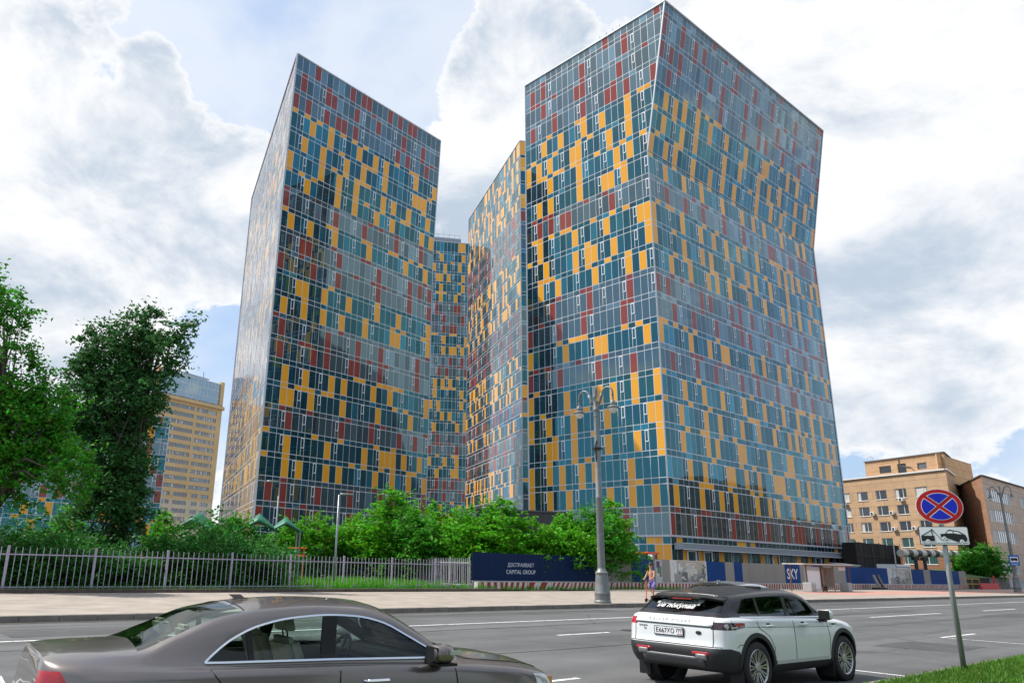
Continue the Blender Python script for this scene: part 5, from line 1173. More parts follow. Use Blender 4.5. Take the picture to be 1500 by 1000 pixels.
class Shell:
    """car skin: control net [station][k] -> fine grid; both halves; keeps (station, k) parameters for every vertex"""
    def __init__(s, net, ns=7, nk=5):
        A = np.array(net, float); S_, K_ = A.shape[:2]; s.S, s.K, s.ns, s.nk = S_, K_, ns, nk
        qk = np.linspace(0, K_ - 1, (K_ - 1) * nk + 1); qs = np.linspace(0, S_ - 1, (S_ - 1) * ns + 1)
        rows = np.array([s._seg(A[i], qk) for i in range(S_)])           # S, Q, 3
        G = np.array([s._seg(rows[:, j], qs) for j in range(rows.shape[1])])  # Q, P, 3
        s.G = G.transpose(1, 0, 2); s.qs, s.qk = qs, qk
    def _seg(s, P, q):
        d = np.linalg.norm(np.diff(P, axis=0), axis=1) + 1e-4; t = np.concatenate([[0], np.cumsum(d)])
        tq = np.interp(q, np.arange(len(P)), t); return hermite(t, P, tq)
    def mesh(s):
        bm = bmesh.new(); ls = bm.verts.layers.float.new('ps'); lk = bm.verts.layers.float.new('pk'); G = s.G; n, m = G.shape[:2]
        for sg in (1, -1):
            vs = [[None] * m for _ in range(n)]
            for i in range(n):
                for j in range(m):
                    x, y, z = G[i, j]; v = bm.verts.new((x, -abs(y) * sg, z)); v[ls] = s.qs[i]; v[lk] = s.qk[j]; vs[i][j] = v
            for i in range(n - 1):
                for j in range(m - 1):
                    q = [vs[i][j], vs[i + 1][j], vs[i + 1][j + 1], vs[i][j + 1]]
                    try: bm.faces.new(q if sg == 1 else q[::-1])
                    except ValueError: pass
        bmesh.ops.remove_doubles(bm, verts=[v for v in bm.verts if abs(v.co.y) < 1e-4], dist=1e-4)
        return bm
def inpoly(x, z, P):
    c = False; n = len(P)
    for i in range(n):
        x0, z0 = P[i]; x1, z1 = P[(i + 1) % n]
        if (z0 > z) != (z1 > z) and x < (x1 - x0) * (z - z0) / (z1 - z0) + x0: c = not c
    return c
def cut_poly(bm, P, flt, ax=(0, 2)):
    """slice the faces passing flt along the outline P (side view by default); return the faces inside"""
    n = len(P); lo = [min(p[i] for p in P) - .05 for i in (0, 1)]; hi = [max(p[i] for p in P) + .05 for i in (0, 1)]
    for i in range(n):
        (x0, z0), (x1, z1) = P[i], P[(i + 1) % n]
        bx0, bx1, bz0, bz1 = min(x0, x1) - .004, max(x0, x1) + .004, min(z0, z1) - .004, max(z0, z1) + .004
        fs = []
        for f in bm.faces:
            xs = [v.co[ax[0]] for v in f.verts]; zs = [v.co[ax[1]] for v in f.verts]
            if max(xs) < bx0 or min(xs) > bx1 or max(zs) < bz0 or min(zs) > bz1: continue
            if flt(f): fs.append(f)
        if not fs: continue
        geom = list({v for f in fs for v in f.verts}) + list({e for f in fs for e in f.edges}) + fs
        no = [0, 0, 0]; no[ax[0]] = z1 - z0; no[ax[1]] = -(x1 - x0); co = [0, 0, 0]; co[ax[0]] = x0; co[ax[1]] = z0
        bmesh.ops.bisect_plane(bm, geom=geom, plane_co=co, plane_no=no, dist=1e-5)
    out = []
    for f in bm.faces:
        c = f.calc_center_median()
        if lo[0] < c[ax[0]] < hi[0] and lo[1] < c[ax[1]] < hi[1] and flt(f) and inpoly(c[ax[0]], c[ax[1]], P): out.append(f)
    return out
def part_from(bm, faces, name, m, root, push=0.0, smooth=True):
    """lift a set of faces out of the skin into a mesh of its own"""
    idx = {}; vs = []; fs = []
    for f in faces:
        q = []
        for v in f.verts:
            if v.index not in idx or True:
                k = v
                if k not in idx: idx[k] = len(vs); vs.append(v.co - v.normal * push)
                q.append(idx[k])
        fs.append(q)
    me = bpy.data.meshes.new(name); me.from_pydata(vs, [], fs); me.materials.append(m); me.polygons.foreach_set('use_smooth', [smooth] * len(fs)); me.update()
    o = bpy.data.objects.new(name, me); COL.objects.link(o); o.parent = root; return o
def circ(cx, cz, r, n=28): return [(cx + r * math.cos(2 * math.pi * i / n), cz + r * math.sin(2 * math.pi * i / n)) for i in range(n)]
class Surf:
    def __init__(s, bm): s.t = BVHTree.FromBMesh(bm)
    def side(s, x, z, sg=-1, default=.9):
        h = s.t.ray_cast(Vector((x, sg * 3, z)), Vector((0, -sg, 0))); return h[0] if h[0] else Vector((x, sg * default, z))
    def rear(s, y, z):
        h = s.t.ray_cast(Vector((-3, y, z)), Vector((1, 0, 0))); return (h[0], h[1]) if h[0] else (Vector((0, y, z)), Vector((-1, 0, 0)))
    def front(s, y, z):
        h = s.t.ray_cast(Vector((9, y, z)), Vector((-1, 0, 0))); return (h[0], h[1]) if h[0] else (Vector((4.5, y, z)), Vector((1, 0, 0)))
    def top(s, x, y):
        h = s.t.ray_cast(Vector((x, y, 4)), Vector((0, 0, -1))); return h[0] if h[0] else Vector((x, y, 1))
MT['tyre'] = mat('tyre_rubber', (.018, .018, .019), .75, bump=.1, bscale=60)
MT['alloy'] = mat('alloy_rim', (.50, .50, .50), .28, .85)
MT['chrome'] = mat('bright_trim', (.72, .74, .76), .16, .95)
MT['plastic'] = mat('black_plastic', (.016, .016, .017), .5, spec=.25)
MT['gap'] = mat('panel_gap', (.008, .008, .009), .8)
MT['cabin'] = mat('cabin_trim', (.045, .04, .037), .75)
MT['leather'] = mat('seat_leather', (.32, .29, .25), .6, var=.1)
MT['seatdark'] = mat('seat_dark', (.03, .03, .032), .7)
MT['lens_red'] = mat('tail_lens_red', (.45, .012, .018), .12, coat=.6)
MT['lens_clear'] = mat('lamp_lens_clear', (.55, .56, .56), .1, .3, coat=.6)
MT['amber'] = mat('indicator_amber', (.75, .30, .10), .2)
MT['cglass'] = clear_glass('car_glass_green', (.74, .87, .81), .7)
MT['cglass_front'] = clear_glass('windscreen_glass', (.66, .78, .73), 1.2)
MT['cglass_dark'] = clear_glass('privacy_glass', (.10, .11, .11), 1.2)
def wheel(root, x, y, z, r, rr, w, spokes, sg, double=True):
    """sg=-1: outer face towards -y"""
    M = Matrix(((1, 0, 0), (0, 0, sg), (0, -sg, 0)))           # local z -> outward
    wr = empty('wheel', (x, y, z)); wr.parent = root
    b = MB(); h = w / 2; b.lathe([(rr, -h), (r - .03, -h), (r - .008, -h + .02), (r, -h + .05), (r, h - .05), (r - .008, h - .02), (r - .03, h), (rr + .008, h), (rr, h - .012), (rr - .01, h - .05), (rr - .01, -h)], (0, 0, 0), 44, M); o = b.build('tyre', MT['tyre'], wr); smooth_by_angle(o, 50)
    b = MB(); b.lathe([(rr, h - .015), (rr - .012, h - .004), (rr - .03, h - .02), (rr - .035, -h + .03)], (0, 0, 0), 40, M, cap=False)
    o = b.build('rim', MT['alloy'], wr); smooth_by_angle(o, 40)
    b = MB()
    for k in range(spokes):
        a0 = 2 * math.pi * k / spokes
        for da in ((-.12, .12) if double else (0,)):
            a = a0 + da; c, s = math.cos(a), math.sin(a); w0, w1 = (.007, .011) if double else (.03, .04)
            P = []
            for q, ww, zz in ((.05, w0, h - .035), (rr - .03, w1, h - .012)):
                P.append((Vector((c * q - s * ww, s * q + c * ww, zz)), Vector((c * q + s * ww, s * q - c * ww, zz))))
            pts = [P[0][0], P[0][1], P[1][1], P[1][0]]; b.prism([M @ p for p in pts], M @ Vector((0, 0, -.03)))
    b.build('spokes', MT['alloy'], wr)
    b = MB(); b.lathe([(.075, h - .04), (.075, h - .022), (.05, h - .015), (.0, h - .014)], (0, 0, 0), 18, M); b.build('hub_cap', MT['alloy'], wr)
    b = MB(); b.lathe([(.0, h - .13), (rr - .02, h - .13), (rr - .02, h - .12), (.0, h - .12)], (0, 0, 0), 24, M); b.build('wheel_well', MT['gap'], wr)
    b = MB(); b.lathe([(.0, h - .11), (rr - .07, h - .11), (rr - .07, h - .10), (.0, h - .10)], (0, 0, 0), 24, M); b.build('brake_disc', MT['bd'], wr)
    return wr
MT['bd'] = mat('brake_disc', (.10, .095, .09), .5, .6)
def ribbon(mb, pts, w, nrm, h=.004):
    """thin strip lying on the skin along pts"""
    for p, q in zip(pts[:-1], pts[1:]):
        p, q = Vector(p), Vector(q); d = (q - p)
        if d.length < 1e-5: continue
        d.normalize(); s = d.cross(nrm).normalized() * w / 2
        mb.prism([p - s + nrm * .001, q - s + nrm * .001, q + s + nrm * .001, p + s + nrm * .001], nrm * h)
def side_line(sf, P, step=.04):
    out = []
    for (x0, z0), (x1, z1) in zip(P[:-1], P[1:]):
        n = max(1, int(math.hypot(x1 - x0, z1 - z0) / step))
        for i in range(n): out.append(sf.side(x0 + (x1 - x0) * i / n, z0 + (z1 - z0) * i / n))
    out.append(sf.side(*P[-1])); return out
def seat(root, x, y, zc, m, head=True, scale=1.0):
    b = MB(); b.prism([(x, y - .25, zc), (x + .50, y - .25, zc + .03), (x + .50, y + .25, zc + .03), (x, y + .25, zc)], (0, 0, .14)); b.prism([(x, y - .25, zc + .1), (x, y + .25, zc + .1), (x - .22 * scale, y + .22, zc + .66), (x - .22 * scale, y - .22, zc + .66)], (-.13, 0, -.02))
    o = b.build('seat', m, root); bevel(o, .045, 2)
    h = MB(); h.prism([(x - .22, y - .13, zc + .70), (x - .22, y + .13, zc + .70), (x - .27, y + .12, zc + .90), (x - .27, y - .12, zc + .90)], (-.09, 0, 0)); h.bar((x - .25, y - .05, zc + .6), (x - .28, y - .05, zc + .75), .015); h.bar((x - .25, y + .05, zc + .6), (x - .28, y + .05, zc + .75), .015)
    q = h.build('headrest', m, o); bevel(q, .03, 2)
def steering(root, x, y, z):
    b = MB(); T_ = Matrix.Rotation(R(-64), 3, 'Y'); pts = [Vector((x, y, z)) + T_ @ Vector((.185 * math.cos(a), .185 * math.sin(a), 0)) for a in [2 * math.pi * i / 24 for i in range(25)]]
    b.tube(pts, .016, 8)
    for a in (0, math.pi, -math.pi / 2): b.bar(Vector((x, y, z)), Vector((x, y, z)) + T_ @ Vector((.18 * math.cos(a), .18 * math.sin(a), 0)), .035, .02)
    b.box((x + .02, y, z), (.06, .14, .10)); b.bar((x, y, z), (x + .4, y, z - .14), .07); b.build('steering_wheel', MT['plastic'], root)

def make_sedan(name, label, paint, roofm, trim):
    root = empty(name, (0, 0, 0)); tag(root, label, 'car')
    Wd = .92
    def st(x, w, zb, zm, zs, by, bz, ry, rz, cz, d5=0, d6=0, d8=0, rq=.55):
        return [(x, 0, zb), (x, w - .10, zb), (x, w - .01, zb + .16), (x, w, zm), (x, w - .015, zs - .06), (x, w - .05, zs), (x + d5, by, bz), (x + d6, ry, rz), (x + (d6 + d8) / 2, ry * rq, rz + (cz - rz) * .72), (x + d8, 0, cz)]
    N_ = [
        [(.14, 0, .32), (.14, 0, .32), (.10, 0, .42), (.09, 0, .60), (.12, 0, .80), (.14, 0, .98), (.15, 0, 1.05), (.16, 0, 1.075), (.16, 0, 1.085), (.16, 0, 1.085)],
        [(.15, 0, .32), (.15, .58, .32), (.11, .62, .42), (.10, .64, .60), (.13, .64, .80), (.15, .63, .98), (.17, .60, 1.05), (.17, .46, 1.075), (.17, .25, 1.087), (.17, 0, 1.09)],
        [(.30, 0, .26), (.28, .78, .26), (.25, .81, .42), (.24, .83, .60), (.26, .82, .82), (.27, .79, .97), (.27, .73, 1.035), (.25, .54, 1.085), (.24, .28, 1.10), (.24, 0, 1.11)],
        st(.48, .905, .22, .60, .975, .80, 1.02, .60, 1.09, 1.12),
        st(.74, Wd, .20, .60, .975, .80, 1.015, .68, 1.08, 1.13, 0, .0, .06),
        st(1.04, Wd, .19, .60, .965, .80, 1.0, .65, 1.185, 1.21, 0, 0, -.04),
        st(1.42, Wd, .19, .60, .96, .80, .99, .625, 1.315, 1.37, 0, -.02, -.10),
        st(1.78, Wd, .19, .60, .955, .80, .985, .625, 1.375, 1.435),
        st(2.20, Wd, .19, .60, .95, .80, .978, .63, 1.395, 1.46),
        st(2.60, Wd, .19, .60, .94, .80, .966, .635, 1.375, 1.445),
        st(2.82, Wd, .19, .60, .932, .80, .957, .645, 1.335, 1.42, 0, 0, .04),
        st(3.14, Wd, .19, .60, .92, .80, .945, .68, 1.175, 1.24, 0, .02, .16),
        st(3.46, Wd, .19, .60, .91, .80, .935, .73, .985, 1.035, 0, .04, .14),
        st(3.72, Wd, .20, .60, .89, .78, .925, .55, .955, .985, 0, .05, .02),
        st(4.15, .91, .22, .58, .85, .74, .885, .50, .915, .945),
        st(4.50, .86, .24, .55, .79, .66, .83, .42, .865, .89),
        [(4.74, 0, .24), (4.70, .74, .24), (4.72, .77, .38), (4.72, .77, .52), (4.70, .72, .68), (4.70, .66, .73), (4.71, .56, .765), (4.73, .36, .79), (4.74, .18, .80), (4.75, 0, .805)],
        [(4.80, 0, .26), (4.78, .48, .26), (4.82, .50, .38), (4.83, .50, .52), (4.80, .48, .66), (4.79, .44, .70), (4.79, .38, .73), (4.79, .26, .75), (4.79, .13, .755), (4.79, 0, .76)],
        [(4.82, 0, .28), (4.82, 0, .28), (4.85, 0, .38), (4.86, 0, .52), (4.84, 0, .66), (4.83, 0, .69), (4.82, 0, .715), (4.81, 0, .73), (4.81, 0, .735), (4.81, 0, .74)],
    ]
    sh = Shell(N_, 6, 5); bm = sh.mesh(); bm.normal_update(); sf = Surf(bm); ls = bm.verts.layers.float['ps']; lk = bm.verts.layers.float['pk']
    WX = (1.06, 3.88); WR = .325
    par = lambda f: (sum(v[ls] for v in f.verts) / len(f.verts), sum(v[lk] for v in f.verts) / len(f.verts))
    side = lambda f: .8 < par(f)[1] < 5.3
    # wheel arches
    dead = []
    for wx in WX: dead += cut_poly(bm, circ(wx, WR, .375), side)
    bmesh.ops.delete(bm, geom=list(set(dead)), context='FACES')
    # side glass outline (one long daylight opening, pillars laid over it)
    G = [(1.25, 1.012), (1.31, 1.06), (1.46, 1.165), (1.68, 1.26), (1.96, 1.315), (2.3, 1.335), (2.58, 1.318), (2.80, 1.268), (3.04, 1.155), (3.24, 1.05), (3.38, .975), (3.32, .968), (2.3, .995), (1.40, 1.008)]
    top = np.array(G[:11]); tt = np.concatenate([[0], np.cumsum(np.linalg.norm(np.diff(top, axis=0), axis=1))]); G = [tuple(p) for p in hermite(tt, top, np.linspace(0, tt[-1], 30))] + G[11:]
    gl = cut_poly(bm, G, lambda f: 5.7 < par(f)[1] < 7.35)
    ws = [f for f in bm.faces if 10.02 < par(f)[0] < 11.95 and par(f)[1] > 7.12]
    rg = [f for f in bm.faces if 4.15 < par(f)[0] < 6.5 and par(f)[1] > 7.1]
    gset = set(gl); taken = set(gl) | set(ws) | set(rg)
    tl = [f for f in cut_poly(bm, [(-.05, .68), (.24, .68), (.36, .86), (.27, 1.0), (-.05, 1.0)], lambda f: par(f)[0] < 4.2 and par(f)[1] < 6.3) if f.calc_center_median().y ** 2 > .36 and f not in taken]
    hl = [f for f in cut_poly(bm, [(4.42, .64), (4.80, .60), (4.80, .74), (4.36, .80)], lambda f: par(f)[0] > 13.5 and par(f)[1] < 6.6) if f.calc_center_median().y ** 2 > .17 and f not in taken]
    taken |= set(tl) | set(hl)
    bm.normal_update()
    near = [f for f in gl if f.calc_center_median().y < 0]; far = [f for f in gl if f.calc_center_median().y > 0]
    bp_ = [(1.94, 2.05)]
    def splitx(fs, a, b): return [f for f in fs if a < f.calc_center_median().x < b]
    for fs in (near, far):
        for a, b in ((.9, 1.64), (1.64, 2.30), (2.30, 3.6)): part_from(bm, splitx(fs, a, b), 'side_window', MT['cglass'], root, .004)
    part_from(bm, ws, 'windscreen', MT['cglass_front'], root); part_from(bm, rg, 'rear_window', MT['cglass'], root)
    for sg in (-1, 1):
        part_from(bm, [f for f in tl if f.calc_center_median().y * sg > 0], 'tail_light', MT['lens_red'], root); part_from(bm, [f for f in hl if f.calc_center_median().y * sg > 0], 'headlight', MT['lens_clear'], root)
    doors = []
    DR = [(1.36, .30), (1.46, .42), (1.55, .6), (1.42, .80), (1.28, .965), (2.32, .95), (2.28, .30)]; DF = [(2.30, .30), (2.34, .95), (3.42, .925), (3.46, .5), (3.40, .30)]
    for P_ in (DR, DF):
        fs = [f for f in cut_poly(bm, P_, lambda f: .9 < par(f)[1] < 5.9) if f not in taken]; taken |= set(fs)
        for sg in (-1, 1): doors.append((sg, part_from(bm, [f for f in fs if f.calc_center_median().y * sg > 0], 'door', paint, root)))
    roof = [f for f in bm.faces if f not in taken and 6.0 < par(f)[0] < 10.03 and par(f)[1] > 7.4]
    body = [f for f in bm.faces if f not in taken]
    bo = part_from(bm, body, 'body', paint, root)
    # trims
    b = MB()
    for sg in (-1, 1):
        pts = [sf.side(x, z, sg) for x, z in G + G[:1]]
        dense = []
        for p, q in zip(pts[:-1], pts[1:]):
            for i in range(4): r_ = p.lerp(q, i / 4); dense.append(sf.side(r_.x, r_.z, sg))
        dense.append(pts[0]); b = MB(); ribbon(b, dense, .016, Vector((0, sg * .88, .47)).normalized(), .008); b.build('window_trim', trim, root)
    b = MB()
    for sg in (-1, 1):
        for x0, z0, x1, z1, w in ((2.26, .99, 2.31, 1.335, .13), (1.62, 1.0, 1.60, 1.225, .045)):
            pts = [sf.side(x0 + (x1 - x0) * i / 8, z0 + (z1 - z0) * i / 8, sg) for i in range(9)]
            b = MB()
            for p, q in zip(pts[:-1], pts[1:]):
                b.prism([p + Vector((-w / 2, sg * .003, 0)), q + Vector((-w / 2, sg * .003, 0)), q + Vector((w / 2, sg * .003, 0)), p + Vector((w / 2, sg * .003, 0))][::sg], (0, -sg * .02, 0))
            b.build('pillar', MT['plastic'], root)
    b = MB()
    for L_ in ([(2.29, .30), (2.33, .955)], [(3.46, .38), (3.48, .6), (3.44, .925)], [(1.28, .97), (1.42, .80), (1.55, .62)]): ribbon(b, side_line(sf, L_), .009, Vector((0, -1, 0)), .003)
    tp = [sf.top(x, y) for x, y in [(1.60 + .02 * math.cos(3 * a), a) for a in np.linspace(-.55, .55, 14)]]; ribbon(b, tp, .008, Vector((0, 0, 1)), .003)
    bonnet = [sf.top(3.50 + 1.12 * i / 12, -.70 - .04 * math.sin(i / 12 * 3.1) + .14 * (i / 12) ** 2) for i in range(13)]; ribbon(b, bonnet, .009, Vector((0, 0, 1)), .003)
    b.build('panel_gaps', MT['gap'], root)
    b = MB(); b.prism([(3.34, -.66, 1.005), (3.34, .66, 1.005), (3.66, .60, .985), (3.66, -.60, .985)], (0, 0, -.03)); q = b.build('cowl', MT['plastic'], root); q.location.z = .018
    b = MB()
    for y0 in (-.45, .15): b.bar((3.56, y0, 1.03), (3.30, y0 + .42, 1.125), .018); b.bar((3.56, y0, 1.03), (3.62, y0 - .03, 1.0), .03)
    b.build('wiper', MT['plastic'], root)
    # mirrors, handles, aerial fin, plates
    for sg in (-1, 1):
        m = empty('door_mirror', (3.22, sg * .90, 1.0)); m.parent = root
        s = Shell([[(-.10, 0, -.02 * 0)] * 1] * 2, 1, 1) if False else None
        b = MB(); n = 14; secs = [(-.085, .62), (-.06, .86), (0, 1.0), (.06, .92), (.11, .62), (.135, .25)]
        for dx, k in secs:
            for i in range(n):
                a = 2 * math.pi * i / n; b.v.append((dx + .02 * math.cos(a), sg * .10 + .125 * k * math.copysign(abs(math.cos(a)) ** .75, math.cos(a)), .03 + .082 * k * math.copysign(abs(math.sin(a)) ** .75, math.sin(a))))
        for i in range(len(secs) - 1):
            for k in range(n): p, q = i * n + k, i * n + (k + 1) % n; b.f.append((p, q, q + n, p + n))
        b.f.append(tuple(range(n))[::-1]); b.f.append(tuple((len(secs) - 1) * n + k for k in range(n)))
        b.build('mirror_shell', paint, m, smooth=True)
        b = MB(); b.prism([(-.04, sg * .02, -.07), (.10, sg * .02, -.07), (.10, sg * -.10, -.06), (-.04, sg * -.10, -.06)], (0, 0, .045)); b.box((.02, sg * .10, -.055), (.17, .20, .02)); b.build('mirror_arm', MT['plastic'], m)
        b = MB(); b.box((-.09, sg * .10, .03), (.008, .19, .115)); b.build('mirror_glass', MT['plastic'], m)
        b = MB(); b.box((.075, sg * .212, .045), (.11, .02, .035)); b.build('indicator', MT['lens_clear'], m)
    for sg, d in doors:
        x = 1.56 if sum(v.co.x for v in d.data.vertices) / len(d.data.vertices) < 2.3 else 2.54
        p = sf.side(x, .835, sg); b = MB(); b.tube([p + Vector((0, 0, 0)), p + Vector((.02, sg * .035, 0)), p + Vector((.21, sg * .035, -.002)), p + Vector((.23, 0, -.002))], [.012, .014, .014, .012], 8); b.build('handle', MT['chrome'], d)
    f = MB(); f.prism([(1.66, -.03, 1.43), (1.80, -.025, 1.44), (1.82, 0, 1.44), (1.80, .025, 1.44), (1.66, .03, 1.43)], (-.0, 0, .008)); f.prism([(1.69, -.012, 1.44), (1.79, -.02, 1.44), (1.79, .02, 1.44), (1.69, .012, 1.44)], (-.05, 0, .035)); f.build('aerial_fin', paint, root)
    b = MB()
    for sg in (-1, 1):
        p = sf.side(4.60, .70, sg); b.prism([p + Vector((-.06, sg * .002, -.03)), p + Vector((.06, -sg * .03, -.03)), p + Vector((.06, -sg * .03, .05)), p + Vector((-.06, sg * .002, .05))], (0, sg * .004, 0))
    b.build('side_indicator', MT['amber'], root)
    g = MB(); g.box((4.84, 0, .60), (.04, .62, .20)); gr = g.build('grille', MT['plastic'], root); g = MB()
    for i in range(7): g.box((4.862, -.27 + i * .09, .60), (.012, .02, .18))
    g.build('grille_bars', MT['chrome'], gr)
    g = MB(); g.box((-.005, 0, .80), (.02, .52, .115)); g.build('license_plate', MT['white'], root)
    # cabin
    c = MB(); c.prism([(1.0, -.80, .35), (3.5, -.80, .35), (3.5, .80, .35), (1.0, .80, .35)], (0, 0, .05)); c.prism([(.86, -.74, .93), (1.3, -.74, .96), (1.3, .74, .96), (.86, .74, .93)], (0, 0, .02)); c.build('cabin_floor', MT['cabin'], root)
    c = MB(); c.prism([(3.0, -.74, .80), (3.0, -.74, .92), (3.08, -.74, .98), (3.48, -.74, .955), (3.5, -.74, .6), (3.2, -.74, .6)], (0, 1.48, 0)); o = c.build('dashboard', MT['seatdark'], root); bevel(o, .03, 2)
    for sg in (-1, 1):
        c = MB(); c.prism([(1.2, sg * .765, .42), (3.4, sg * .765, .42), (3.35, sg * .765, .935), (1.2, sg * .765, .955)], (0, -sg * .03, 0)); c.build('door_lining', MT['cabin'], root)
    for y in (-.38, .38): seat(root, 2.30, y, .50, MT['leather'])
    c = MB(); c.prism([(1.55, -.68, .52), (2.0, -.68, .55), (2.0, .68, .55), (1.55, .68, .52)], (0, 0, .14)); c.prism([(1.55, -.66, .62), (1.55, .66, .62), (1.32, .62, 1.10), (1.32, -.62, 1.10)], (-.14, 0, 0)); o = c.build('rear_bench', MT['leather'], root); bevel(o, .05, 2)
    for y in (-.38, .38):
        c = MB(); c.prism([(1.26, y - .14, 1.12), (1.26, y + .14, 1.12), (1.22, y + .13, 1.26), (1.22, y - .13, 1.26)], (-.10, 0, 0)); q = c.build('rear_headrest', MT['leather'], root); bevel(q, .03, 2)
    steering(root, 2.92, .38, .90)
    c = MB(); c.box((2.86, 0, 1.30), (.03, .22, .07)); c.bar((2.88, 0, 1.33), (2.86, 0, 1.40), .02); o = c.build('rear_view_mirror', MT['plastic'], root); bevel(o, .02, 1)
    for wx in WX:
        for sg in (-1, 1):
            wheel(root, wx, sg * .80, WR, WR, .225, .215, 5, sg, False)
            a = MB(); a.lathe([(.385, -.30), (.385, 0)], (wx, sg * .885, WR), 32, Matrix(((1, 0, 0), (0, 0, sg), (0, -sg, 0)))); a.f = a.f[:-2]; a.build('arch_liner', MT['gap'], root)
    bm.free()
    return root

def metallic(name, col, metal=.55, rough=.26):
    m = mat(name, col, rough, metal, var=.05, vscale=1.2, coat=1.0); return m
bronze = mat('bronze_grey_paint', (.185, .158, .147), .30, .7, var=.06, vscale=1.2, coat=.8)
S1 = make_sedan('parked_sedan', 'bronze grey metallic sedan in the foreground, cut by the bottom edge', bronze, None, MT['chrome'])
SED_D, SED_T = 6.42, 3.58
S1.location = W(SED_D, SED_T, 0) - hdg(57.7) * 2.2; S1.rotation_euler = (0, 0, R(90 - 57.7)); S1.scale = (1, 1, .985)
S2 = copy_tree(S1); S2.location = W(10.7, 16.4, 0.06); S2.rotation_euler = (0, 0, ROAD_RZ); S2.scale = (1, 1, 1); tag(S2, 'silver car mostly hidden behind the white suv, only its roof showing')
silver = metallic('silver_paint', (.42, .44, .46), .7, .25); swap = {}
def repaint(o):
    if o.type == 'MESH' and o.data.materials and o.data.materials[0] == bronze:
        if o.data.name not in swap:
            d = o.data.copy(); d.materials[0] = silver; swap[o.data.name] = d
        o.data = swap[o.data.name]
    for c in o.children: repaint(c)
repaint(S2)

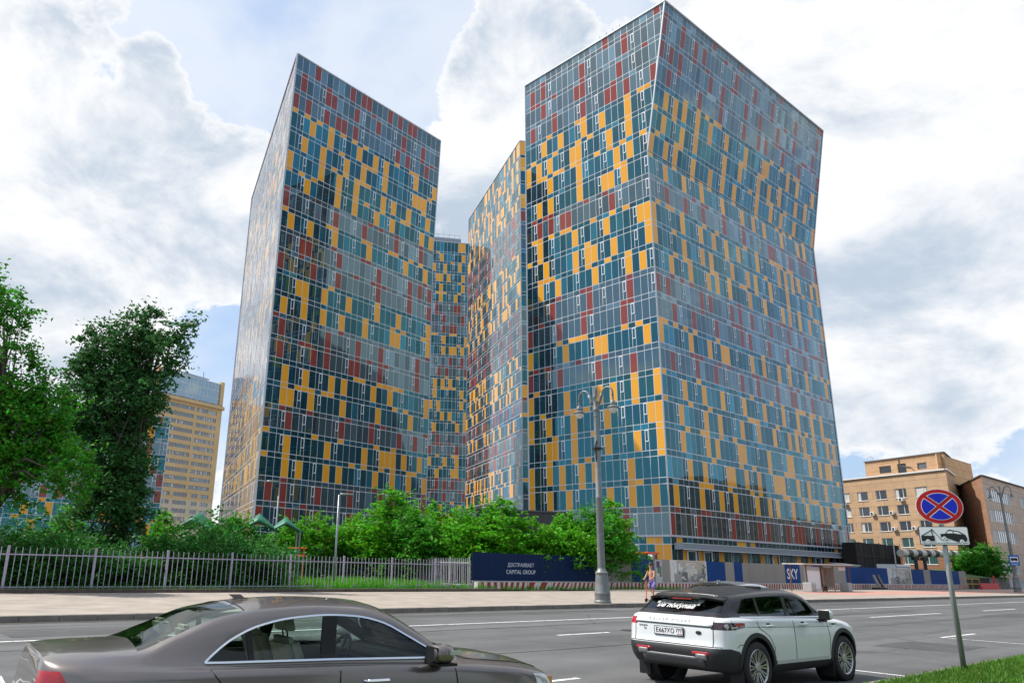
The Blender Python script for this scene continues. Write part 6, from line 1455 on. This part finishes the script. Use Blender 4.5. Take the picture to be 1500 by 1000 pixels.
def make_suv(name, label):
    root = empty(name, (0, 0, 0)); tag(root, label, 'suv')
    white = mat('suv_white_paint', (.70, .725, .715), .25, 0, var=.04, vscale=1.5, coat=1.0); black = mat('suv_black_roof', (.017, .014, .013), .30, 0, var=.7, vscale=9, coat=.2)
    clad = mat('suv_cladding', (.018, .019, .021), .55); gry = mat('suv_bumper_grey', (.23, .235, .24), .4, .3)
    def st(x, w, zb, zs, by, bz, ry, rz, cz, d5=0, d6=0, d8=0):
        return [(x, 0, zb), (x, w - .10, zb), (x, w - .005, zb + .17), (x, w, .66), (x, w - .01, .86), (x, w - .025, zs - .04), (x, w - .06, zs), (x + d5, by, bz), (x + d6, ry, rz), (x + (d6 + d8) / 2, ry * .55, rz + (cz - rz) * .72), (x + d8, 0, cz)]
    Wd = .95
    N_ = [
        [(.10, 0, .34), (.10, 0, .34), (.02, 0, .46), (.0, 0, .58), (.05, 0, .72), (.07, 0, .92), (.11, 0, 1.04), (.16, 0, 1.075), (.54, 0, 1.375), (.54, 0, 1.39), (.54, 0, 1.395)],
        [(.10, 0, .34), (.10, .60, .34), (.025, .66, .46), (.005, .68, .58), (.055, .68, .72), (.075, .68, .92), (.115, .66, 1.04), (.165, .64, 1.075), (.55, .52, 1.375), (.55, .27, 1.395), (.55, 0, 1.405)],
        [(.22, 0, .30), (.20, .78, .32), (.13, .85, .46), (.12, .87, .58), (.14, .87, .74), (.155, .865, .92), (.19, .83, 1.035), (.24, .79, 1.07), (.58, .65, 1.365), (.57, .34, 1.40), (.57, 0, 1.41)],
        [(.36, 0, .27), (.36, .86, .29), (.33, .92, .46), (.32, .93, .60), (.33, .93, .80), (.34, .915, .96), (.36, .875, 1.045), (.40, .82, 1.075), (.66, .69, 1.37), (.66, .37, 1.41), (.66, 0, 1.425)],
        st(.82, Wd, .25, 1.055, .835, 1.078, .715, 1.39, 1.455, 0, .08, .08),
        st(1.40, Wd, .25, 1.045, .84, 1.068, .725, 1.415, 1.50),
        st(1.95, Wd, .25, 1.035, .84, 1.058, .73, 1.43, 1.52),
        st(2.40, Wd, .25, 1.022, .84, 1.045, .73, 1.415, 1.51),
        st(2.66, Wd, .25, 1.012, .84, 1.036, .73, 1.37, 1.475, 0, 0, .05),
        st(3.00, Wd, .25, .998, .84, 1.022, .735, 1.21, 1.30, 0, .02, .16),
        st(3.33, Wd, .25, .98, .84, 1.005, .79, 1.03, 1.09, 0, .04, .16),
        st(3.62, .945, .26, .955, .82, .985, .58, 1.015, 1.04, 0, .04, .0),
        st(3.95, .93, .28, .90, .79, .945, .55, .985, 1.01),
        [(4.22, 0, .28), (4.14, .78, .28), (4.16, .83, .42), (4.15, .84, .60), (4.14, .81, .76), (4.13, .77, .84), (4.13, .70, .885), (4.15, .48, .93), (4.17, .35, .945), (4.19, .2, .95), (4.20, 0, .955)],
        [(4.32, 0, .30), (4.28, .52, .30), (4.33, .56, .42), (4.33, .56, .60), (4.29, .54, .76), (4.27, .52, .83), (4.26, .48, .86), (4.26, .34, .885), (4.26, .24, .895), (4.26, .14, .90), (4.26, 0, .90)],
        [(4.34, 0, .32), (4.34, 0, .32), (4.37, 0, .42), (4.37, 0, .60), (4.33, 0, .76), (4.31, 0, .82), (4.30, 0, .84), (4.29, 0, .86), (4.285, 0, .87), (4.28, 0, .875), (4.28, 0, .88)],
    ]
    sh = Shell(N_, 6, 5); bm = sh.mesh(); bm.normal_update(); sf = Surf(bm); ls = bm.verts.layers.float['ps']; lk = bm.verts.layers.float['pk']
    par = lambda f: (sum(v[ls] for v in f.verts) / len(f.verts), sum(v[lk] for v in f.verts) / len(f.verts))
    WX = (.86, 3.56); WR = .365; taken = set()
    side = lambda f: .8 < par(f)[1] < 6.2 and 1.5 < par(f)[0] < 14
    dead = []
    for wx in WX: dead += cut_poly(bm, circ(wx, WR, .43), side)
    bmesh.ops.delete(bm, geom=list(set(dead)), context='FACES')
    # black lower cladding all round: cut at a waterline that climbs round the arches
    G = [(.60, 1.115), (.70, 1.19), (.82, 1.315), (.95, 1.345), (1.5, 1.372), (2.1, 1.372), (2.45, 1.345), (2.66, 1.285), (2.92, 1.175), (3.14, 1.065), (3.10, 1.045), (2.2, 1.075), (1.2, 1.095)]
    gl = cut_poly(bm, G, lambda f: 6.7 < par(f)[1] < 8.35 and par(f)[0] > 2.6); taken |= set(gl)
    ws = [f for f in bm.faces if 8.05 < par(f)[0] < 9.95 and par(f)[1] > 8.12]; taken |= set(ws)
    rg = [f for f in bm.faces if par(f)[0] < 2.35 and 7.12 < par(f)[1] < 7.93 and f not in taken]; taken |= set(rg)
    # whole roof and pillars black
    rf = [f for f in bm.faces if f not in taken and par(f)[1] > 7.0 and par(f)[0] < 10.05]; taken |= set(rf)
    lower = lambda P_, flt: [f for f in cut_poly(bm, P_, flt) if f not in taken]
    tl = lower([(-.05, .90), (.30, .905), (.585, .935), (.60, .965), (.56, 1.005), (.2, 1.01), (-.05, 1.005)], lambda f: 1.0 < par(f)[0] < 5 and 3.2 < par(f)[1] < 6.6); tl = [f for f in tl if abs(f.calc_center_median().y) > .69]; taken |= set(tl)
    low = lower([(-.1, .1), (4.6, .1), (4.6, .50), (4.05, .50), (3.9, .43), (3.1, .43), (3.05, .38), (1.35, .38), (1.25, .42), (.45, .42), (.40, .60), (.2, .645), (-.1, .645)], lambda f: par(f)[1] < 5); taken |= set(low)
    DR = [(1.28, .42), (1.345, .62), (1.22, .80), (.95, .93), (.92, 1.062), (1.985, 1.038), (1.96, .42)]; DF = [(1.975, .42), (2.0, 1.038), (3.04, 1.0), (3.10, .75), (3.05, .42)]
    doors = []
    for P_ in (DR, DF):
        fs = lower(P_, lambda f: .9 < par(f)[1] < 7.0 and 3 < par(f)[0] < 10.5); taken |= set(fs)
        for sg in (-1, 1): doors.append((sg, part_from(bm, [f for f in fs if f.calc_center_median().y * sg > 0], 'door', white, root)))
    bm.normal_update()
    for sg in (-1, 1):
        fs = [f for f in gl if f.calc_center_median().y * sg > 0]
        for a, b_, mm in ((.4, 1.22, MT['cglass_dark']), (1.22, 2.06, MT['cglass_dark']), (2.06, 3.4, MT['cglass'])): part_from(bm, [f for f in fs if a < f.calc_center_median().x < b_], 'side_window', mm, root, .003)
        part_from(bm, [f for f in tl if f.calc_center_median().y * sg > 0], 'tail_light', mat('tail_lens_dark', (.035, .005, .007), .08, coat=1.0) if sg < 0 else MT['lens_red'], root)
    part_from(bm, ws, 'windscreen', MT['cglass_front'], root); part_from(bm, rg, 'rear_window', MT['cglass_dark'], root)
    part_from(bm, rf, 'roof', black, root); part_from(bm, low, 'lower_cladding', clad, root)
    part_from(bm, [f for f in bm.faces if f not in taken], 'body', white, root)
    # dusty black roof: spoiler lip over the rear window
    b = MB(); n = 12
    top, bot = [], []
    for i in range(n + 1):
        y = -.68 + 1.36 * i / n; e = abs(y / .68) ** 3; top.append((.66 + .06 * e, y, 1.412 - .045 * e)); bot.append((.33 + .10 * e, y, 1.358 - .04 * e))
    for i in range(n):
        b.quad(bot[i], bot[i + 1], top[i + 1], top[i]); q0, q1 = Vector(bot[i]) + Vector((.03, 0, -.035)), Vector(bot[i + 1]) + Vector((.03, 0, -.035)); r0, r1 = Vector(top[i]) + Vector((-.02, 0, -.07)), Vector(top[i + 1]) + Vector((-.02, 0, -.07))
        b.quad(q0, q1, bot[i + 1], bot[i]); b.quad(r0, r1, q1, q0)
    for i in (0, n):
        q0 = Vector(bot[i]) + Vector((.03, 0, -.035)); r0 = Vector(top[i]) + Vector((-.02, 0, -.07)); b.quad(bot[i], q0, r0, top[i])
    o = b.build('roof_spoiler', black, root); smooth_by_angle(o, 40)
    b = MB(); b.box((.36, 0, 1.318), (.02, .36, .018)); b.build('brake_lamp', MT['lens_red'], root)
    # pillars between side windows
    b = MB()
    for sg in (-1, 1):
        for x0, z0, x1, z1, w in ((2.03, 1.07, 1.99, 1.37, .10), (1.20, 1.09, 1.17, 1.36, .06), (2.30, 1.07, 2.18, 1.366, .02)):
            pts = [sf.side(x0 + (x1 - x0) * i / 8, z0 + (z1 - z0) * i / 8, sg) for i in range(9)]
            b = MB()
            for p, q in zip(pts[:-1], pts[1:]): b.prism([p + Vector((-w / 2, sg * .003, 0)), q + Vector((-w / 2, sg * .003, 0)), q + Vector((w / 2, sg * .003, 0)), p + Vector((w / 2, sg * .003, 0))][::sg], (0, -sg * .02, 0))
            b.build('pillar', black, root)
    b = MB()
    for sg in (-1, 1): ribbon(b, [sf.side(x, z, sg) + Vector((0, 0, 0)) for x, z in [(.62 + (3.12 - .62) * i / 30, 1.078 - .038 * i / 30) for i in range(31)]], .018, Vector((0, sg * .8, .6)).normalized(), .006)
    b.build('waist_trim', MT['chrome'], root)
    b = MB(); sd_ = Vector((0, -1, 0))
    for L_ in ([(1.965, .40), (1.99, 1.045)], [(3.05, .44), (3.10, .75), (3.05, 1.0)], [(.92, 1.06), (.95, .93), (1.22, .80), (1.345, .62), (1.29, .44)], [(.34, .66), (.42, .70), (.55, .69)], [(.30, 1.01), (.33, 1.05)]): ribbon(b, side_line(sf, L_), .008, sd_, .003)
    ribbon(b, side_line(sf, [(.62, .945), (1.3, .925), (2.4, .905), (3.2, .89)]), .006, sd_, .002)
    for y in (-.715, .715):
        pts = [];
        for z in np.linspace(.66, 1.04, 10):
            p, nn_ = sf.rear(y, z); pts.append(p)
        ribbon(b, pts, .009, Vector((-1, 0, 0)), .003)
    for z, a in ((.66, .84),):
        pts = [sf.rear(y, z)[0] for y in np.linspace(-a, a, 24)]; ribbon(b, pts, .012, Vector((-1, 0, 0)), .004)
    b.build('panel_gaps', MT['gap'], root)
    # character line shadow under the tailgate bar, number plate recess
    def rear_patch(name, ys, zs, m, parent, off=.004, th=.006, n=14):
        b = MB(); zl = np.linspace(zs[0], zs[1], 4); yl = np.linspace(ys[0], ys[1], n); base = len(b.v)
        for z in zl:
            for y in yl: p, q = sf.rear(y, z); b.v.append(tuple(p + Vector((-off - th, 0, 0))))
        for i in range(3):
            for j in range(n - 1): k = i * n + j; b.f.append((k, k + n, k + n + 1, k + 1))
        o = b.build(name, m, parent, smooth=True); s_ = o.modifiers.new('t', 'SOLIDIFY'); s_.thickness = th; s_.offset = -1; return o
    rear_patch('tailgate_bar', (-.70, .70), (.945, .975), white, root, .0, .020)
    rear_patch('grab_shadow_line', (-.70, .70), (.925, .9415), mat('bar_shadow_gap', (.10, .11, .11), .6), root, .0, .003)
    for y, zz in ((-.52, .56), (.52, .56)): rear_patch('rear_reflector', (y - .15, y + .15), (zz - .02, zz + .022), MT['lens_red'], root, -.004, .006, 6)
    rear_patch('skid_plate', (-.56, .56), (.36, .47), mat('skid_dark', (.09, .09, .092), .5, .2), root, .002, .014)
    rear_patch('skid_plate_edge', (-.46, .46), (.468, .50), gry, root, .0, .022)
    for ya, yb in ((-.62, -.44), (.44, .62)): rear_patch('skid_wing', (ya, yb), (.47, .55), gry, root, .0, .020, 6)
    p, _ = sf.rear(0.06, .83)
    pl = empty('license_plate', p + Vector((-.012, 0, 0))); pl.parent = root
    b = MB(); b.box((0, 0, 0), (.014, .545, .135)); o = b.build('plate_surround', MT['plastic'], pl); b = MB(); b.box((-.009, 0, .004), (.006, .515, .110)); b.build('plate_field', MT['white'], pl)
    def ptxt(body, size, x, z, bold=.0, sp=1.0):
        t = text_mesh('plate_characters', body, size, MT['gap'], pl, .0008, bold=bold, spacing=sp); t.rotation_euler = (R(90), 0, R(-90)); t.location = (-.0135, x, z); return t
    ptxt('Е667ХО', .098, .062, .002, .0015, 1.02); ptxt('777', .075, -.195, .016, .001, 1.0); ptxt('RUS', .026, -.185, -.036)
    b = MB()
    for k, c in enumerate((MT['white'], MT['hblue'], MT['lens_red'])): pass
    b.box((-.0135, -.232, -.036), (.001, .03, .018)); b.build('plate_flag', MT['lens_red'], pl)
    p, _ = sf.rear(-.47, .845); b = MB(); MX = Matrix(((0, 0, -1), (1, 0, 0), (0, 1, 0)))
    b.lathe([(.05, 0), (.05, .008), (.044, .011), (.0, .012)], (0, 0, 0), 22, MX); o = b.build('badge', mat('badge_green', (.02, .05, .03), .25, .3), root); o.location = p; o.scale = (1, 1, .56)
    t = text_mesh('tailgate_lettering', 'RANGE ROVER', .085, mat('letter_pale', (.80, .82, .82), .4), root, .003, bold=.001, spacing=1.5)
    p, _ = sf.rear(0.08, 1.005); t.rotation_euler = (R(78), 0, R(-90)); t.location = p + Vector((-.014, 0, .0))
    t = text_mesh('tailgate_lettering', 'EVOQUE', .035, MT['gap'], root, .002, spacing=1.2); p, _ = sf.rear(.56, .885); t.rotation_euler = (R(90), 0, R(-90)); t.location = p + Vector((-.006, 0, 0))
    t = text_mesh('tailgate_lettering', 'Si4', .035, MT['gap'], root, .002); p, _ = sf.rear(.52, .842); t.rotation_euler = (R(90), 0, R(-90)); t.location = p + Vector((-.006, 0, 0))
    # sticker on the rear window
    pa, _ = sf.rear(0, 1.13); pb, _ = sf.rear(0, 1.31); up_ = (pb - pa).normalized(); nr = Vector((-up_.z, 0, up_.x)); Mx = Matrix((Vector((0, -1, 0)), up_, nr)).transposed().to_4x4()
    def sticker(lbl, y, s, mk): Mx2 = Mx.copy(); Mx2.translation = pa + up_ * s + Vector((0, y, 0)) + nr * .012; lbl.matrix_local = Mx2; lbl.parent = root; return lbl
    st_w = mat('sticker_white', (.42, .45, .42), .5)
    b = MB(); b.box((0, 0, 0), (.78, .075, .004)); e = b.build('window_sticker', st_w, root); sticker(e, .06, .255, 0)
    b = MB(); b.box((0, 0, 0), (.80, .065, .004)); e = b.build('window_sticker', st_w, root); sticker(e, .09, .180, 0)
    for body, sz, y, s, m, sh_, bo in (('vsemposobake.ru', .088, .06, .255, MT['gap'], .2, .002), ('возьми из приюта', .080, .09, .182, MT['gap'], .2, .002), ('не покупай', .128, .10, .098, MT['white'], .2, .003)):
        t = text_mesh('sticker_lettering', body, sz, m, root, .001, shear=sh_, bold=bo); sticker(t, y, s, 0); t.location = Vector(t.location) + nr * .004
    w = MB(); w.bar(pa + Vector((-.02, -.05, .0)), pa + Vector((-.02, .42, .03)), .02); w.build('rear_wiper', MT['plastic'], root)
    # lamps detail
    p = sf.side(.24, .955); 
    for sg in (-1, 1):
        for x, rr, m in ((.19, .036, MT['lens_clear']), (.44, .02, MT['lens_red'])):
            q = sf.side(x, .955, sg); b = MB(); nv = Vector((-.55 if x < .3 else -.2, sg * .8, 0)).normalized(); tz = Vector((0, 0, 1)); Mq = Matrix((nv.cross(tz), tz, nv)).transposed()
            b.lathe([(rr, -.004), (rr, .006), (rr * .6, .010), (.0, .011)], q, 16, Mq); b.build('lamp_ring', m, root)
        b = MB(); pts = [sf.side(x, .935 + .02 * (x - .25) * 4, sg) for x in np.linspace(.26, .40, 6)]; ribbon(b, pts, .022, Vector((0, sg, 0)), .008); b.build('lamp_bar', MT['lens_clear'], root)
        b = MB(); pts = [sf.side(x, .985, sg) for x in np.linspace(.40, .58, 6)]; ribbon(b, pts, .03, Vector((0, sg, 0)), .008); b.build('lamp_strip', MT['lens_red'], root)
    # wheel arch lips, sills, handles, mirrors, side vents
    for wx in WX:
        for sg in (-1, 1):
            b = MB(); n = 30; ring = []
            for i in range(n + 1):
                a = R(-8) + R(196) * i / n; o0 = sf.side(wx + .435 * math.cos(a), max(.27, WR + .435 * math.sin(a)), sg); o1 = sf.side(wx + .492 * math.cos(a), max(.27, WR + .492 * math.sin(a)), sg)
                ring.append((Vector((wx + .425 * math.cos(a), o0.y + sg * .012, WR + .425 * math.sin(a))), Vector((wx + .492 * math.cos(a), o1.y + sg * .010, WR + .492 * math.sin(a)))))
            for (p0, p1), (q0, q1) in zip(ring[:-1], ring[1:]):
                b.prism([p0, q0, q1, p1] if sg < 0 else [p1, q1, q0, p0], (0, -sg * .035, 0))
            b.build('wheel_arch_trim', clad, root)
            a_ = MB(); a_.lathe([(.44, -.30), (.44, 0)], (wx, sg * .90, WR), 32, Matrix(((1, 0, 0), (0, 0, sg), (0, -sg, 0)))); a_.f = a_.f[:-2]; a_.build('arch_liner', MT['gap'], root)
            wheel(root, wx, sg * .835, WR, WR, .265, .235, 10, sg, True)
            m_ = MB(); m_.box((wx - .44, sg * .84, .22), (.02, .22, .24)); m_.build('mud_flap', MT['plastic'], root)
    b = MB()
    for sg in (-1, 1):
        pts = [sf.side(x, .415, sg) for x in np.linspace(1.36, 3.0, 20)]; ribbon(b, pts, .045, Vector((0, sg, .1)), .014)
    b.build('sill_strip', mat('sill_silver', (.42, .44, .43), .35, .5), root)
    for sg, d in doors:
        cx = sum(v.co.x for v in d.data.vertices) / len(d.data.vertices); x = 1.12 if cx < 1.95 else 2.16
        p = sf.side(x + .1, .945, sg); b = MB(); b.tube([p + Vector((-.11, 0, 0)), p + Vector((-.09, sg * .04, .004)), p + Vector((.09, sg * .04, .0)), p + Vector((.11, 0, 0))], [.014, .017, .017, .014], 8); b.build('handle', white, d)
        b = MB(); b.box(p + Vector((0, sg * .004, .012)), (.07, .012, .06)); b.build('handle_recess', MT['gap'], d)
        p = sf.side(2.5 if cx > 1.95 else 1.7, .52, sg)
    for sg in (-1, 1):
        m = empty('door_mirror', (2.88, sg * .93, 1.05)); m.parent = root; m.scale = (.85, .85, .85); b = MB(); n = 14; secs = [(-.07, .70), (-.05, .92), (0, 1.0), (.06, .95), (.11, .7), (.14, .3)]
        for dx, k in secs:
            for i in range(n): a = 2 * math.pi * i / n; b.v.append((dx, sg * .11 + .125 * k * math.copysign(abs(math.cos(a)) ** .7, math.cos(a)), .04 + .10 * k * math.copysign(abs(math.sin(a)) ** .7, math.sin(a))))
        for i in range(len(secs) - 1):
            for k in range(n): p, q = i * n + k, i * n + (k + 1) % n; b.f.append((p, q, q + n, p + n))
        b.f.append(tuple(range(n))[::-1]); b.f.append(tuple((len(secs) - 1) * n + k for k in range(n)))
        b.build('mirror_shell', white, m, smooth=True)
        b = MB(); b.box((-.072, sg * .11, .04), (.02, .225, .175)); b.box((0, sg * .0, -.065), (.10, .22, .05)); o = b.build('mirror_base', MT['plastic'], m); bevel(o, .015, 1)
        pts = [sf.side(x, z, sg) for x, z in ((3.14, .925), (3.2, .93), (3.30, .932), (3.40, .925))]; b = MB(); ribbon(b, pts, .03, Vector((0, sg, 0)), .006); b.build('side_vent', MT['chrome'], root)
        b = MB(); ribbon(b, [p + Vector((.02, sg * .004, -.006)) for p in pts[1:3]], .02, Vector((0, sg, 0)), .005); b.build('vent_slot', MT['gap'], root)
        hp = [f for f in ()]
    for sg in (-1, 1):
        p, nn_ = sf.front(sg * .62, .80); b = MB(); b.box(p + Vector((-.02, 0, 0)), (.06, .30, .09)); o = b.build('headlight', MT['lens_clear'], root); bevel(o, .02, 1)
    g = MB(); g.box((4.32, 0, .74), (.05, .80, .09)); g.build('grille', MT['plastic'], root)
    # cabin
    c = MB(); c.prism([(.6, -.82, .38), (3.3, -.82, .38), (3.3, .82, .38), (.6, .82, .38)], (0, 0, .05)); c.build('cabin_floor', MT['cabin'], root)
    for sg in (-1, 1):
        c = MB(); c.prism([(.7, sg * .80, .42), (3.2, sg * .80, .42), (3.1, sg * .80, 1.0), (.7, sg * .80, 1.04)], (0, -sg * .03, 0)); c.build('door_lining', MT['cabin'], root)
    for y in (-.38, .38): seat(root, 2.12, y, .62, MT['seatdark'])
    c = MB(); c.prism([(1.25, -.66, .62), (1.7, -.66, .64), (1.7, .66, .64), (1.25, .66, .62)], (0, 0, .14)); c.prism([(1.25, -.64, .7), (1.25, .64, .7), (1.06, .60, 1.18), (1.06, -.60, 1.18)], (-.14, 0, 0)); o = c.build('rear_bench', MT['seatdark'], root); bevel(o, .05, 2)
    c = MB(); c.prism([(2.78, -.76, .9), (2.78, -.76, 1.02), (2.86, -.76, 1.06), (3.26, -.76, 1.02), (3.3, -.76, .7), (3.0, -.76, .7)], (0, 1.52, 0)); o = c.build('dashboard', MT['seatdark'], root); bevel(o, .03, 2)
    steering(root, 2.72, .38, 1.0)
    bm.free(); return root
SU = make_suv('parked_suv', 'white suv with dusty black roof and dog sticker parked ahead of the sedan')
SU.location = W(7.19, 13.02, 0) - hdg(53.3) * 2.2; SU.rotation_euler = (0, 0, R(90 - 53.3))

# ------------------------------------------------------------------ the rider
def person():
    root = empty('person', W(24.0, 34.3, .155), ROAD_RZ + math.pi); tag(root, 'shirtless person in patterned shorts riding a kick scooter along the pavement edge', 'person')
    # local x = the way he rides; joints in metres above the scooter deck
    J = {'pel': (0, 0, 1.02), 'bel': (.02, 0, 1.18), 'che': (.05, 0, 1.40), 'nek': (.04, 0, 1.58), 'hed0': (.06, 0, 1.66), 'hed1': (.07, 0, 1.80), 'top': (.05, 0, 1.92)}
    J.update({'sl': (.03, .18, 1.50), 'el': (.16, .25, 1.24), 'wl': (.40, .20, 1.10), 'sr': (.03, -.18, 1.50), 'er': (.16, -.25, 1.24), 'wr': (.40, -.20, 1.10),
              'hl': (.0, .10, .98), 'kl': (.10, .11, .60), 'al': (.10, .08, .22), 'tl': (.26, .09, .17), 'hr': (.0, -.10, .98), 'kr': (-.06, -.11, .60), 'ar': (-.22, -.08, .24), 'tr': (-.06, -.09, .17)})
    Rd = dict(pel=.135, bel=.125, che=.15, nek=.06, hed0=.075, hed1=.095, top=.06, sl=.07, el=.045, wl=.032, sr=.07, er=.045, wr=.032, hl=.095, kl=.062, al=.042, tl=.035, hr=.095, kr=.062, ar=.042, tr=.035)
    E_ = [('pel', 'bel'), ('bel', 'che'), ('che', 'nek'), ('nek', 'hed0'), ('hed0', 'hed1'), ('hed1', 'top'), ('che', 'sl'), ('sl', 'el'), ('el', 'wl'), ('che', 'sr'), ('sr', 'er'), ('er', 'wr'), ('pel', 'hl'), ('hl', 'kl'), ('kl', 'al'), ('al', 'tl'), ('pel', 'hr'), ('hr', 'kr'), ('kr', 'ar'), ('ar', 'tr')]
    for s, yy in (('l', .20), ('r', -.20)):
        for k in range(4): J['p%s%d' % (s, k)] = (.455, yy + (k - 1.5) * .021, 1.105 - .004 * k); J['q%s%d' % (s, k)] = (.475 - .006 * k, yy + (k - 1.5) * .021, 1.07); Rd['p%s%d' % (s, k)] = .0105; Rd['q%s%d' % (s, k)] = .009; E_ += [('w' + s, 'p%s%d' % (s, k)), ('p%s%d' % (s, k), 'q%s%d' % (s, k))]
        J['t' + s + 'm'] = (.43, yy + (-.05 if s == 'l' else .05), 1.085); Rd['t' + s + 'm'] = .011; E_.append(('w' + s, 't' + s + 'm'))
    names = list(J); me = bpy.data.meshes.new('body'); me.from_pydata([J[n] for n in names], [(names.index(a), names.index(b)) for a, b in E_], []); o = bpy.data.objects.new('body', me); COL.objects.link(o)
    sk = o.modifiers.new('skin', 'SKIN'); sk.use_smooth_shade = True; sl_ = me.skin_vertices[0].data
    for n, d in zip(names, sl_): d.radius = (Rd[n], Rd[n] * (.8 if n in ('pel', 'bel', 'che') else 1)); d.use_root = n == 'pel'
    o.modifiers.new('sub', 'SUBSURF').levels = 1; o.modifiers['sub'].render_levels = 1
    dg = bpy.context.evaluated_depsgraph_get(); m2 = bpy.data.meshes.new_from_object(o.evaluated_get(dg)); bpy.data.objects.remove(o)
    skin = mat('skin_tanned', (.52, .27, .17), .5, var=.08, vscale=6); m2.materials.clear(); m2.materials.append(skin); m2.polygons.foreach_set('use_smooth', [True] * len(m2.polygons))
    bo = bpy.data.objects.new('body', m2); COL.objects.link(bo); bo.parent = root
    hair = mat('hair_brown', (.06, .035, .02), .7); b = MB(); b.lathe([(.102, 1.79), (.108, 1.84), (.095, 1.90), (.06, 1.94), (.0, 1.955)], (.045, 0, 0), 16); b.build('hair', hair, root, smooth=True)
    f = MB()
    for y in (-.035, .035): f.lathe([(.014, 0), (.010, .008), (.0, .010)], (.150, y, 1.80), 8, Matrix(((0, 0, 1), (0, 1, 0), (-1, 0, 0))))
    f.build('eyes', MT['gap'], root); f = MB(); f.prism([(.155, -.018, 1.765), (.155, .018, 1.765), (.15, .0, 1.815)], (.03, 0, -.004)); f.build('nose', skin, root); f = MB(); f.box((.150, 0, 1.728), (.012, .05, .010)); f.build('mouth', mat('lips', (.35, .10, .08), .5), root)
    for y in (-.1, .1): f = MB(); f.lathe([(.028, -.008), (.03, .0), (.02, .010), (.0, .008)], (.055, y, 1.78), 10, Matrix(((1, 0, 0), (0, 0, 1 if y > 0 else -1), (0, 1, 0)))); f.build('ear', skin, root)
    sh = MB(); sh.tube([(0, 0, 1.10), (0, 0, .98), (.0, 0, .90)], [.155, .175, .165], 16)
    for s, kx in ((1, .075), (-1, -.045)): sh.tube([(0, s * .09, .98), (kx * .4, s * .105, .80), (kx, s * .11, .64)], [.115, .115, .105], 14)
    m = mat('shorts_print', (.22, .18, .42), .8, var=.9, vscale=9); sh.build('shorts', m, root, smooth=True)
    for y, x in ((.09, .18), (-.09, -.14)): s = MB(); s.prism([(x - .13, y - .05, .12), (x + .15, y - .045, .12), (x + .17, y + .045, .12), (x - .13, y + .05, .12)], (0, 0, .08)); q = s.build('shoe', MT['seatdark'], root); bevel(q, .025, 2)
    k = empty('kick_scooter', W(24.0, 34.3, .155), ROAD_RZ + math.pi); tag(k, 'kick scooter with orange stem and black wheels under the shirtless rider', 'scooter')
    b = MB(); b.prism([(-.42, -.075, .085), (.40, -.075, .085), (.40, .075, .085), (-.42, .075, .085)], (0, 0, .035)); q = b.build('deck', mat('scooter_green', (.05, .22, .04), .5), k); bevel(q, .012, 1)
    b = MB(); b.tube([(.40, 0, .12), (.55, 0, .20), (.50, 0, 1.05)], .025, 10); b.build('stem', MT['orange'], k)
    b = MB(); b.tube([(.48, -.28, 1.085), (.49, 0, 1.07), (.48, .28, 1.085)], .016, 8); b.build('handlebar', MT['plastic'], k)
    for x in (.58, -.52):
        b = MB(); b.lathe([(.02, -.02), (.09, -.025), (.10, -.015), (.10, .015), (.09, .025), (.02, .02)], (x, 0, .10), 20, Matrix(((1, 0, 0), (0, 0, 1), (0, -1, 0)))); b.build('wheel', MT['tyre'], k)
person()

# ------------------------------------------------------------------ put every thing's origin at its own base
bpy.context.view_layer.update()
for r in [o for o in scene.objects if o.type == 'EMPTY' and o.parent is None]:
    if r.location.length > 1e-6 or any(abs(a) > 1e-6 for a in r.rotation_euler): continue
    pts = [c.matrix_local @ v.co for c in r.children if c.type == 'MESH' for v in c.data.vertices]
    if not pts: continue
    b = Vector(((min(p.x for p in pts) + max(p.x for p in pts)) / 2, (min(p.y for p in pts) + max(p.y for p in pts)) / 2, min(p.z for p in pts)))
    r.location = b
    for c in r.children: c.location = Vector(c.location) - b
